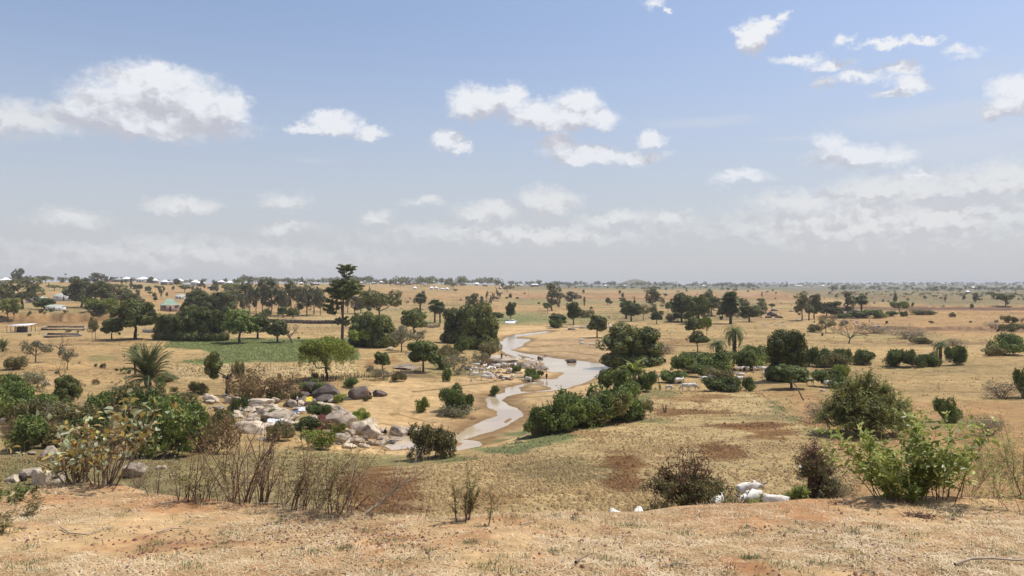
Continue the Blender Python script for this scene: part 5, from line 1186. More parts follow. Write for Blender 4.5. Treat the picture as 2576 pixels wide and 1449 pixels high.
near(2178, 1092, 968, '', b_bigbush('acacia', 10.5, 110, .24, .10, 5), exact='large domed olive bush at the edge of the orange ground on the right')
near(1810, 1262, 1232, 'small green bush at the cattle', b_bigbush('lime', 1.6, 12, .12, .06, 4), y=46)
near(1912, 1275, 1256, 'small green bush at the cattle', b_bigbush('lime', 1.8, 12, .12, .06, 4), y=45)
near(2012, 1262, 1225, 'lime green bush', b_bigbush('lime', 2.2, 14, .12, .06, 4), y=46.5)
near(1960, 1268, 1250, 'small green bush at the cattle', b_bigbush('lime', 1.2, 10, .12, .06, 4), y=46.5)
near(2105, 1255, 1215, 'pale dry bush', b_bigbush('pale', 2.6, 16, .08, .03, 2), y=48)
near(2265, 1200, 1160, 'thorny pale bush', b_bigbush('pale', 1.6, 9, .08, .03, 1), y=52)

# ------------------------------------------------------------------ stuff: straw, grass, gravel, clods
def stuffobj(name, me, label, cat):
    o = bpy.data.objects.new(name, me); col.objects.link(o); o['kind'] = 'stuff'; o['label'] = label; o['category'] = cat; return o
def bluff_points(n, rng, vlo=1205, vhi=1475, power=1.0):
    """points on the bluff top, evenly spread as seen"""
    u = rng.uniform(-260, 2840, n); v = rng.uniform(vlo, vhi, n)
    e = np.interp(u, EDGE[:, 0], EDGE[:, 1]); k = v > e-1; u, v = u[k], v[k]
    y = 1.65/((v-V0)/F-SL)*rng.uniform(.99, 1.01, len(u)); x = (u-UC)/F*y
    return x, y
def blade_mesh(name, x, y, z, az_, tilt, L, W, mat, bend=.2):
    n = len(x); B = np.stack([x, y, z], 1); D = np.stack([np.cos(az_)*np.cos(tilt), np.sin(az_)*np.cos(tilt), np.sin(tilt)], 1)
    S = np.stack([-np.sin(az_), np.cos(az_), np.zeros(n)], 1)*W[:, None]
    mid = B + D*L[:, None]*.5; tip = B + D*L[:, None]; tip[:, 2] -= bend*L*np.cos(tilt)*(tilt > .1)
    V = np.stack([B-S, B+S, mid+S*.8, tip, mid-S*.8], 1).reshape(-1, 3); k = np.arange(n)[:, None]*5
    return mesh_np(name, V, [np.concatenate([k+np.array([[0,1,2,4]])]).astype(int), (k+np.array([[4,2,3]])).astype(int)], mat)
def make_stuff():
    rng = np.random.default_rng(77)
    # lying straw
    x, y = bluff_points(210000, rng); k = fbm(x/.7, y/.7, 0, 91, 3) + rng.uniform(-.25, .25, len(x)) > .50; x, y = x[k], y[k]
    z = ground(x, y); n = len(x)
    stuffobj('dry_straw', blade_mesh('dry_straw', x, y, z+.004, rng.uniform(0, 6.28, n), rng.uniform(-.05, .55, n)**1.0, rng.uniform(.02, .085, n), rng.uniform(.0016, .0042, n), M['straw']), 'dry broken straw scattered over the orange earth of the bluff', 'straw')
    # green grass tufts
    T_ = [(90,1440),(60,1425),(565,1345),(300,1300),(365,1385),(960,1265+100),(865,1380),(980,1420),(1080,1405),(1185,1365),(1400,1390),(1245,1435),(1220,1425),(1530,1410),(1575,1325),(1860,1345),(1880,1330),(2200,1330),(2150,1340),(2250,1335),(2330,1270),(1020,1375),(1385,1330),(1600,1325),(1970,1425),(1885,1405),(2060,1420),(2540,1395),(2400,1300),(1860,1300),(1710,1345),(1990,1340),(780,1390),(30,1270),(1700,1425),(2100,1380),(2450,1370),(480,1430),(700,1320),(1300,1300)]
    X = []; 
    for (u, v) in T_:
        p = at(u, v, 3); m = int(rng.integers(30, 110)); s = rng.uniform(.04, .12); X.append(np.stack([p[0]+rng.normal(size=m)*s, p[1]+rng.normal(size=m)*s*.8], 1))
    bx, by = bluff_points(260, rng, 1270)
    for a, b in zip(bx, by):
        m = int(rng.integers(5, 34)); X.append(np.stack([a+rng.normal(size=m)*.05, b+rng.normal(size=m)*.05], 1))
    X = np.concatenate(X); x, y = X[:, 0], X[:, 1]; z = ground(x, y); n = len(x)
    stuffobj('green_grass', blade_mesh('green_grass', x, y, z, rng.uniform(0, 6.28, n), rng.uniform(.3, 1.4, n), rng.uniform(.025, .08, n), rng.uniform(.0015, .0032, n), M['grass_green']), 'short green grass tufts growing from the bluff top', 'grass')
    # standing dry grass at the rim
    x, y = bluff_points(16000, rng, 1205, 1330); e = np.interp(x/y*F+UC, EDGE[:, 0], EDGE[:, 1]); ye = 1.65/((e-V0)/F-SL)
    k = (np.abs(y-ye) < .9) & (fbm(x/.5, y/.5, 0, 93, 2) > .45); x, y = x[k], y[k]; z = ground(x, y); n = len(x)
    stuffobj('rim_grass', blade_mesh('rim_grass', x, y, z, rng.uniform(0, 6.28, n), rng.uniform(.3, 1.45, n), rng.uniform(.04, .15, n), rng.uniform(.0012, .003, n), M['straw']), 'straw-coloured standing grass fringing the bluff rim', 'grass')
    # laterite gravel
    x, y = bluff_points(26000, rng, 1205, 1475)
    u = x/y*F+UC; gp = fbm(x/1.1, y/.9, 0, 95, 3); patch = np.exp(-(((u-780)/260)**2 + ((y-8.2)/1.0)**2)) + .5*np.exp(-(((u-2150)/260)**2+((y-8)/.8)**2)) + .4*np.exp(-(((u-1480)/120)**2+((y-7.6)/.6)**2))
    k = rng.uniform(0, 1, len(x)) < np.clip((gp-.5)*1.2 + patch*.9, .035, 1); x, y = x[k], y[k]
    def lumps(name, x, y, z, s, mat):
        n = len(x); a = rng.uniform(0, 6.28, n); V = []
        for j in range(5):
            th = a + j*1.2566; V.append(np.stack([x+np.cos(th)*s*rng.uniform(.7, 1.2, n), y+np.sin(th)*s*rng.uniform(.7, 1.2, n), z-s*.2], 1))
        for j in range(3):
            th = a + j*2.094; V.append(np.stack([x+np.cos(th)*s*.5, y+np.sin(th)*s*.5, z+s*rng.uniform(.5, .95, n)], 1))
        V = np.stack(V, 1).reshape(-1, 3); k = np.arange(n)[:, None]*8
        T3 = np.array([[5,6,7],[0,1,5],[1,6,5],[1,2,6],[2,3,6],[3,7,6],[3,4,7],[4,0,7],[0,5,7]])
        return mesh_np(name, V, (k[:, None]+T3[None]).reshape(-1, 3), mat)
    z = ground(x, y)
    stuffobj('laterite_gravel', lumps('laterite_gravel', x, y, z, rng.uniform(.006, .019, len(x))*np.where(rng.uniform(0,1,len(x)) < .06, 1.8, 1), M['laterite']), 'dark red laterite gravel strewn on the bluff', 'gravel')
    # clods of the ploughed near field
    n = 150000; u = rng.uniform(820, 2180, n); v = rng.uniform(985, 1330, n)
    FP = [(u_, v_) for u_, v_ in ZONES[[i for i, q in enumerate(ZONES) if q[0] is FIELD][0]][3]]
    keep = sdf(FP, u, v) < 6; u, v = u[keep], v[keep]
    y = np.interp(v, [980,1000,1057,1100,1150,1200,1255,1300,1340], [141,133,106,92,75,62.5,50,43.5,38]); y = y*rng.uniform(.96, 1.04, len(y)); x = (u-UC)/F*y
    g = fbm(x/6, y/6, 0, 97, 3); k = rng.uniform(0, 1, len(x)) < np.clip((g-.3)*1.3, .10, .62); x, y = x[k], y[k]
    z = ground(x, y); cme = lumps('soil_clods', x, y, z, np.exp(rng.normal(size=len(x))*.45)*.085, M['clod'])
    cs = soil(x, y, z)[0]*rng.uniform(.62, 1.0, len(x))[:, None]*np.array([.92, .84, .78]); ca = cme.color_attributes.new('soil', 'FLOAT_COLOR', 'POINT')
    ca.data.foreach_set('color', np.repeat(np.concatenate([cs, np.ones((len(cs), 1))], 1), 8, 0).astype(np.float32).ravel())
    stuffobj('soil_clods', cme, 'dry earth clods covering the ploughed field below the bluff', 'clods')
    # tufts of dead grass and weeds over the valley floor
    n = 120000; u = rng.uniform(-150, 2730, n); v = 742 + 570*rng.uniform(0, 1, n)**1.25
    u[:26000] = rng.uniform(-60, 1010, 26000); v[:26000] = rng.uniform(1120, 1290, 26000)
    ys_ = np.exp(np.linspace(math.log(36), math.log(1100), 300)); uu = np.linspace(-160, 2740, 120); UU, YY = np.meshgrid(uu, ys_); ZZ = ground((UU-UC)/F*YY, YY, True); VV = V0 - ZZ/YY*F
    vmin = np.minimum.accumulate(VV, 0)
    ci = np.clip(((u+160)/2900*119).astype(int), 0, 118); y = np.zeros(n)
    for c_ in range(119):
        m = ci == c_
        if m.any(): y[m] = np.interp(-v[m], -vmin[:, c_], ys_)
    y *= rng.uniform(.97, 1.03, n); x = (u-UC)/F*y
    rd = river_d(x, y); g = fbm(x/12, y/16, 0, 99, 4)
    sandz = sdf(ZONES[[i for i, q in enumerate(ZONES) if q[0] is SAND][0]][3], u, v) < 0; fieldz = sdf(FP, u, v) < 0; pal = sdf([(430,920),(900,915),(900,940),(760,950),(440,950)], u, v) < 0
    pr = np.clip((g-.36)*2.6, .05, 1)*np.where(sandz, .07, 1)*np.where(fieldz, .25, 1)*np.where(rd < 3, 0, 1)
    k = rng.uniform(0, 1, n) < pr; x, y, g = x[k], y[k], g[k]; z = ground(x, y); n = len(x)
    s = (.08+.0009*y)*np.exp(rng.normal(size=n)*.4); s = np.minimum(s, 1.0)
    per = 5; X = np.repeat(np.stack([x, y, z], 1), per, 0); S_ = np.repeat(s, per); m = len(X); X[:, :2] += rng.normal(size=(m, 2))*S_[:, None]*.8
    me = blade_mesh('weeds', X[:, 0], X[:, 1], X[:, 2]-.03, rng.uniform(0, 6.28, m), rng.uniform(.2, 1.3, m), S_*rng.uniform(.5, 1.2, m), S_*.16, M['pale'])
    for q in ('olive', 'dry', 'brown'): me.materials.append(M[q])
    pick = np.repeat(np.where(g+rng.normal(size=n)*.06 > .56, 1, np.where(rng.uniform(0,1,n) < .25, 3, np.where(rng.uniform(0,1,n) < .5, 2, 0))), per)
    me.polygons.foreach_set('material_index', np.concatenate([pick, pick]).astype(np.int32))
    stuffobj('valley_weeds', me, 'dead grass and low weeds dotted over the dry valley floor', 'weeds')
    # green crop rows
    n = 52000; u = rng.uniform(400, 910, n); v = rng.uniform(850, 916, n); G = [(410,872),(420,858),(470,852),(880,852),(903,864),(903,903),(790,910),(650,906),(520,912),(445,910),(520,903),(560,893),(500,878)]
    k = sdf(G, u, v) < 0; u, v = u[k], v[k]; y = np.interp(v, [845,855,870,885,905,920], [310,287,259,236,211,196])*rng.uniform(.99, 1.01, len(u)); x = (u-UC)/F*y; z = ground(x, y); n = len(x)
    P = np.stack([x, y, z+.12], 1); V, Fq = leaves(P, np.tile(np.array([[0, 0, 1.]]), (n, 1)), .20, rng, .6, .62)
    stuffobj('vegetable_crop', mesh_np('vegetable_crop', V, Fq, M['cropleaf']), 'low green vegetable crop filling the left field', 'crop')
    # rows of young plants on the pale strip
    P = []
    for r_ in range(7):
        v = 920+r_*5.2
        for u in np.arange(440+r_*2, 905, 6.5):
            if rng.uniform() < .8: P.append(((u+rng.normal()*1.0), v+rng.normal()*.5))
    P = np.array(P); y = np.interp(P[:, 1], [915,930,945,958], [200,187,175,165]); x = (P[:, 0]-UC)/F*y; z = ground(x, y); Q = np.repeat(np.stack([x, y, z+.2], 1), 7, 0)+rng.normal(size=(len(x)*7, 3))*.13
    V, Fq = leaves(Q, rng.normal(size=Q.shape), .15, rng, .5, .3); stuffobj('seedling_rows', mesh_np('seedling_rows', V, Fq, M['olive']), 'rows of young plants on the pale strip below the green field', 'seedlings')
M['cropleaf'] = foliage('crop_leaf', (.12,.145,.042), (.19,.225,.07), (.27,.27,.11), .4)
make_stuff()
# far woods that read as one mass
def far_woods():
    rng = np.random.default_rng(3); VV = []; FF = []; k0 = 0
    def add(us, dist, hr, n, dens=1):
        nonlocal k0
        for i in range(n):
            u = us[0] + (us[1]-us[0])*(i+rng.uniform(0, 1))/n; p = ond(u, rng.uniform(*dist)); h = rng.uniform(*hr); w = h*rng.uniform(.6, 1.7)
            lb = [(p[0]+rng.normal()*w*.22, p[1]+rng.normal()*w*.22, p[2]+h*rng.uniform(.45, .8), w*.32, w*.32, h*.26) for _ in range(6)]
            L = np.array(lb); m = 170; kk = rng.integers(0, 6, m); d = rng.normal(size=(m, 3)); d /= np.linalg.norm(d, axis=1, keepdims=True)
            P = L[kk, :3] + d*L[kk, 3:6]*rng.uniform(.4, 1.05, m)[:, None]; V, Fq = leaves(P, d, h*.085, rng, .7, .4); VV.append(V); FF.append(Fq+k0); k0 += len(V)
            V, Fq = tubes([((p[0], p[1], p[2]-1), (p[0], p[1], p[2]+h*.6), h*.025, h*.015)], 4); VV.append(V); FF.append(Fq+k0); k0 += len(V)
    add((880, 1290), (1300, 2300), (10, 21), 60); add((1290, 1900), (2300, 3600), (10, 24), 90); add((2080, 2600), (1700, 2600), (8, 18), 50)
    add((1800, 2620), (3400, 5200), (10, 20), 110); add((1800, 2700), (5200, 6600), (12, 26), 130); add((600, 900), (1300, 1900), (9, 16), 34); add((-100, 620), (1500, 2100), (9, 15), 40); add((2080, 2640), (1000, 1900), (2, 6), 130); add((1290, 1950), (1500, 2300), (5, 10), 40)
    stuffobj('far_woods', mesh_np('far_woods', np.concatenate(VV), np.concatenate(FF), M['euca']), 'hazy belt of far trees along the skyline', 'far woods')
far_woods()
# ------------------------------------------------------------------ living things
def skin_mesh(name, V, E, Rr, mat, root=0, sub=2):
    me = bpy.data.meshes.new(name+'_skeleton'); me.from_pydata([tuple(v) for v in V], E, []); o = bpy.data.objects.new(name+'_skeleton', me); col.objects.link(o)
    sk = o.modifiers.new('skin', 'SKIN'); sk.use_smooth_shade = True
    for i, r in enumerate(Rr):
        d = me.skin_vertices[0].data[i]; d.radius = (r, r) if not isinstance(r, tuple) else r; d.use_root = (i == root)
    ss = o.modifiers.new('sub', 'SUBSURF'); ss.levels = sub; ss.render_levels = sub
    dg = C.evaluated_depsgraph_get(); dg.update(); out = bpy.data.meshes.new_from_object(o.evaluated_get(dg)); out.name = name
    bpy.data.objects.remove(o); bpy.data.meshes.remove(me); out.materials.clear(); out.materials.append(mat)
    out.polygons.foreach_set('use_smooth', np.ones(len(out.polygons), bool)); return out
def cow_parts(pose, mat, calf=False, hornless=False):
    body = [(-.66,0,1.10),(-.15,0,1.02),(.38,0,1.04)]; rb = [(.25,.25),(.31,.31),(.28,.28)]
    neck = {'stand': [(.64,0,1.16),(.80,0,1.30),(.93,0,1.38),(1.24,0,1.16)], 'graze': [(.62,0,1.02),(.84,0,.80),(.97,0,.60),(1.10,0,.26)],
            'turn': [(.62,0,1.16),(.78,.10,1.30),(.84,.24,1.38),(.84,.54,1.18)], 'lie': [(.64,0,1.16),(.80,0,1.32),(.93,0,1.40),(1.22,0,1.2)], 'low': [(.66,0,1.10),(.86,0,1.08),(1.00,0,1.06),(1.26,0,.80)]}[pose]
    V = body + neck; Rr = rb + [(.21,.21), (.155,.155), (.125,.125), (.08,.08)]; E = [(i, i+1) for i in range(6)]
    def chain(a, pts, rs):
        k = a
        for p, r in zip(pts, rs): V.append(p); Rr.append(r); E.append((k, len(V)-1)); k = len(V)-1
        return k
    chain(2, [(.44,0,1.43)], [(.11,.11)])
    if pose != 'lie':
        for s, dx in ((1, .06), (-1, -.08)):
            chain(2, [(.46,s*.15,.86),(.50+dx,s*.17,.56),(.48+dx,s*.17,.12),(.51+dx,s*.17,.02)], [.12,.068,.045,.055])
            chain(0, [(-.72,s*.14,.92),(-.60-dx,s*.17,.68),(-.82-dx,s*.17,.48),(-.78-dx,s*.17,.10),(-.75-dx,s*.17,.02)], [.17,.095,.055,.043,.055])
        chain(0, [(-.95,0,1.22),(-1.02,0,.95),(-1.01,0,.62),(-1.0,0,.45)], [.045,.022,.022,.04])
    else:
        for s in (1, -1):
            chain(2, [(.55,s*.22,.86),(.80,s*.24,.74),(.45,s*.27,.70)], [.12,.065,.05]); chain(0, [(-.55,s*.28,.86),(-.20,s*.34,.76),(-.6,s*.38,.70)], [.15,.08,.05])
        chain(0, [(-.95,0,1.0),(-1.0,.1,.78)], [.04,.03])
    pl = np.array(V[5]); mz = np.array(V[6]); ax = mz-pl; ax /= np.linalg.norm(ax); sd = np.cross([0,0,1], ax); sd /= np.linalg.norm(sd)
    for s in (1, -1): chain(5, [tuple(pl+sd*s*.15-ax*.03), tuple(pl+sd*s*.25-ax*.04-np.array([0,0,.03]))], [.035,.022])
    if pose == 'lie': V = [(x, y, z-.66) for x, y, z in V]; pl = pl-np.array([0,0,.66])
    sc_ = .62 if calf else 1
    V = [(x*sc_, y*sc_, z*sc_) for x, y, z in V]; Rr = [tuple(q*sc_ for q in r) if isinstance(r, tuple) else r*sc_ for r in Rr]
    body_m = skin_mesh('body', V, E, Rr, mat, 1, 1 if calf else 2)
    if calf or hornless: return [('body', body_m)]
    up = np.cross(ax, sd); up = up if up[2] > 0 else -up; out = []
    b = pl + up*.09
    for s in (1, -1):
        pts = [b+sd*s*.06, b+sd*s*.19+up*.04, b+sd*s*.30+up*.14, b+sd*s*.33+up*.28, b+sd*s*.27+up*.40]; Vq, Fq = tubes(curve_segs(pts, [.045,.042,.034,.024,.008]), 6); out.append(('horn', mesh_np('horn', Vq, Fq, M['horn'], smooth=True)))
    return [('body', body_m)] + out
CP_ = {}
def cow(u, v=None, hd=0, pose='stand', mat='cow', desc='white zebu cow', s=1.0, y=None, top=None, rng_=(30, 60), calf=False, group='white cattle of the herders', exact=None, lift=0, cat='cow'):
    key = (pose, mat, calf)
    if key not in CP_: CP_[key] = cow_parts(pose, M[mat], calf)
    if top is not None:      # stands beyond the rim so that its back shows at this height
        best = min(np.arange(rng_[0], rng_[1], .2), key=lambda q: abs(proj(*(ond(u, q)+np.array([0, 0, 1.42*s])))[1]-top)); p = ond(u, best)
    else: p = at(u, v, 14) if y is None else ond(u, y)
    return put('calf' if calf and cat == 'cow' else cat.replace(' ', '_'), CP_[key], (p[0], p[1], p[2]+lift), (s, s, s), R(hd), desc, cat, group, (u, v if v else proj(*p)[1]), exact)
G1 = 'white cattle of the riverside herd'
def c4(x, y): return 1150.05+x*.11161, 881.7+y*.11161
PD = {'low': 'head lowered', 'stand': 'standing', 'graze': 'grazing', 'turn': 'looking aside', 'lie': 'lying'}
def side(h):
    h = h % 360
    return 'facing right' if h < 50 or h > 310 else 'facing left' if 130 < h < 230 else 'seen from behind' if h <= 130 else 'facing the viewer'
for (x, y, h, ps, mt, cf) in [(425,405,180,'stand','cow',0),(545,352,100,'turn','cow',0),(395,505,5,'stand','cow',0),(300,545,275,'stand','cow',0),(400,618,205,'graze','cow',0),(545,528,310,'stand','cow',0),(595,682,178,'stand','cow',0),(660,606,12,'graze','cow',0),
   (700,495,90,'stand','cow',0),(735,470,70,'turn','cow',0),(665,505,270,'stand','cow',0),(840,490,100,'stand','cow',0),(800,470,60,'stand','cow',0),(770,598,20,'lie','cow',0),(725,560,150,'lie','cow',0),(745,636,180,'lie','cow',0),(905,668,272,'stand','cow',0),(920,440,0,'stand','cow',0),(965,480,12,'stand','cow',1),
   (970,345,180,'stand','cow',0),(1060,400,182,'graze','cow',0),(1090,338,170,'stand','cow',0),(1140,408,0,'stand','cow',0),(1215,376,0,'turn','cow',0),(1270,372,30,'stand','cow',0),(1205,522,262,'stand','cow',0),(1262,470,290,'stand','cow',0),(1150,524,250,'graze','cow_grey',0),(1250,665,262,'stand','cow',0),
   (1040,672,300,'lie','cow',1),(755,392,90,'stand','cow_dark',0),(1595,728,150,'graze','cow',0),(1797,358,95,'stand','cow',0),(1000,398,0,'stand','cow',0),(1040,318,190,'stand','cow',0),(880,420,200,'stand','cow',0),(620,430,60,'stand','cow',0),(1310,400,80,'stand','cow',0)]:
    u, v = c4(x, y); nm = {'cow': 'white', 'cow_grey': 'grey', 'cow_dark': 'black'}[mt]
    cow(u, v, h, ps, mt, f'{nm} {"calf" if cf else "zebu"} {PD[ps]}, {side(h)}', 1.0 + .0, calf=bool(cf), group=G1)
def c5(x, y): return 1629.2+x*.22322, 881.7+y*.22322
G2 = 'white cattle grazing by the right thicket'
for (x, y, h, ps, mt, s) in [(360,392,20,'turn','cow',1.1),(245,456,-20,'graze','cow',.8),(425,458,185,'graze','cow',1.05),(505,460,5,'graze','cow',1.1),(630,366,180,'stand','cow',1),(735,345,200,'stand','cow',1),(815,335,270,'stand','cow',1.05),(800,350,10,'stand','cow',1),(1040,325,178,'stand','cow',1),(1050,362,15,'graze','cow',.95),(980,465,62,'turn','cow',1),
   (1045,248,15,'stand','cow',1),(1125,250,268,'stand','cow',1),(1205,250,262,'stand','cow',1),(1155,190,90,'stand','cow',1),(1135,205,262,'stand','cow',1),(1215,182,90,'stand','cow',1),(1245,190,340,'stand','cow',1),(1290,248,182,'stand','cow',1),(1340,252,0,'graze','cow',1),(1305,310,255,'stand','cow',1),(1820,392,190,'stand','cow_grey',1),(2055,430,355,'graze','cow',1.15),(2245,432,5,'graze','cow',1.1),(2445,425,180,'stand','cow',1),(95,352,0,'stand','cow',1)]:
    u, v = c5(x, y); cow(u, v, h, ps, mt, f'{"white" if mt == "cow" else "grey"} zebu {PD[ps]}, {side(h)}', s, group=G2)
G3 = 'white cattle on the slope just under the bluff'
cow(1884, 1252, 25, 'low', 'cow', s=1.0, exact='upper of the two near white cattle, grazing to the right', group=G3, top=1209, rng_=(47, 56))
cow(1892, 1265, 215, 'low', 'cow', s=.95, exact='lower of the two near white cattle, head down to the left with dark horns', group=G3, top=1232, rng_=(44, 54))
cow(1944, 1265, 175, 'graze', 'cow', s=1.0, exact='white cow right of the near pair, only its long back above the rim', group=G3, top=1241, rng_=(44, 52))
cow(1806, 1262, 60, 'stand', 'cow', s=1.0, exact='white cow rump half hidden by leaves right of the red-tipped bush', group=G3, top=1242, rng_=(42, 52))
cow(2068, 1262, 5, 'graze', 'cow', s=1.0, exact='white cow back just showing over the rim under the tall reddish bush', group=G3, top=1257)
cow(1606, 1285, 75, 'graze', 'cow', s=1.0, exact='white cow back barely showing over the rim left of the red-tipped bush', group=G3, top=1279)
cow(1552, 1288, 120, 'graze', 'cow', s=1.0, exact='leftmost white cow back in the straw at the rim, centre right', group=G3, top=1283)
cow(1013, 1305, 180, 'graze', 'cow', s=1.0, exact='white cow back over the rim right of the slanting dead branch', group=G3, top=1298)
G4 = 'cattle on the far fields'
for (u, v, h, mt) in [(1063,781,10,'cow_dark'),(1071,789,190,'cow_dark'),(1010,779,180,'cow_brown'),(993,779,0,'cow'),(998,777,90,'cow'),(981,778,0,'cow'),(1079,775,0,'cow'),(1083,787,90,'cow'),(975,773,0,'cow_brown'),(2046,822,180,'cow'),(2117,810,0,'cow'),(2128,811,180,'cow'),(2144,810,0,'cow'),(2156,813,0,'cow'),(2157,824,0,'cow'),(2173,828,260,'cow'),(2194,816,90,'cow'),(2203,826,0,'cow'),(2210,825,180,'cow'),(1971,824,0,'cow'),(2080,814,0,'cow'),(1463,870,180,'cow'),(1462,861,200,'cow'),(1489,873,0,'cow'),(1513,866,0,'cow'),(1922,822,180,'cow'),(1948,806,0,'cow'),(1951,822,0,'cow')]:
    cow(u, v, h, 'stand' if (u*7) % 3 > 1 else 'graze', mt, {'cow': 'small distant white', 'cow_dark': 'small distant black', 'cow_brown': 'small distant brown'}[mt] + ' cow, ' + side(h), group=G4)
for (u, v, h) in [(834,812,0),(841,812,180),(847,812,0),(1497,880,0),(1375+2,968,0)][:4]: cow(u, v, h, 'stand', 'cow', 'small white goat', .62, calf=True, cat='goat', group='goats')
# ---- people
def person_parts(pose, shirt, trousers, s=1.0):
    Z = np.array
    J = dict(pelvis=(0,0,.95), waist=(0,0,1.10), chest=(0,0,1.32), neck=(0,0,1.50), head=(.01,0,1.60), crown=(.0,0,1.70),
             sh=(0,.18,1.42), el=(-.02,.25,1.14), wr=(.06,.26,.90), hip=(0,.09,.90), kn=(.02,.10,.50), an=(-.02,.10,.08), toe=(.15,.12,.03))
    Rt = {}
    if pose == 'arms':
        J.update(el=(.02,.27,1.18)); J.update(wr=(.22,.12,1.24))
    if pose == 'walk':
        J.update(kn=(.14,.09,.52), an=(.20,.09,.09), toe=(.36,.1,.04)); Rt.update(kn=(-.02,-.09,.50), an=(-.26,-.09,.14), toe=(-.14,-.1,.03)); J.update(wr=(-.12,.26,.92)); Rt.update(wr=(.18,-.26,.95), el=(.03,-.25,1.16))
    if pose in ('stoop',):
        J.update(pelvis=(-.15,0,.92), waist=(.0,0,1.02), chest=(.2,0,1.06), neck=(.36,0,1.06), head=(.45,0,1.04), crown=(.53,0,1.0), sh=(.28,.17,1.04), el=(.33,.2,.78), wr=(.38,.16,.54), hip=(-.15,.09,.88), kn=(-.02,.1,.48), an=(-.08,.1,.08), toe=(.1,.12,.03))
    if pose in ('crouch', 'sit'):
        J.update(pelvis=(-.15,0,.28), waist=(-.10,0,.42), chest=(.04,0,.64), neck=(.12,0,.80), head=(.17,0,.90), crown=(.18,0,1.0), sh=(.08,.18,.73), el=(.16,.24,.46), wr=(.36,.14,.36), hip=(-.13,.10,.27), kn=(.26,.16,.52), an=(.10,.14,.08), toe=(.26,.16,.03))
    g = lambda n, sd: Z(Rt[n]) if (sd < 0 and n in Rt) else Z(J[n])*Z([1, sd, 1])
    V = []; E = []; Rr = []
    def add(p, r, k=None):
        V.append(tuple(Z(p)*s)); Rr.append(tuple(q*s for q in r) if isinstance(r, tuple) else r*s)
        if k is not None: E.append((k, len(V)-1))
        return len(V)-1
    pv = add(J['pelvis'], (.10,.08)); wa = add(J['waist'], (.09,.08), pv); ch = add(J['chest'], (.11,.085), wa); nk = add(J['neck'], .052, ch); hd = add(J['head'], (.075,.09), nk); cr = add(J['crown'], (.07,.085), hd)
    fw = Z(J['crown'])-Z(J['head']); fw /= np.linalg.norm(fw); face = np.cross([0,1,0], fw); face /= np.linalg.norm(face)
    add(Z(J['head'])+face*.095-fw*.005, .016, hd)       # nose
    for sd in (1, -1): add(Z(J['head'])+Z([0, sd*.085, 0]), .017, hd)
    for sd in (1, -1):
        a = add(g('sh', sd), .055, ch); b = add(g('el', sd), .038, a); w = add(g('wr', sd), .026, b); d = g('wr', sd)-g('el', sd); d /= np.linalg.norm(d); palm = add(g('wr', sd)+d*.07, (.034,.018), w)
        sv = np.cross(d, [0, 1, 0]); sv /= np.linalg.norm(sv)+1e-9; bv = np.cross(d, sv)
        for i, L in enumerate((.065, .075, .07, .055)):
            o = sv*(i-1.5)*.019; f1 = add(g('wr', sd)+d*.09+o, .009, palm); f2 = add(g('wr', sd)+d*(.09+L*.6)+o*1.15+bv*.008, .008, f1); add(g('wr', sd)+d*(.09+L)+o*1.1+bv*.022, .007, f2)
        t1 = add(g('wr', sd)+d*.045-sv*.036, .011, w); add(g('wr', sd)+d*.085-sv*.058+bv*.01, .009, t1)
        h = add(g('hip', sd), .095, pv); k_ = add(g('kn', sd), .06, h); an = add(g('an', sd), .036, k_); add(g('toe', sd), .034, an)
    out = [('body', skin_mesh('body', V, E, Rr, M['skin'], 0, 2))]
    V, E, Rr = [], [], []
    a = add(Z(J['pelvis'])*1.06-Z(J['waist'])*.06, (.19,.19)); b = add(J['waist'], (.175,.175), a); c_ = add(J['chest'], (.20,.20), b)
    for sd in (1, -1):
        q = add(g('sh', sd), .10, c_); add(g('el', sd)*.75+g('sh', sd)*.25, .075, q)
    out.append(('shirt', skin_mesh('shirt', V, E, Rr, M[shirt], 0, 1)))
    V, E, Rr = [], [], []
    a = add(J['pelvis'], (.17,.17))
    for sd in (1, -1):
        h = add(g('hip', sd)-Z([0,0,.03]), .115, a); k_ = add(g('kn', sd), .078, h); add(g('an', sd)*.85+g('kn', sd)*.15, .058, k_)
    out.append(('trousers', skin_mesh('trousers', V, E, Rr, M[trousers], 0, 1)))
    V, E, Rr = [], [], []
    a = add(Z(J['head'])*.3+Z(J['crown'])*.7-face*.02, (.08,.092)); add(Z(J['crown'])+fw*.015-face*.015, .07, a)
    out.append(('hair', skin_mesh('hair', V, E, Rr, M['hair'], 0, 1)))
    return out
def person(u, v, pose, hd, shirt, trousers, exact, s=1.0, lift=0, y=None):
    p = at(u, v, 14) if y is None else ond(u, y)
    put('person', person_parts(pose, shirt, trousers, s), (p[0], p[1], p[2]+lift), (1,1,1), R(hd), '', 'person', None, (u, v), exact)
#ROCKS
# ------------------------------------------------------------------ rocks
def rock_mesh(sd, mat, flat=.0, nsub=4):
    rng = np.random.default_rng(sd); import bmesh
    bm = bmesh.new(); bmesh.ops.create_icosphere(bm, subdivisions=nsub, radius=1.0); P = np.array([v.co[:] for v in bm.verts]); Fq = np.array([[v.index for v in f.verts] for f in bm.faces]); bm.free()
    for k in range(13):      # split planes give facets
        n = rng.normal(size=3); n /= np.linalg.norm(n); d = rng.uniform(.48, .85); t = P@n-d; P = P - np.clip(t, 0, None)[:, None]*n*.97
    q = fbm(P[:, 0]*1.3+sd, P[:, 1]*1.3, P[:, 2]*1.3, sd, 3)-.5; q2 = fbm(P[:, 0]*4, P[:, 1]*4+sd, P[:, 2]*4, sd+3, 3)-.5
    P = P*(1+q[:, None]*.38+q2[:, None]*.16); ext = P.max(0)-P.min(0); P = P/ext*2
    return mesh_np('boulder', P, Fq, mat, smooth=True)
RM = {}
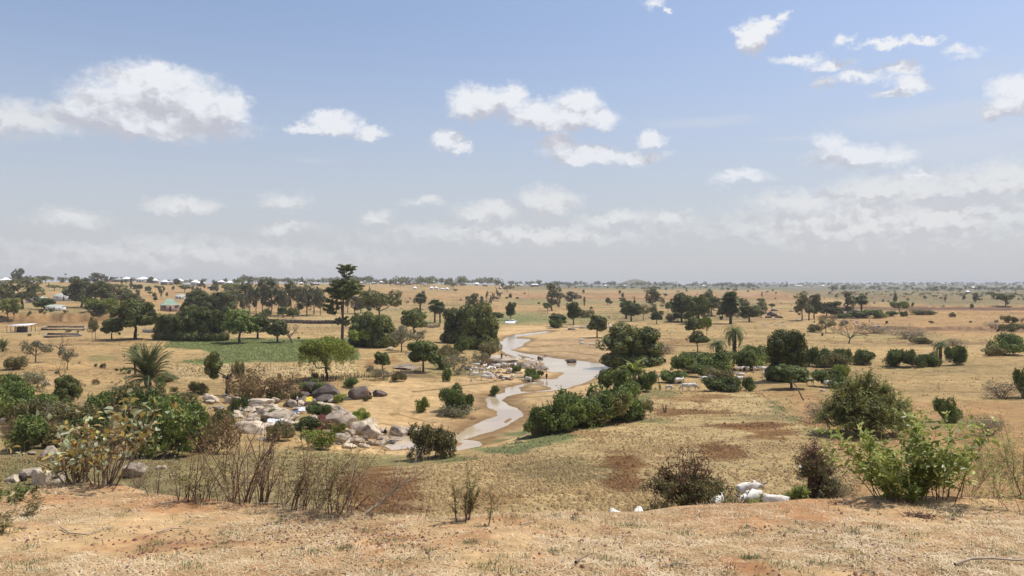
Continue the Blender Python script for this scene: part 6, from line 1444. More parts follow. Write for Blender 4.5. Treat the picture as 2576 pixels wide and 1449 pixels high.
def rock(u, vb, w, h, kind='rock', desc=None, dep=.8, cat='boulder', exact=None, group='granite boulders of the river', z=None, rz=None, tilt=0):
    i = len(THINGS); var = i % 6; key = (var, kind)
    if key not in RM: RM[key] = rock_mesh(var*13+5, M[kind])
    p = at(u, vb, 14); W = w/F*p[1]; H = h/F*p[1]; rng = np.random.default_rng(i+9)
    sz = 'big' if W > 3.2 else 'small' if W < 1.3 else 'middle-sized'
    shp = 'flat' if H < W*.35 else 'upright' if H > W*.8 else 'rounded'
    desc = desc or f'{sz} {shp} {"dark" if kind == "rock_dark" else "banded" if kind == "rock_slab" else "pale"} boulder'
    zz = p[2] if z is None else z
    put('boulder', RM[key], (p[0], p[1]+W*.3, zz+H*.28), (W/2*1.16, W/2*dep*1.1, H*.74), rng.uniform(-.5, .5) + (0 if rng.uniform() < .5 else math.pi) if rz is None else rz, desc, cat, group, (u, vb-h/2), exact, ry=tilt)
def k2(x, y): return 511.1+x*.28662, 862.5+y*.28662
D_, L_, S_ = 'rock_dark', 'rock', 'rock_slab'
for (x, y, w, h, k) in [(1075,482,250,125,D_),(915,445,150,82,D_),(1335,500,165,105,D_),(1430,462,95,55,D_),(1535,472,115,60,D_),(1055,522,190,58,D_),(640,492,105,44,L_),(490,565,220,60,L_),(570,548,92,38,D_),(612,532,100,56,S_),(735,562,62,55,D_),(790,565,135,66,L_),(885,556,120,86,S_),(860,492,120,50,D_),(610,592,95,44,L_),(360,606,160,40,L_),
   (520,636,160,66,S_),(682,614,105,44,L_),(430,690,160,36,L_),(650,716,290,90,L_),(430,800,220,95,L_),(735,748,165,76,L_),(945,700,125,66,L_),(1085,596,135,66,L_),(1200,746,235,175,L_),(1150,790,180,145,S_),(1340,806,165,105,L_),(1430,742,205,70,L_),(1462,838,165,125,L_),(1240,862,105,66,L_),(1292,896,150,54,L_),(1178,886,130,72,L_),
   (1402,858,75,38,S_),(1332,852,55,34,L_),(1262,926,125,44,L_),(1550,852,60,22,S_),(1642,896,100,42,D_),(1700,884,72,34,S_),(1725,832,155,84,S_),(1830,806,210,70,S_),(700,836,125,50,L_),(48,524,120,76,L_),(182,474,62,34,L_),(212,534,62,54,L_),(284,544,84,62,S_),(380,506,84,34,L_),(250,664,105,34,L_),(1262,504,112,36,L_),(1120,650,150,50,L_),
   (560,760,130,46,L_),(860,750,120,60,S_),(1000,760,140,70,L_),(900,840,110,46,L_),(1050,850,120,60,S_),(330,720,120,40,L_),(470,600,90,36,L_),(250,600,80,34,S_),(720,640,70,34,S_),(950,620,90,40,L_),(790,640,90,36,L_),(1090,900,100,40,L_),(610,860,110,36,S_),(520,860,90,30,L_),(1000,690,80,50,S_),(1480,900,120,40,S_),(1400,920,100,36,L_),(1560,900,90,34,S_),(320,640,90,30,L_),(560,680,90,34,L_),
   (1790,236,220,42,S_),(1830,100,90,30,S_),(1640,60,60,24,L_),(600,640,70,30,S_),(430,560,70,30,S_),(1290,830,90,60,S_),(1100,820,90,60,L_)]:
    u, v = k2(x, y); rock(u, v, w*.28662, h*.28662, k)
rr_ = np.random.default_rng(21)
RZ = [(505,1000),(640,990),(760,985),(860,1000),(900,1035),(960,1075),(990,1118),(900,1128),(820,1120),(700,1095),(600,1085),(540,1050)]
k_ = 0
while k_ < 85:
    u, v = rr_.uniform(500, 995), rr_.uniform(985, 1130)
    if sdf(RZ, np.array([u]), np.array([v]))[0] > 0: continue
    w = rr_.uniform(9, 30)*(.8+.4*(v-985)/145); rock(u, v, w, w*rr_.uniform(.3, .6), L_ if rr_.uniform() < .75 else S_); k_ += 1
def k1(x, y): return x*.28662, 862.5+y*.28662
for (x, y, w, h, k) in [(405,1040,135,125,L_),(95,1222,115,66,L_),(330,1250,165,115,L_),(240,1180,210,70,L_),(510,1205,110,86,L_),(490,1225,110,24,L_),(640,790,95,82,L_),(400,372,75,40,L_),(1150,1190,175,105,L_),(455,900,175,46,L_),(270,982,75,28,L_),(570,1100,70,60,L_),(30,720,90,60,L_),(620,1000,80,40,L_),(190,1215,70,60,D_),(1400,1110,90,30,L_)]:
    u, v = k1(x, y); rock(u, v, w*.28662, h*.28662, k, group='pale boulders in the left valley')
for (x, y, w, h, k) in [(270,456,195,120,D_),(490,512,85,40,L_),(930,512,112,40,D_),(1000,640,165,95,D_),(1110,656,190,75,L_),(1490,408,460,130,S_),(1700,366,260,100,S_),(1890,440,320,110,S_),(1240,505,130,70,L_),(1420,606,210,44,L_),(1180,300,140,70,S_),(1320,260,160,70,L_),(1620,280,150,60,S_),(1060,520,110,40,S_),(840,560,120,50,S_),(330,700,80,60,L_),(1600,400,200,60,L_),(1380,520,160,40,L_)]:
    u, v = c4(x, y); rock(u, v, w*.1116, h*.1116, k, group='rocks of the watering place')
rock(1263, 921, 88, 29, S_, dep=1.3, exact='large sloping grey rock slab with two people on it behind the herd', group='rocks of the watering place', tilt=-.06)
for (x, y, w, h, k) in [(1490,184,92,34,L_),(1862,222,120,85,D_),(1952,164,55,16,D_),(1342,196,75,44,D_),(2010,118,70,34,L_),(2560,338,190,80,D_),(2510,300,90,60,D_),(2450,250,60,22,D_),(2620,300,120,70,D_)]:
    u, v = c4(x, y); yy = 22.0*F/(v-V0); rock(u, v, w*.1116, h*.1116, k, z=-22.05, group='rocks standing in the river')
for (u, v, w, h, k) in [(1450,824,26,5,L_),(1470,827,22,5,L_),(1485,822,30,5,L_),(1505,826,20,6,D_),(1530,822,24,6,L_),(1420,824,16,4,L_),(1398,824,20,5,L_),(1545,826,26,5,S_),(1440,830,18,4,D_),(1570,826,20,5,L_),
   (1945,796,26,13,D_),(1960,800,20,6,D_),(1933,800,16,8,D_),(2110,788,22,8,S_),(2125,784,24,9,D_),(2140,790,26,8,S_),(2155,786,20,7,S_),(2098,792,18,6,D_),(2168,792,22,6,S_),(2130,796,24,7,S_),(1952,783,16,5,D_),(1690,932,10,9,L_),(1515,938,14,7,D_),(2010,808,14,5,S_),(1990,784,12,4,D_),(2120,978,18,9,D_),(2070,985,14,5,S_)]:
    rock(u, v, w, h, k, group='scattered field rocks')
# ---- people placed after the rocks that carry them
person(1262, 912, 'stand', 250, 'cloth_maroon', 'cloth_maroon', 'person in dark maroon clothes standing on the sloping rock above the herd', lift=2.1, y=200)
person(1273, 900, 'sit', 200, 'cloth_dark', 'cloth_dark', 'person in dark clothes sitting on top of the sloping rock beside the river', lift=1.9, y=206)
person(1375, 957, 'walk', 60, 'cloth_dark', 'cloth_dark', 'person in black with a white wrap wading at the sandbar in mid river')
person(748, 1034, 'arms', 20, 'cloth_white', 'cloth_dark', 'man in white shirt and dark trousers standing on the washing rocks', lift=.9)
person(968, 1094, 'crouch', 30, 'cloth_dark', 'cloth_dark', 'person in dark clothes crouching at the river edge right of the boulders')
person(648, 1088, 'stoop', 200, 'cloth_dark', 'cloth_blue', 'person in dark clothes stooping among the pale rocks at left')
person(1660, 983, 'stand', 250, 'cloth_yellow', 'cloth_dark', 'herder boy in yellow-brown shirt standing left of the grazing cows', s=.85)
person(2187, 812, 'walk', 0, 'cloth_dark', 'cloth_dark', 'lone dark figure walking across the far right field')
person(714, 864, 'stoop', 300, 'cloth_blue', 'cloth_brown', 'grey-blue figure bending in the green field under the gnarled tree')
person(1394, 824, 'stand', 270, 'cloth_dark', 'cloth_dark', 'left of two dark figures on the flat rocks at the far bank')
person(1400, 823, 'walk', 180, 'cloth_blue', 'cloth_dark', 'right of two dark figures on the flat rocks at the far bank')
person(1531, 820, 'stand', 270, 'cloth_maroon', 'cloth_dark', 'small dark figure left of the white pickup on the far bank')
person(1543, 821, 'stoop', 180, 'cloth_dark', 'cloth_dark', 'bending dark figure just beside the white pickup on the far bank')
person(1173, 772, 'walk', 0, 'cloth_dark', 'cloth_dark', 'tiny dark figure crossing the far field behind the riverside clump')
# cloths and bundles
def drape(u, v, w, h, mat, exact, name='cloth', cat='cloth', lift=.4, slope=.35):
    p = at(u, v, 14); W = w/F*p[1]; H = h/F*p[1]; n = 18; rng = np.random.default_rng(int(u)); a = np.linspace(-.5, .5, n); X, Y = np.meshgrid(a, a)
    Z = lift + Y*H*1.0 + (fbm(X*5+u, Y*5, 0, int(u) % 50, 3)-.5)*.35*H; e = (fbm(X*3, Y*3+u, 0, 4, 2)-.5)*.25
    P = np.stack([X*W*(1+e), Y*H*1.4*(1+e)+W*.1, Z], -1).reshape(-1, 3); i = np.arange(n-1)[:, None]*n+np.arange(n-1)[None]; Fq = np.stack([i, i+1, i+n+1, i+n], -1).reshape(-1, 4)
    P2 = P - np.array([0, .01, .03]); Fa = np.concatenate([Fq, Fq[:, ::-1]+len(P)])
    put(name, mesh_np(name, np.concatenate([P, P2]), Fa, M[mat], smooth=True), p, (1,1,1), 0, '', cat, 'washing laid out on the rocks', (u, v), exact)
drape(712, 1058, 34, 13, 'cloth_white', 'white sheet spread on the rocks below the man in white', lift=.8)
drape(690, 1078, 40, 16, 'cloth_white', 'wide off-white cloth drying on the big pale rock', lift=.8)
drape(760, 1040, 20, 8, 'cloth_white', 'small white cloth at the feet of the man in white', lift=.7)
drape(777, 1034, 14, 9, 'cloth_yellow', 'bright yellow cloth on the bush among the boulders', lift=2.0)
drape(841, 1078, 34, 26, 'cloth_red', 'crimson cloths hanging down the face of a boulder', lift=1.0)
drape(806, 1080, 20, 30, 'cloth_maroon', 'dark maroon cloth hanging between the boulders', lift=1.0)
drape(740, 1052, 16, 8, 'cloth_blue', 'small blue cloth at the edge of the white sheet', lift=.9)
drape(1284, 813, 26, 5, 'cloth_white', 'white washing spread on the far green bank', lift=.5)
drape(2024, 1206, 22, 8, 'cloth_white', 'white plastic sack caught in the tall reddish bush', 'plastic_sack', 'sack', lift=.9)

# ------------------------------------------------------------------ buildings, walls, vehicles
def house_mesh(w, d, h, rh, roofm, wallm, name):
    mb = MB(); mb.box((0, 0, h/2-.5), (w, d, h+1), m=0); mb.box((0, -d/2-.02, h*.42), (1.0, .06, h*.8), m=1)
    for sx in (-.3, .3): mb.box((w*sx, -d/2-.02, h*.6), (.9, .06, .9), m=1)
    wall = mb
    rf = MB(); e = .5; x, y = w/2+e, d/2+e; rl = max(w/2-d/2, .2); z = h+.02
    rf.add([(-x,-y,z),(x,-y,z),(x,y,z),(-x,y,z),(-rl,0,z+rh),(rl,0,z+rh)], [[0,1,5,4],[2,3,4,5]]); rf.add([(x,-y,z),(x,y,z),(rl,0,z+rh),(-x,y,z),(-x,-y,z),(-rl,0,z+rh)], [[0,1,2],[3,4,5]]); rf.add([(-x,-y,z),(-x,y,z),(x,y,z),(x,-y,z)], [[0,1,2,3]])
    return [('wall', wall.build('wall', [M[wallm], M['glass_dark']])), ('roof', rf.build('roof', M[roofm]))]
HP = {}
def house(u, v, w, roof='zinc', wall='wall_mud', y=None, rz=None, desc=None, long=False, exact=None, name='house', cat='house', hh=2.8, rh=None, group='houses of the far villages', top=None):
    key = (roof, wall, long, hh, rh)
    L = 16 if long else 9
    if key not in HP: HP[key] = house_mesh(L, 7, hh, rh or (1.2 if long else 1.9), roof, wall, 'h')
    p = at(u, v, 14) if y is None else ond(u, y); s = (w/F*p[1])/(L+1)
    rng = np.random.default_rng(int(u*13+v))
    nm = {'zinc': 'white-roofed', 'zinc_grey': 'grey-roofed', 'roof_green': 'green-roofed', 'roof_pale': 'pale-roofed', 'roof_rust': 'rust-roofed'}[roof]
    put(name, HP[key], p, (s, s, (s if s < 1.4 else 1.4)*(1.5 if p[1] > 900 else 1)), rng.uniform(-.35, .35) if rz is None else rz, desc or f'{"long " if long else "small " if w < 14 else ""}{nm} village house', cat, group, (u, v), exact)
hr_ = np.random.default_rng(8)
for (u, v, w, ro, lg) in [(15,717,24,'zinc',0),(40,720,18,'zinc_grey',0),(242,712,16,'zinc',0),(272,714,18,'zinc',0),(296,711,26,'roof_pale',1),(319,713,22,'zinc',0),(360,716,28,'zinc',0),(389,718,18,'zinc',0),(415,718,18,'zinc',0),(430,719,16,'zinc_grey',0),(451,718,20,'zinc',0),(470,720,18,'zinc_grey',1),(492,721,20,'zinc',0),(506,722,18,'zinc',0),(532,722,20,'zinc_grey',1),(557,722,16,'zinc',0),(578,724,16,'zinc',0),(598,728,18,'zinc',0),(575,731,20,'zinc',0),(597,715,16,'zinc',0),(612,726,12,'zinc',0),
   (744,714,18,'zinc',1),(771,718,14,'zinc',0),(796,721,18,'zinc',1),(758,721,10,'zinc',0),(905,713,18,'zinc',1),(921,715,14,'zinc',0),(941,716,14,'zinc',1),(959,718,10,'zinc',0),(970,714,14,'zinc_grey',1),(1000,719,12,'zinc',0),(1016,714,20,'zinc',0),(1030,716,22,'zinc_grey',1),(1048,715,18,'zinc',1),(1016,723,8,'zinc',0),(1044,728,10,'zinc',0),(1089,714,14,'zinc',0),(1065,716,18,'zinc_grey',1),(1086,728,10,'zinc',0),(1098,728,10,'zinc',0),(1113,729,12,'zinc',1),(1125,730,10,'zinc',0),(1140,716,20,'roof_rust',1),(1165,715,18,'zinc_grey',1),(1200,716,12,'zinc',0),(1220,717,14,'roof_rust',1),(1258,727,8,'zinc',0),(985,712,16,'roof_rust',1),
   (1308,726,14,'zinc',1),(1345,720,22,'zinc',1),(1522,724,8,'zinc',0),(1565,722,26,'zinc',1),(1770,725,8,'zinc',0),(2010,719,16,'zinc',1),(2004,723,8,'zinc',0),(2182,722,12,'zinc',1),(2214,722,8,'zinc',0),(2230,722,12,'zinc',1),(2328,722,8,'zinc',0),(2334,729,16,'zinc_grey',1),(2356,731,12,'zinc',0),(2400,728,12,'zinc',1),(2447,727,10,'zinc',0),(2484,728,18,'zinc',1),(2563,722,10,'zinc',0),(2434,738,10,'zinc',0),(2070,722,10,'zinc',0),(2120,722,8,'zinc',0)]:
    dist = None
    if u < 640 and v < 727: dist = 1250 + (u % 7)*45 - (v-714)*22
    elif u < 900 and v < 727: dist = 1500 - (v-714)*20
    elif u < 1290 and v < 724: dist = 1650 + (u % 5)*20 - (v-714)*16
    elif u < 1800 and v < 727: dist = 2900 if u > 1400 else 1900
    elif v < 725: dist = 4200 + (u % 3)*400
    house(u, v, w, ro, 'wall_mud' if (u % 3) else 'wall_white', dist, None, None, bool(lg))
house(427, 783, 46, 'roof_green', 'wall_pink', rz=.5, exact='small pink-walled hut with a pointed green roof behind the round mango', rh=3.4, hh=3.4)
house(455, 752, 26, 'roof_pale', 'wall_white', rz=.2, exact='low pale-green-roofed building behind the pink hut')
for (u, v, w, e) in [(92,762,46,'leftmost pale-green warehouse roof among the big dull trees'),(165,757,52,'upper pale-green warehouse roof between the big dull trees'),(140,782,44,'lower large pale-green warehouse roof left of the dark tree'),(215,752,36,'grey-green shed roof behind the big dull trees')]:
    house(u, v, w, 'roof_pale', 'wall_white', rz=.15, long=True, name='warehouse', cat='warehouse', exact=e, hh=4.5, rh=1.6)
# open shed and concrete tanks on the left
def shed():
    a = at(3, 838, 14); b = at(100, 834, 14); W = b[0]-a[0]; y0 = (a[1]+b[1])/2; z0 = min(a[2], b[2]); H = 2.9
    root = link('open_shed', None, None, ((a[0]+b[0])/2, y0, z0)); root['label'] = 'open shed with flat white sheet roof on thin posts'; root['category'] = 'shed'
    mb = MB(); mb.add([(-W/2-.5,-3.2,H+.1),(W/2+.9,-3.2,H+.45),(W/2+.2,3.6,H+.9),(-W/2-.2,3.6,H+.5),(-W/2-.5,-3.2,H),(W/2+.9,-3.2,H+.35),(W/2+.2,3.6,H+.8),(-W/2-.2,3.6,H+.4)], [[0,1,2,3],[7,6,5,4],[0,4,5,1],[1,5,6,2],[2,6,7,3],[3,7,4,0]]); link('roof', mb.build('roof', M['zinc']), root)
    for i in range(6):
        for yy in (-2.9, 3.1):
            m = MB(); m.box((0, 0, H/2-.3), (.16, .16, H+.5)); link('post', m.build('post', M['bark_dark']), root, (-W/2+.4+i*(W-.6)/5, yy, .0))
    m = MB(); m.box((-W*.02, .9, 1.15), (W*.28, 3.2, 2.6)); link('store_room', m.build('store_room', M['bark_dark']), root)
    m = MB(); m.box((0, 0, -.05), (W+.6, 6.6, .3)); link('floor_slab', m.build('floor_slab', M['concrete']), root)
shed()
def tank(quad, h, exact, th=.35, extra=None):
    P = [at(u, v, 14) for u, v in quad]; c = sum(P)/len(P); root = link('concrete_tank', None, None, tuple(c)); root['label'] = exact; root['category'] = 'tank'; root['group'] = 'concrete tanks by the shed'
    for i in range(len(P)):
        a, b = P[i]-c, P[(i+1) % len(P)]-c; L = math.hypot(b[0]-a[0], b[1]-a[1]); m = MB(); m.box((0, 0, h/2-.6), (L-th*.9, th, h+1.2)); m.box((0, 0, h+.055), (L-th*.9, th+.2, .1), m=1)
        link('wall', m.build('wall', [M['dark_stone'], M['concrete']]), root, tuple((a+b)/2), rz=math.atan2(b[1]-a[1], b[0]-a[0]))
tank([(104,831),(118,824),(214,824),(212,832)], .75, 'rear long concrete tank with dark inside walls right of the shed')
tank([(112,850),(118,842),(196,842),(205,846)], .6, 'front low concrete tank behind the small bare tree')
def wallrun(pts, h, mat, name, exact, th=.4, gap=True, cat='wall'):
    P = [at(u, v, 14) for u, v in pts]; c = P[len(P)//2]; root = link(name, None, None, tuple(c)); root['label'] = exact; root['category'] = cat; mb = MB()
    for i in range(len(P)-1):
        a, b = P[i], P[i+1]; n = max(1, int(np.linalg.norm(b-a)/2.2))
        for k in range(n):
            q0 = a+(b-a)*k/n; q1 = a+(b-a)*(k+1)/n; g = ground(np.array([(q0[0]+q1[0])/2]), np.array([(q0[1]+q1[1])/2]))[0]; hh = h*(.9+.25*fbm(k*.7+i*9., 3.1, 0, 6, 2)); L = math.hypot(q1[0]-q0[0], q1[1]-q0[1])
            mb.box(((q0[0]+q1[0])/2-c[0], (q0[1]+q1[1])/2-c[1], g+hh/2-.3-c[2]), (L-.02, th, hh+.6), math.atan2(q1[1]-q0[1], q1[0]-q0[0]))
    link('masonry', mb.build('masonry', M[mat]), root)
wallrun([(590,810),(665,810),(700,812),(800,815),(880,816)], 2.0, 'dark_stone', 'field_wall', 'long dark stone wall across the dry field behind the vegetable field')
wallrun([(360,836),(400,838)], 1.4, 'concrete', 'field_wall', 'short concrete wall behind the dark tree clump at left')
def stick_fence(pts, h, exact, mat='reed'):
    P = [at(u, v, 14) for u, v in pts]; c = P[0]; root = link('stick_fence', None, None, tuple(c)); root['label'] = exact; root['category'] = 'fence'; segs = []; rng = np.random.default_rng(4)
    for i in range(len(P)-1):
        a, b = P[i], P[i+1]; n = max(2, int(np.linalg.norm(b-a)/.16))
        for k in range(n):
            q = a+(b-a)*(k+rng.uniform(-.4, .4))/n; q = q.copy(); q[2] = ground(q[:1], q[1:2])[0]; t = q + np.array([rng.normal()*.12, rng.normal()*.1, h*rng.uniform(.6, 1.3)]); segs.append((q-c-np.array([0,0,.2]), t-c, .06, .03))
    V, Fq = tubes(segs, 4); link('stakes', mesh_np('stakes', V, Fq, M[mat]), root)
stick_fence([(726,962),(770,962),(812,960),(860,956),(912,950),(955,948)], 1.0, 'dark fence of sticks along the foot of the pale planted strip', 'bark_dark')
stick_fence([(956,948),(985,946),(1020,942),(1058,938)], 1.1, 'reed fence joining the flat rock under the round leafy tree')
stick_fence([(1062,822),(1090,826),(1108,822)], 1.6, 'broken fence and stalks between the dark clumps near the river')
def vehicle(u, v, rz, exact, pick=False):
    p = at(u, v, 14); root = link('pickup' if pick else 'car', None, None, tuple(p), rz=rz); root['label'] = exact; root['category'] = 'pickup' if pick else 'car'
    m = MB(); m.box((0,0,.75), (4.4,1.75,.6), taper=.97); m.box((0,0,.42), (4.2,1.7,.12)); m.add(np.array([(-1.9 if not pick else -.3,-.8,1.05),(1.2,-.8,1.05),(1.2,.8,1.05),(-1.9 if not pick else -.3,.8,1.05),(-1.6 if not pick else -.2,-.68,1.72),(.6,-.68,1.72),(.6,.68,1.72),(-1.6 if not pick else -.2,.68,1.72)]), [[0,3,2,1],[4,5,6,7],[0,1,5,4],[1,2,6,5],[2,3,7,6],[3,0,4,7]])
    if pick: m.box((-1.3,.86,1.15),(1.7,.06,.3)); m.box((-1.3,-.86,1.15),(1.7,.06,.3)); m.box((-2.17,0,1.15),(.06,1.7,.3))
    link('body', m.build('body', M['carpaint']), root)
    g = MB(); 
    for s in (-1, 1): g.add(np.array([(-.2 if pick else -1.5,s*.80,1.16),(1.0,s*.80,1.16),(.6,s*.73,1.6),(-.15 if pick else -1.4,s*.73,1.6)]), [[0,1,2,3]])
    g.add(np.array([(1.19,-.66,1.14),(1.19,.66,1.14),(.76,.6,1.6),(.76,-.6,1.6)]), [[0,1,2,3]]); link('windows', g.build('windows', M['glass_dark']), root)
    for sx in (-1.35, 1.35):
        for sy in (-.85, .85):
            V, Fq = tubes([((0,-.1,0),(0,.1,0),.36,.36)], 14); c1 = np.concatenate([V, [[0,-.1,0],[0,.1,0]]]); i = np.arange(14); j = (i+1) % 14
            T3 = np.concatenate([np.stack([i, j, np.full(14, 28)], 1), np.stack([i+14, j+14, np.full(14, 29)], 1)]); me = mesh_np('wheel', c1, [Fq, T3], M['tyre']); w_ = link('wheel', me, root, (sx, sy, .36))
            V, Fq = tubes([((0,-.11,0),(0,.11,0),.2,.2)], 10); c1 = np.concatenate([V, [[0,-.11,0],[0,.11,0]]]); i = np.arange(10); j = (i+1) % 10
            T3 = np.concatenate([np.stack([i, j, np.full(10, 20)], 1), np.stack([i+10, j+10, np.full(10, 21)], 1)]); link('rim', mesh_np('rim', c1, [Fq, T3], M['tin']), w_)
vehicle(1557, 823, .6, 'white pickup parked on the far river bank behind the mound tree', True)
vehicle(1290, 812, .2, 'white car parked on the green bank beyond the bend', False)
# stakes, stumps, sticks, poles
def stick(pts, r, mat, exact, name='stick', cat='stick', z=0, absu=None):
    Q = [np.array(p, float) for p in pts]; c = Q[0]; V, Fq = tubes(curve_segs([q-c for q in Q], list(np.linspace(r, r*.55, len(Q)))), 7)
    put(name, mesh_np(name, V, Fq, M[mat], smooth=True), c, (1,1,1), 0, '', cat, None, (0, 0), exact)
def gp(u, v, dz=.0, dm=3): p = at(u, v, dm); return (p[0], p[1], p[2]+dz)
a = at(1671, 1038, 14); stick([a, a+np.array([-.15,0,.8]), a+np.array([-.25,0,1.4])], .07, 'bark_dark', 'slimmer leaning stake standing in the ploughed field', 'stake', 'stake')
a = at(1674, 1038, 14); stick([a, a+np.array([.05,0,.6]), a+np.array([.08,0,1.1])], .13, 'bark', 'thicker short stake beside the leaning one in the ploughed field', 'stake', 'stake')
for (u, e) in [(1661, 'left of two dark stumps right of the broad riverside tree'), (1672, 'right of two dark stumps right of the broad riverside tree')]:
    a = at(u, 912, 14); m = MB(); V, Fq = tubes([((0,0,-.2),(0.05,0,.9),.42,.36),((0.05,0,.9),(.07,0,1.0),.36,.12)], 9); m.add(V, Fq); put('tree_stump', m.build('tree_stump', M['bark_dark']), a, (1,1,1), 0, '', 'stump', 'dark stumps', (u, 905), e)
a = at(2022, 1007, 14); k = a[1]
def atz(u, v, y): d = ray(u, v); return d*(y/d[1])
stick([a, atz(2016,998,k), atz(2010,984,k+.4), atz(2003,972,k+.8), atz(1993,960,k+1.5)], .13, 'bark', 'crooked dead branch leaning out of the lighter green tree', 'dead_branch', 'branch')
stick([gp(2402,1428,.03), gp(2440,1420,.05), gp(2490,1418,.05), gp(2560,1421,.04), gp(2640,1412,.05)], .013, 'twig_pale', 'long pale curved stick lying at the bottom right corner')
stick([gp(152,1332,.03), gp(175,1345,.02), gp(215,1349,.02), gp(240,1343,.02), gp(268,1333,.04)], .009, 'twig_pale', 'curved pale stick lying on the left of the bluff top')
stick([gp(640,1272,.03), gp(690,1274,.04), gp(732,1277,.03)], .011, 'twig_pale', 'straight pale stick lying at the rim under the dry twigs')
stick([gp(395,1344,.02), gp(430,1336,.03), gp(462,1333,.02)], .010, 'twig_pale', 'short bleached stick left of centre on the straw')
stick([gp(1448,1423,.03), gp(1462,1415,.04), gp(1478,1411,.05)], .013, 'twig', 'small curled brown pod-like stick on bare earth at bottom centre')
stick([gp(1310,1325,.02), gp(1325,1322,.03), gp(1342,1317,.02)], .010, 'twig_pale', 'short pale stick right of the upright sapling')
stick([gp(1660,1432,.02), gp(1700,1424,.03), gp(1760,1430,.02)], .006, 'twig_pale', 'thin straw-like stick near the bottom edge centre right')
a = at(2320, 1302, 3); V = []; rng = np.random.default_rng(2); segs = []
for i in range(130):
    an = rng.uniform(0, 6.28); p = np.array([rng.normal()*.09, rng.normal()*.06, 0]); d = np.array([math.cos(an), math.sin(an)*.6, rng.uniform(.1, .8)])*rng.uniform(.03, .08); segs.append((p, p+d, .004, .002)); segs.append((p+d, p+d*1.5-np.array([0,0,.03]), .002, .001))
V, Fq = tubes(segs, 4); put('root_clump', mesh_np('root_clump', V, Fq, M['twig_red']), a, (1.2,1.2,1.2), 0, '', 'roots', None, (2320,1300), 'dark uprooted grass clump lying on the right of the bluff top')
# pollard and layered tree
def pollard():
    p = at(572, 994, 14); s = p[1]/F; H = 50*s
    segs = curve_segs([np.array(q)*s for q in ((0,0,-8),(0,0,8),(1,0,20),(-1,0,36),(0,0,44))], [7*s,6*s,4.5*s,4*s,5*s]); rng = np.random.default_rng(6)
    for i in range(12):
        a = rng.uniform(0, 6.28); segs.append((np.array([0,0,43])*s, np.array([math.cos(a)*13, math.sin(a)*13, 43+rng.uniform(0, 14)])*s, 2.6*s, 1.2*s))
    segs += curve_segs([np.array(q)*s for q in ((0,0,42),(-8,0,50),(-20,0,56),(-30,0,64))], [2.5*s,1.8*s,1.5*s,.8*s])
    V, Fq = tubes(segs, 7)
    lb = [((-34+rng.normal()*8)*s, rng.normal()*8*s, (74+rng.normal()*14)*s, 11*s, 11*s, 12*s) for _ in range(14)]
    V2, F2 = lobes_cloud(lb, 5200, .16, rng, gap=.36)
    put('pollarded_tree', [('trunk', mesh_np('trunk', V, Fq, M['bark_dark'], smooth=True)), ('crown', mesh_np('crown', V2, F2, M['mango']))], p, (1,1,1), 0, '', 'tree', None, (560,950), 'pollarded dark stump with one leafy limb to the left')
pollard()
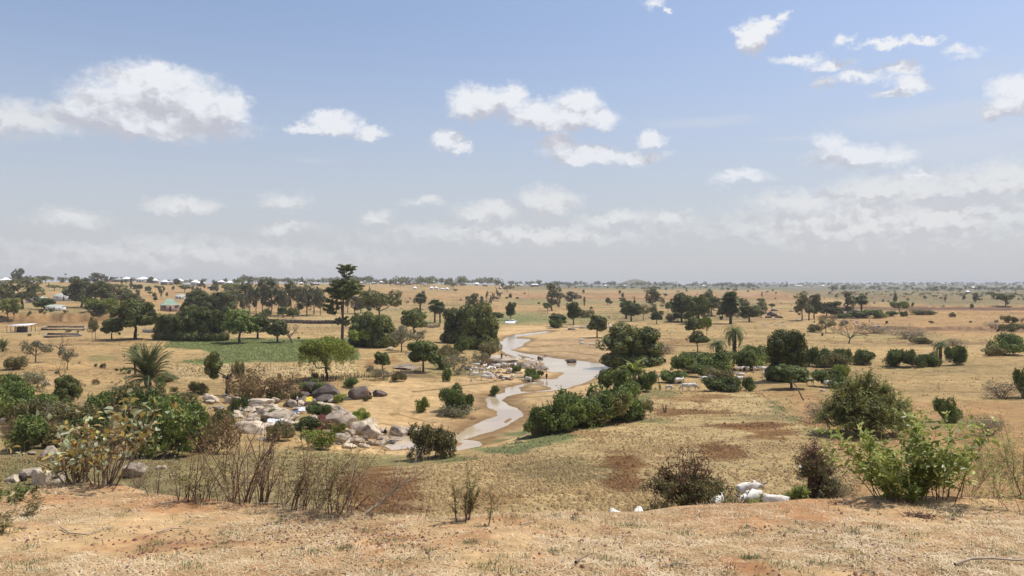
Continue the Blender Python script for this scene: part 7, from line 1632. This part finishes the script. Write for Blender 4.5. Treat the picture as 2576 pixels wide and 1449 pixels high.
def layered():
    p = at(861, 858, 14); s = p[1]/F; rng = np.random.default_rng(12)
    segs = curve_segs([np.array(q)*s for q in ((0,0,-6),(0,0,2),(1,0,60),(3,0,110),(8,0,150),(11,0,176))], [5*s,4.2*s,3.2*s,2.4*s,1.3*s,.7*s])
    segs += curve_segs([np.array(q)*s for q in ((2,0,40),(-3,2,90),(-4,2,120),(-8,2,140))], [2.2*s,1.8*s,1.2*s,.5*s]); lb = []
    def tier(z, r, n, cx=6, t=5, droop=0):
        for i in range(n):
            a = i*6.28/n + rng.uniform(-.5, .5); rr = r*rng.uniform(.5, .98)
            e = np.array([cx+math.cos(a)*rr, math.sin(a)*rr, z+rng.uniform(-3, 3)-droop*rr]); b0 = np.array([cx*.7, 0, z-8])
            segs.append((b0*s, (b0*.45+e*.55+np.array([0,0,1]))*s, .9*s, .5*s)); segs.append(((b0*.45+e*.55+np.array([0,0,1]))*s, e*s, .5*s, .15*s))
            for q in (.55, .8, 1.0):
                c = b0*(1-q)+e*q; lb.append((c[0]*s, c[1]*s, (c[2]+1)*s, r*.24*s, r*.24*s, t*.45*s))
    tier(188, 24, 9, 12, 4); tier(181, 28, 9, 12, 4); tier(172, 20, 7, 11, 4); tier(164, 14, 6, 10, 4); tier(157, 15, 6, 9, 4)
    tier(148, 34, 10, 6, 9); tier(140, 44, 12, 6, 9); tier(130, 48, 12, 6, 9, .05); tier(120, 42, 10, 4, 9, .05); tier(112, 30, 8, -6, 9, .1)
    for z, cx, r in ((102,-30,18),(92,-34,18),(82,-34,16),(74,-26,12),(98,-12,14),(86,-18,14)): tier(z, r, 6, cx, 9, .1)
    for z, cx, r in ((56,-8,14),(48,-14,13),(52,14,12),(44,12,10),(60,8,10)): tier(z, r, 5, cx, 5)
    V, Fq = tubes(segs, 6); V2, F2 = lobes_cloud(lb, 26000, .26, rng, gap=.36, shell=.3, flat=.75, gscale=.7)
    put('layered_tree', [('trunk', mesh_np('trunk', V, Fq, M['bark'], smooth=True)), ('crown', mesh_np('crown', V2, F2, M['mango']))], p, (1,1,1), 0, '', 'tree', None, (860,760), 'very tall tree in flat tiers with a long bare trunk above everything else')
layered()
for (u, v, h) in [(1238,752,9),(1100,735,9),(1330,742,9)]:
    p = at(u, v, 14); V, Fq = tubes([((0,0,-1),(0,0,h),.16,.11),((-.9,0,h-.8),(.9,0,h-.8),.07,.07)], 6); put('utility_pole', mesh_np('utility_pole', V, Fq, M['bark_dark']), p, (1,1,1), 0, 'thin utility pole', 'pole', 'poles on the far fields', (u, v-8))
p = ond(165, 1330); V, Fq = tubes([((0,0,-1),(0,0,14),.25,.2)], 6); mb = MB(); mb.add(V, Fq); mb.box((0,0,14.8), (2.6,2.6,1.6)); put('water_tower', mb.build('water_tower', M['bark_dark']), p, (1,1,1), 0, '', 'tower', None, (168,700), 'slim water tank on a post on the left skyline')
# ------------------------------------------------------------------ dusty air
def make_haze():
    m = bpy.data.materials.new('dusty_air'); m.use_nodes = True; nt = m.node_tree; nt.nodes.clear()
    v = nt.nodes.new('ShaderNodeVolumePrincipled'); v.inputs['Color'].default_value = (.84,.855,.88,1); v.inputs['Density'].default_value = HAZE; v.inputs['Anisotropy'].default_value = .0
    o = nt.nodes.new('ShaderNodeOutputMaterial'); nt.links.new(v.outputs[0], o.inputs['Volume'])
    mb = MB(); mb.box((0, 0, -6), (24000, 24000, 108)); ob = bpy.data.objects.new('haze', mb.build('haze', m)); col.objects.link(ob)
    ob['kind'] = 'stuff'; ob['label'] = 'dusty pale air that fades the far fields and skyline'; ob['category'] = 'haze'
HAZE = 1.1e-4
make_haze()
label_all()
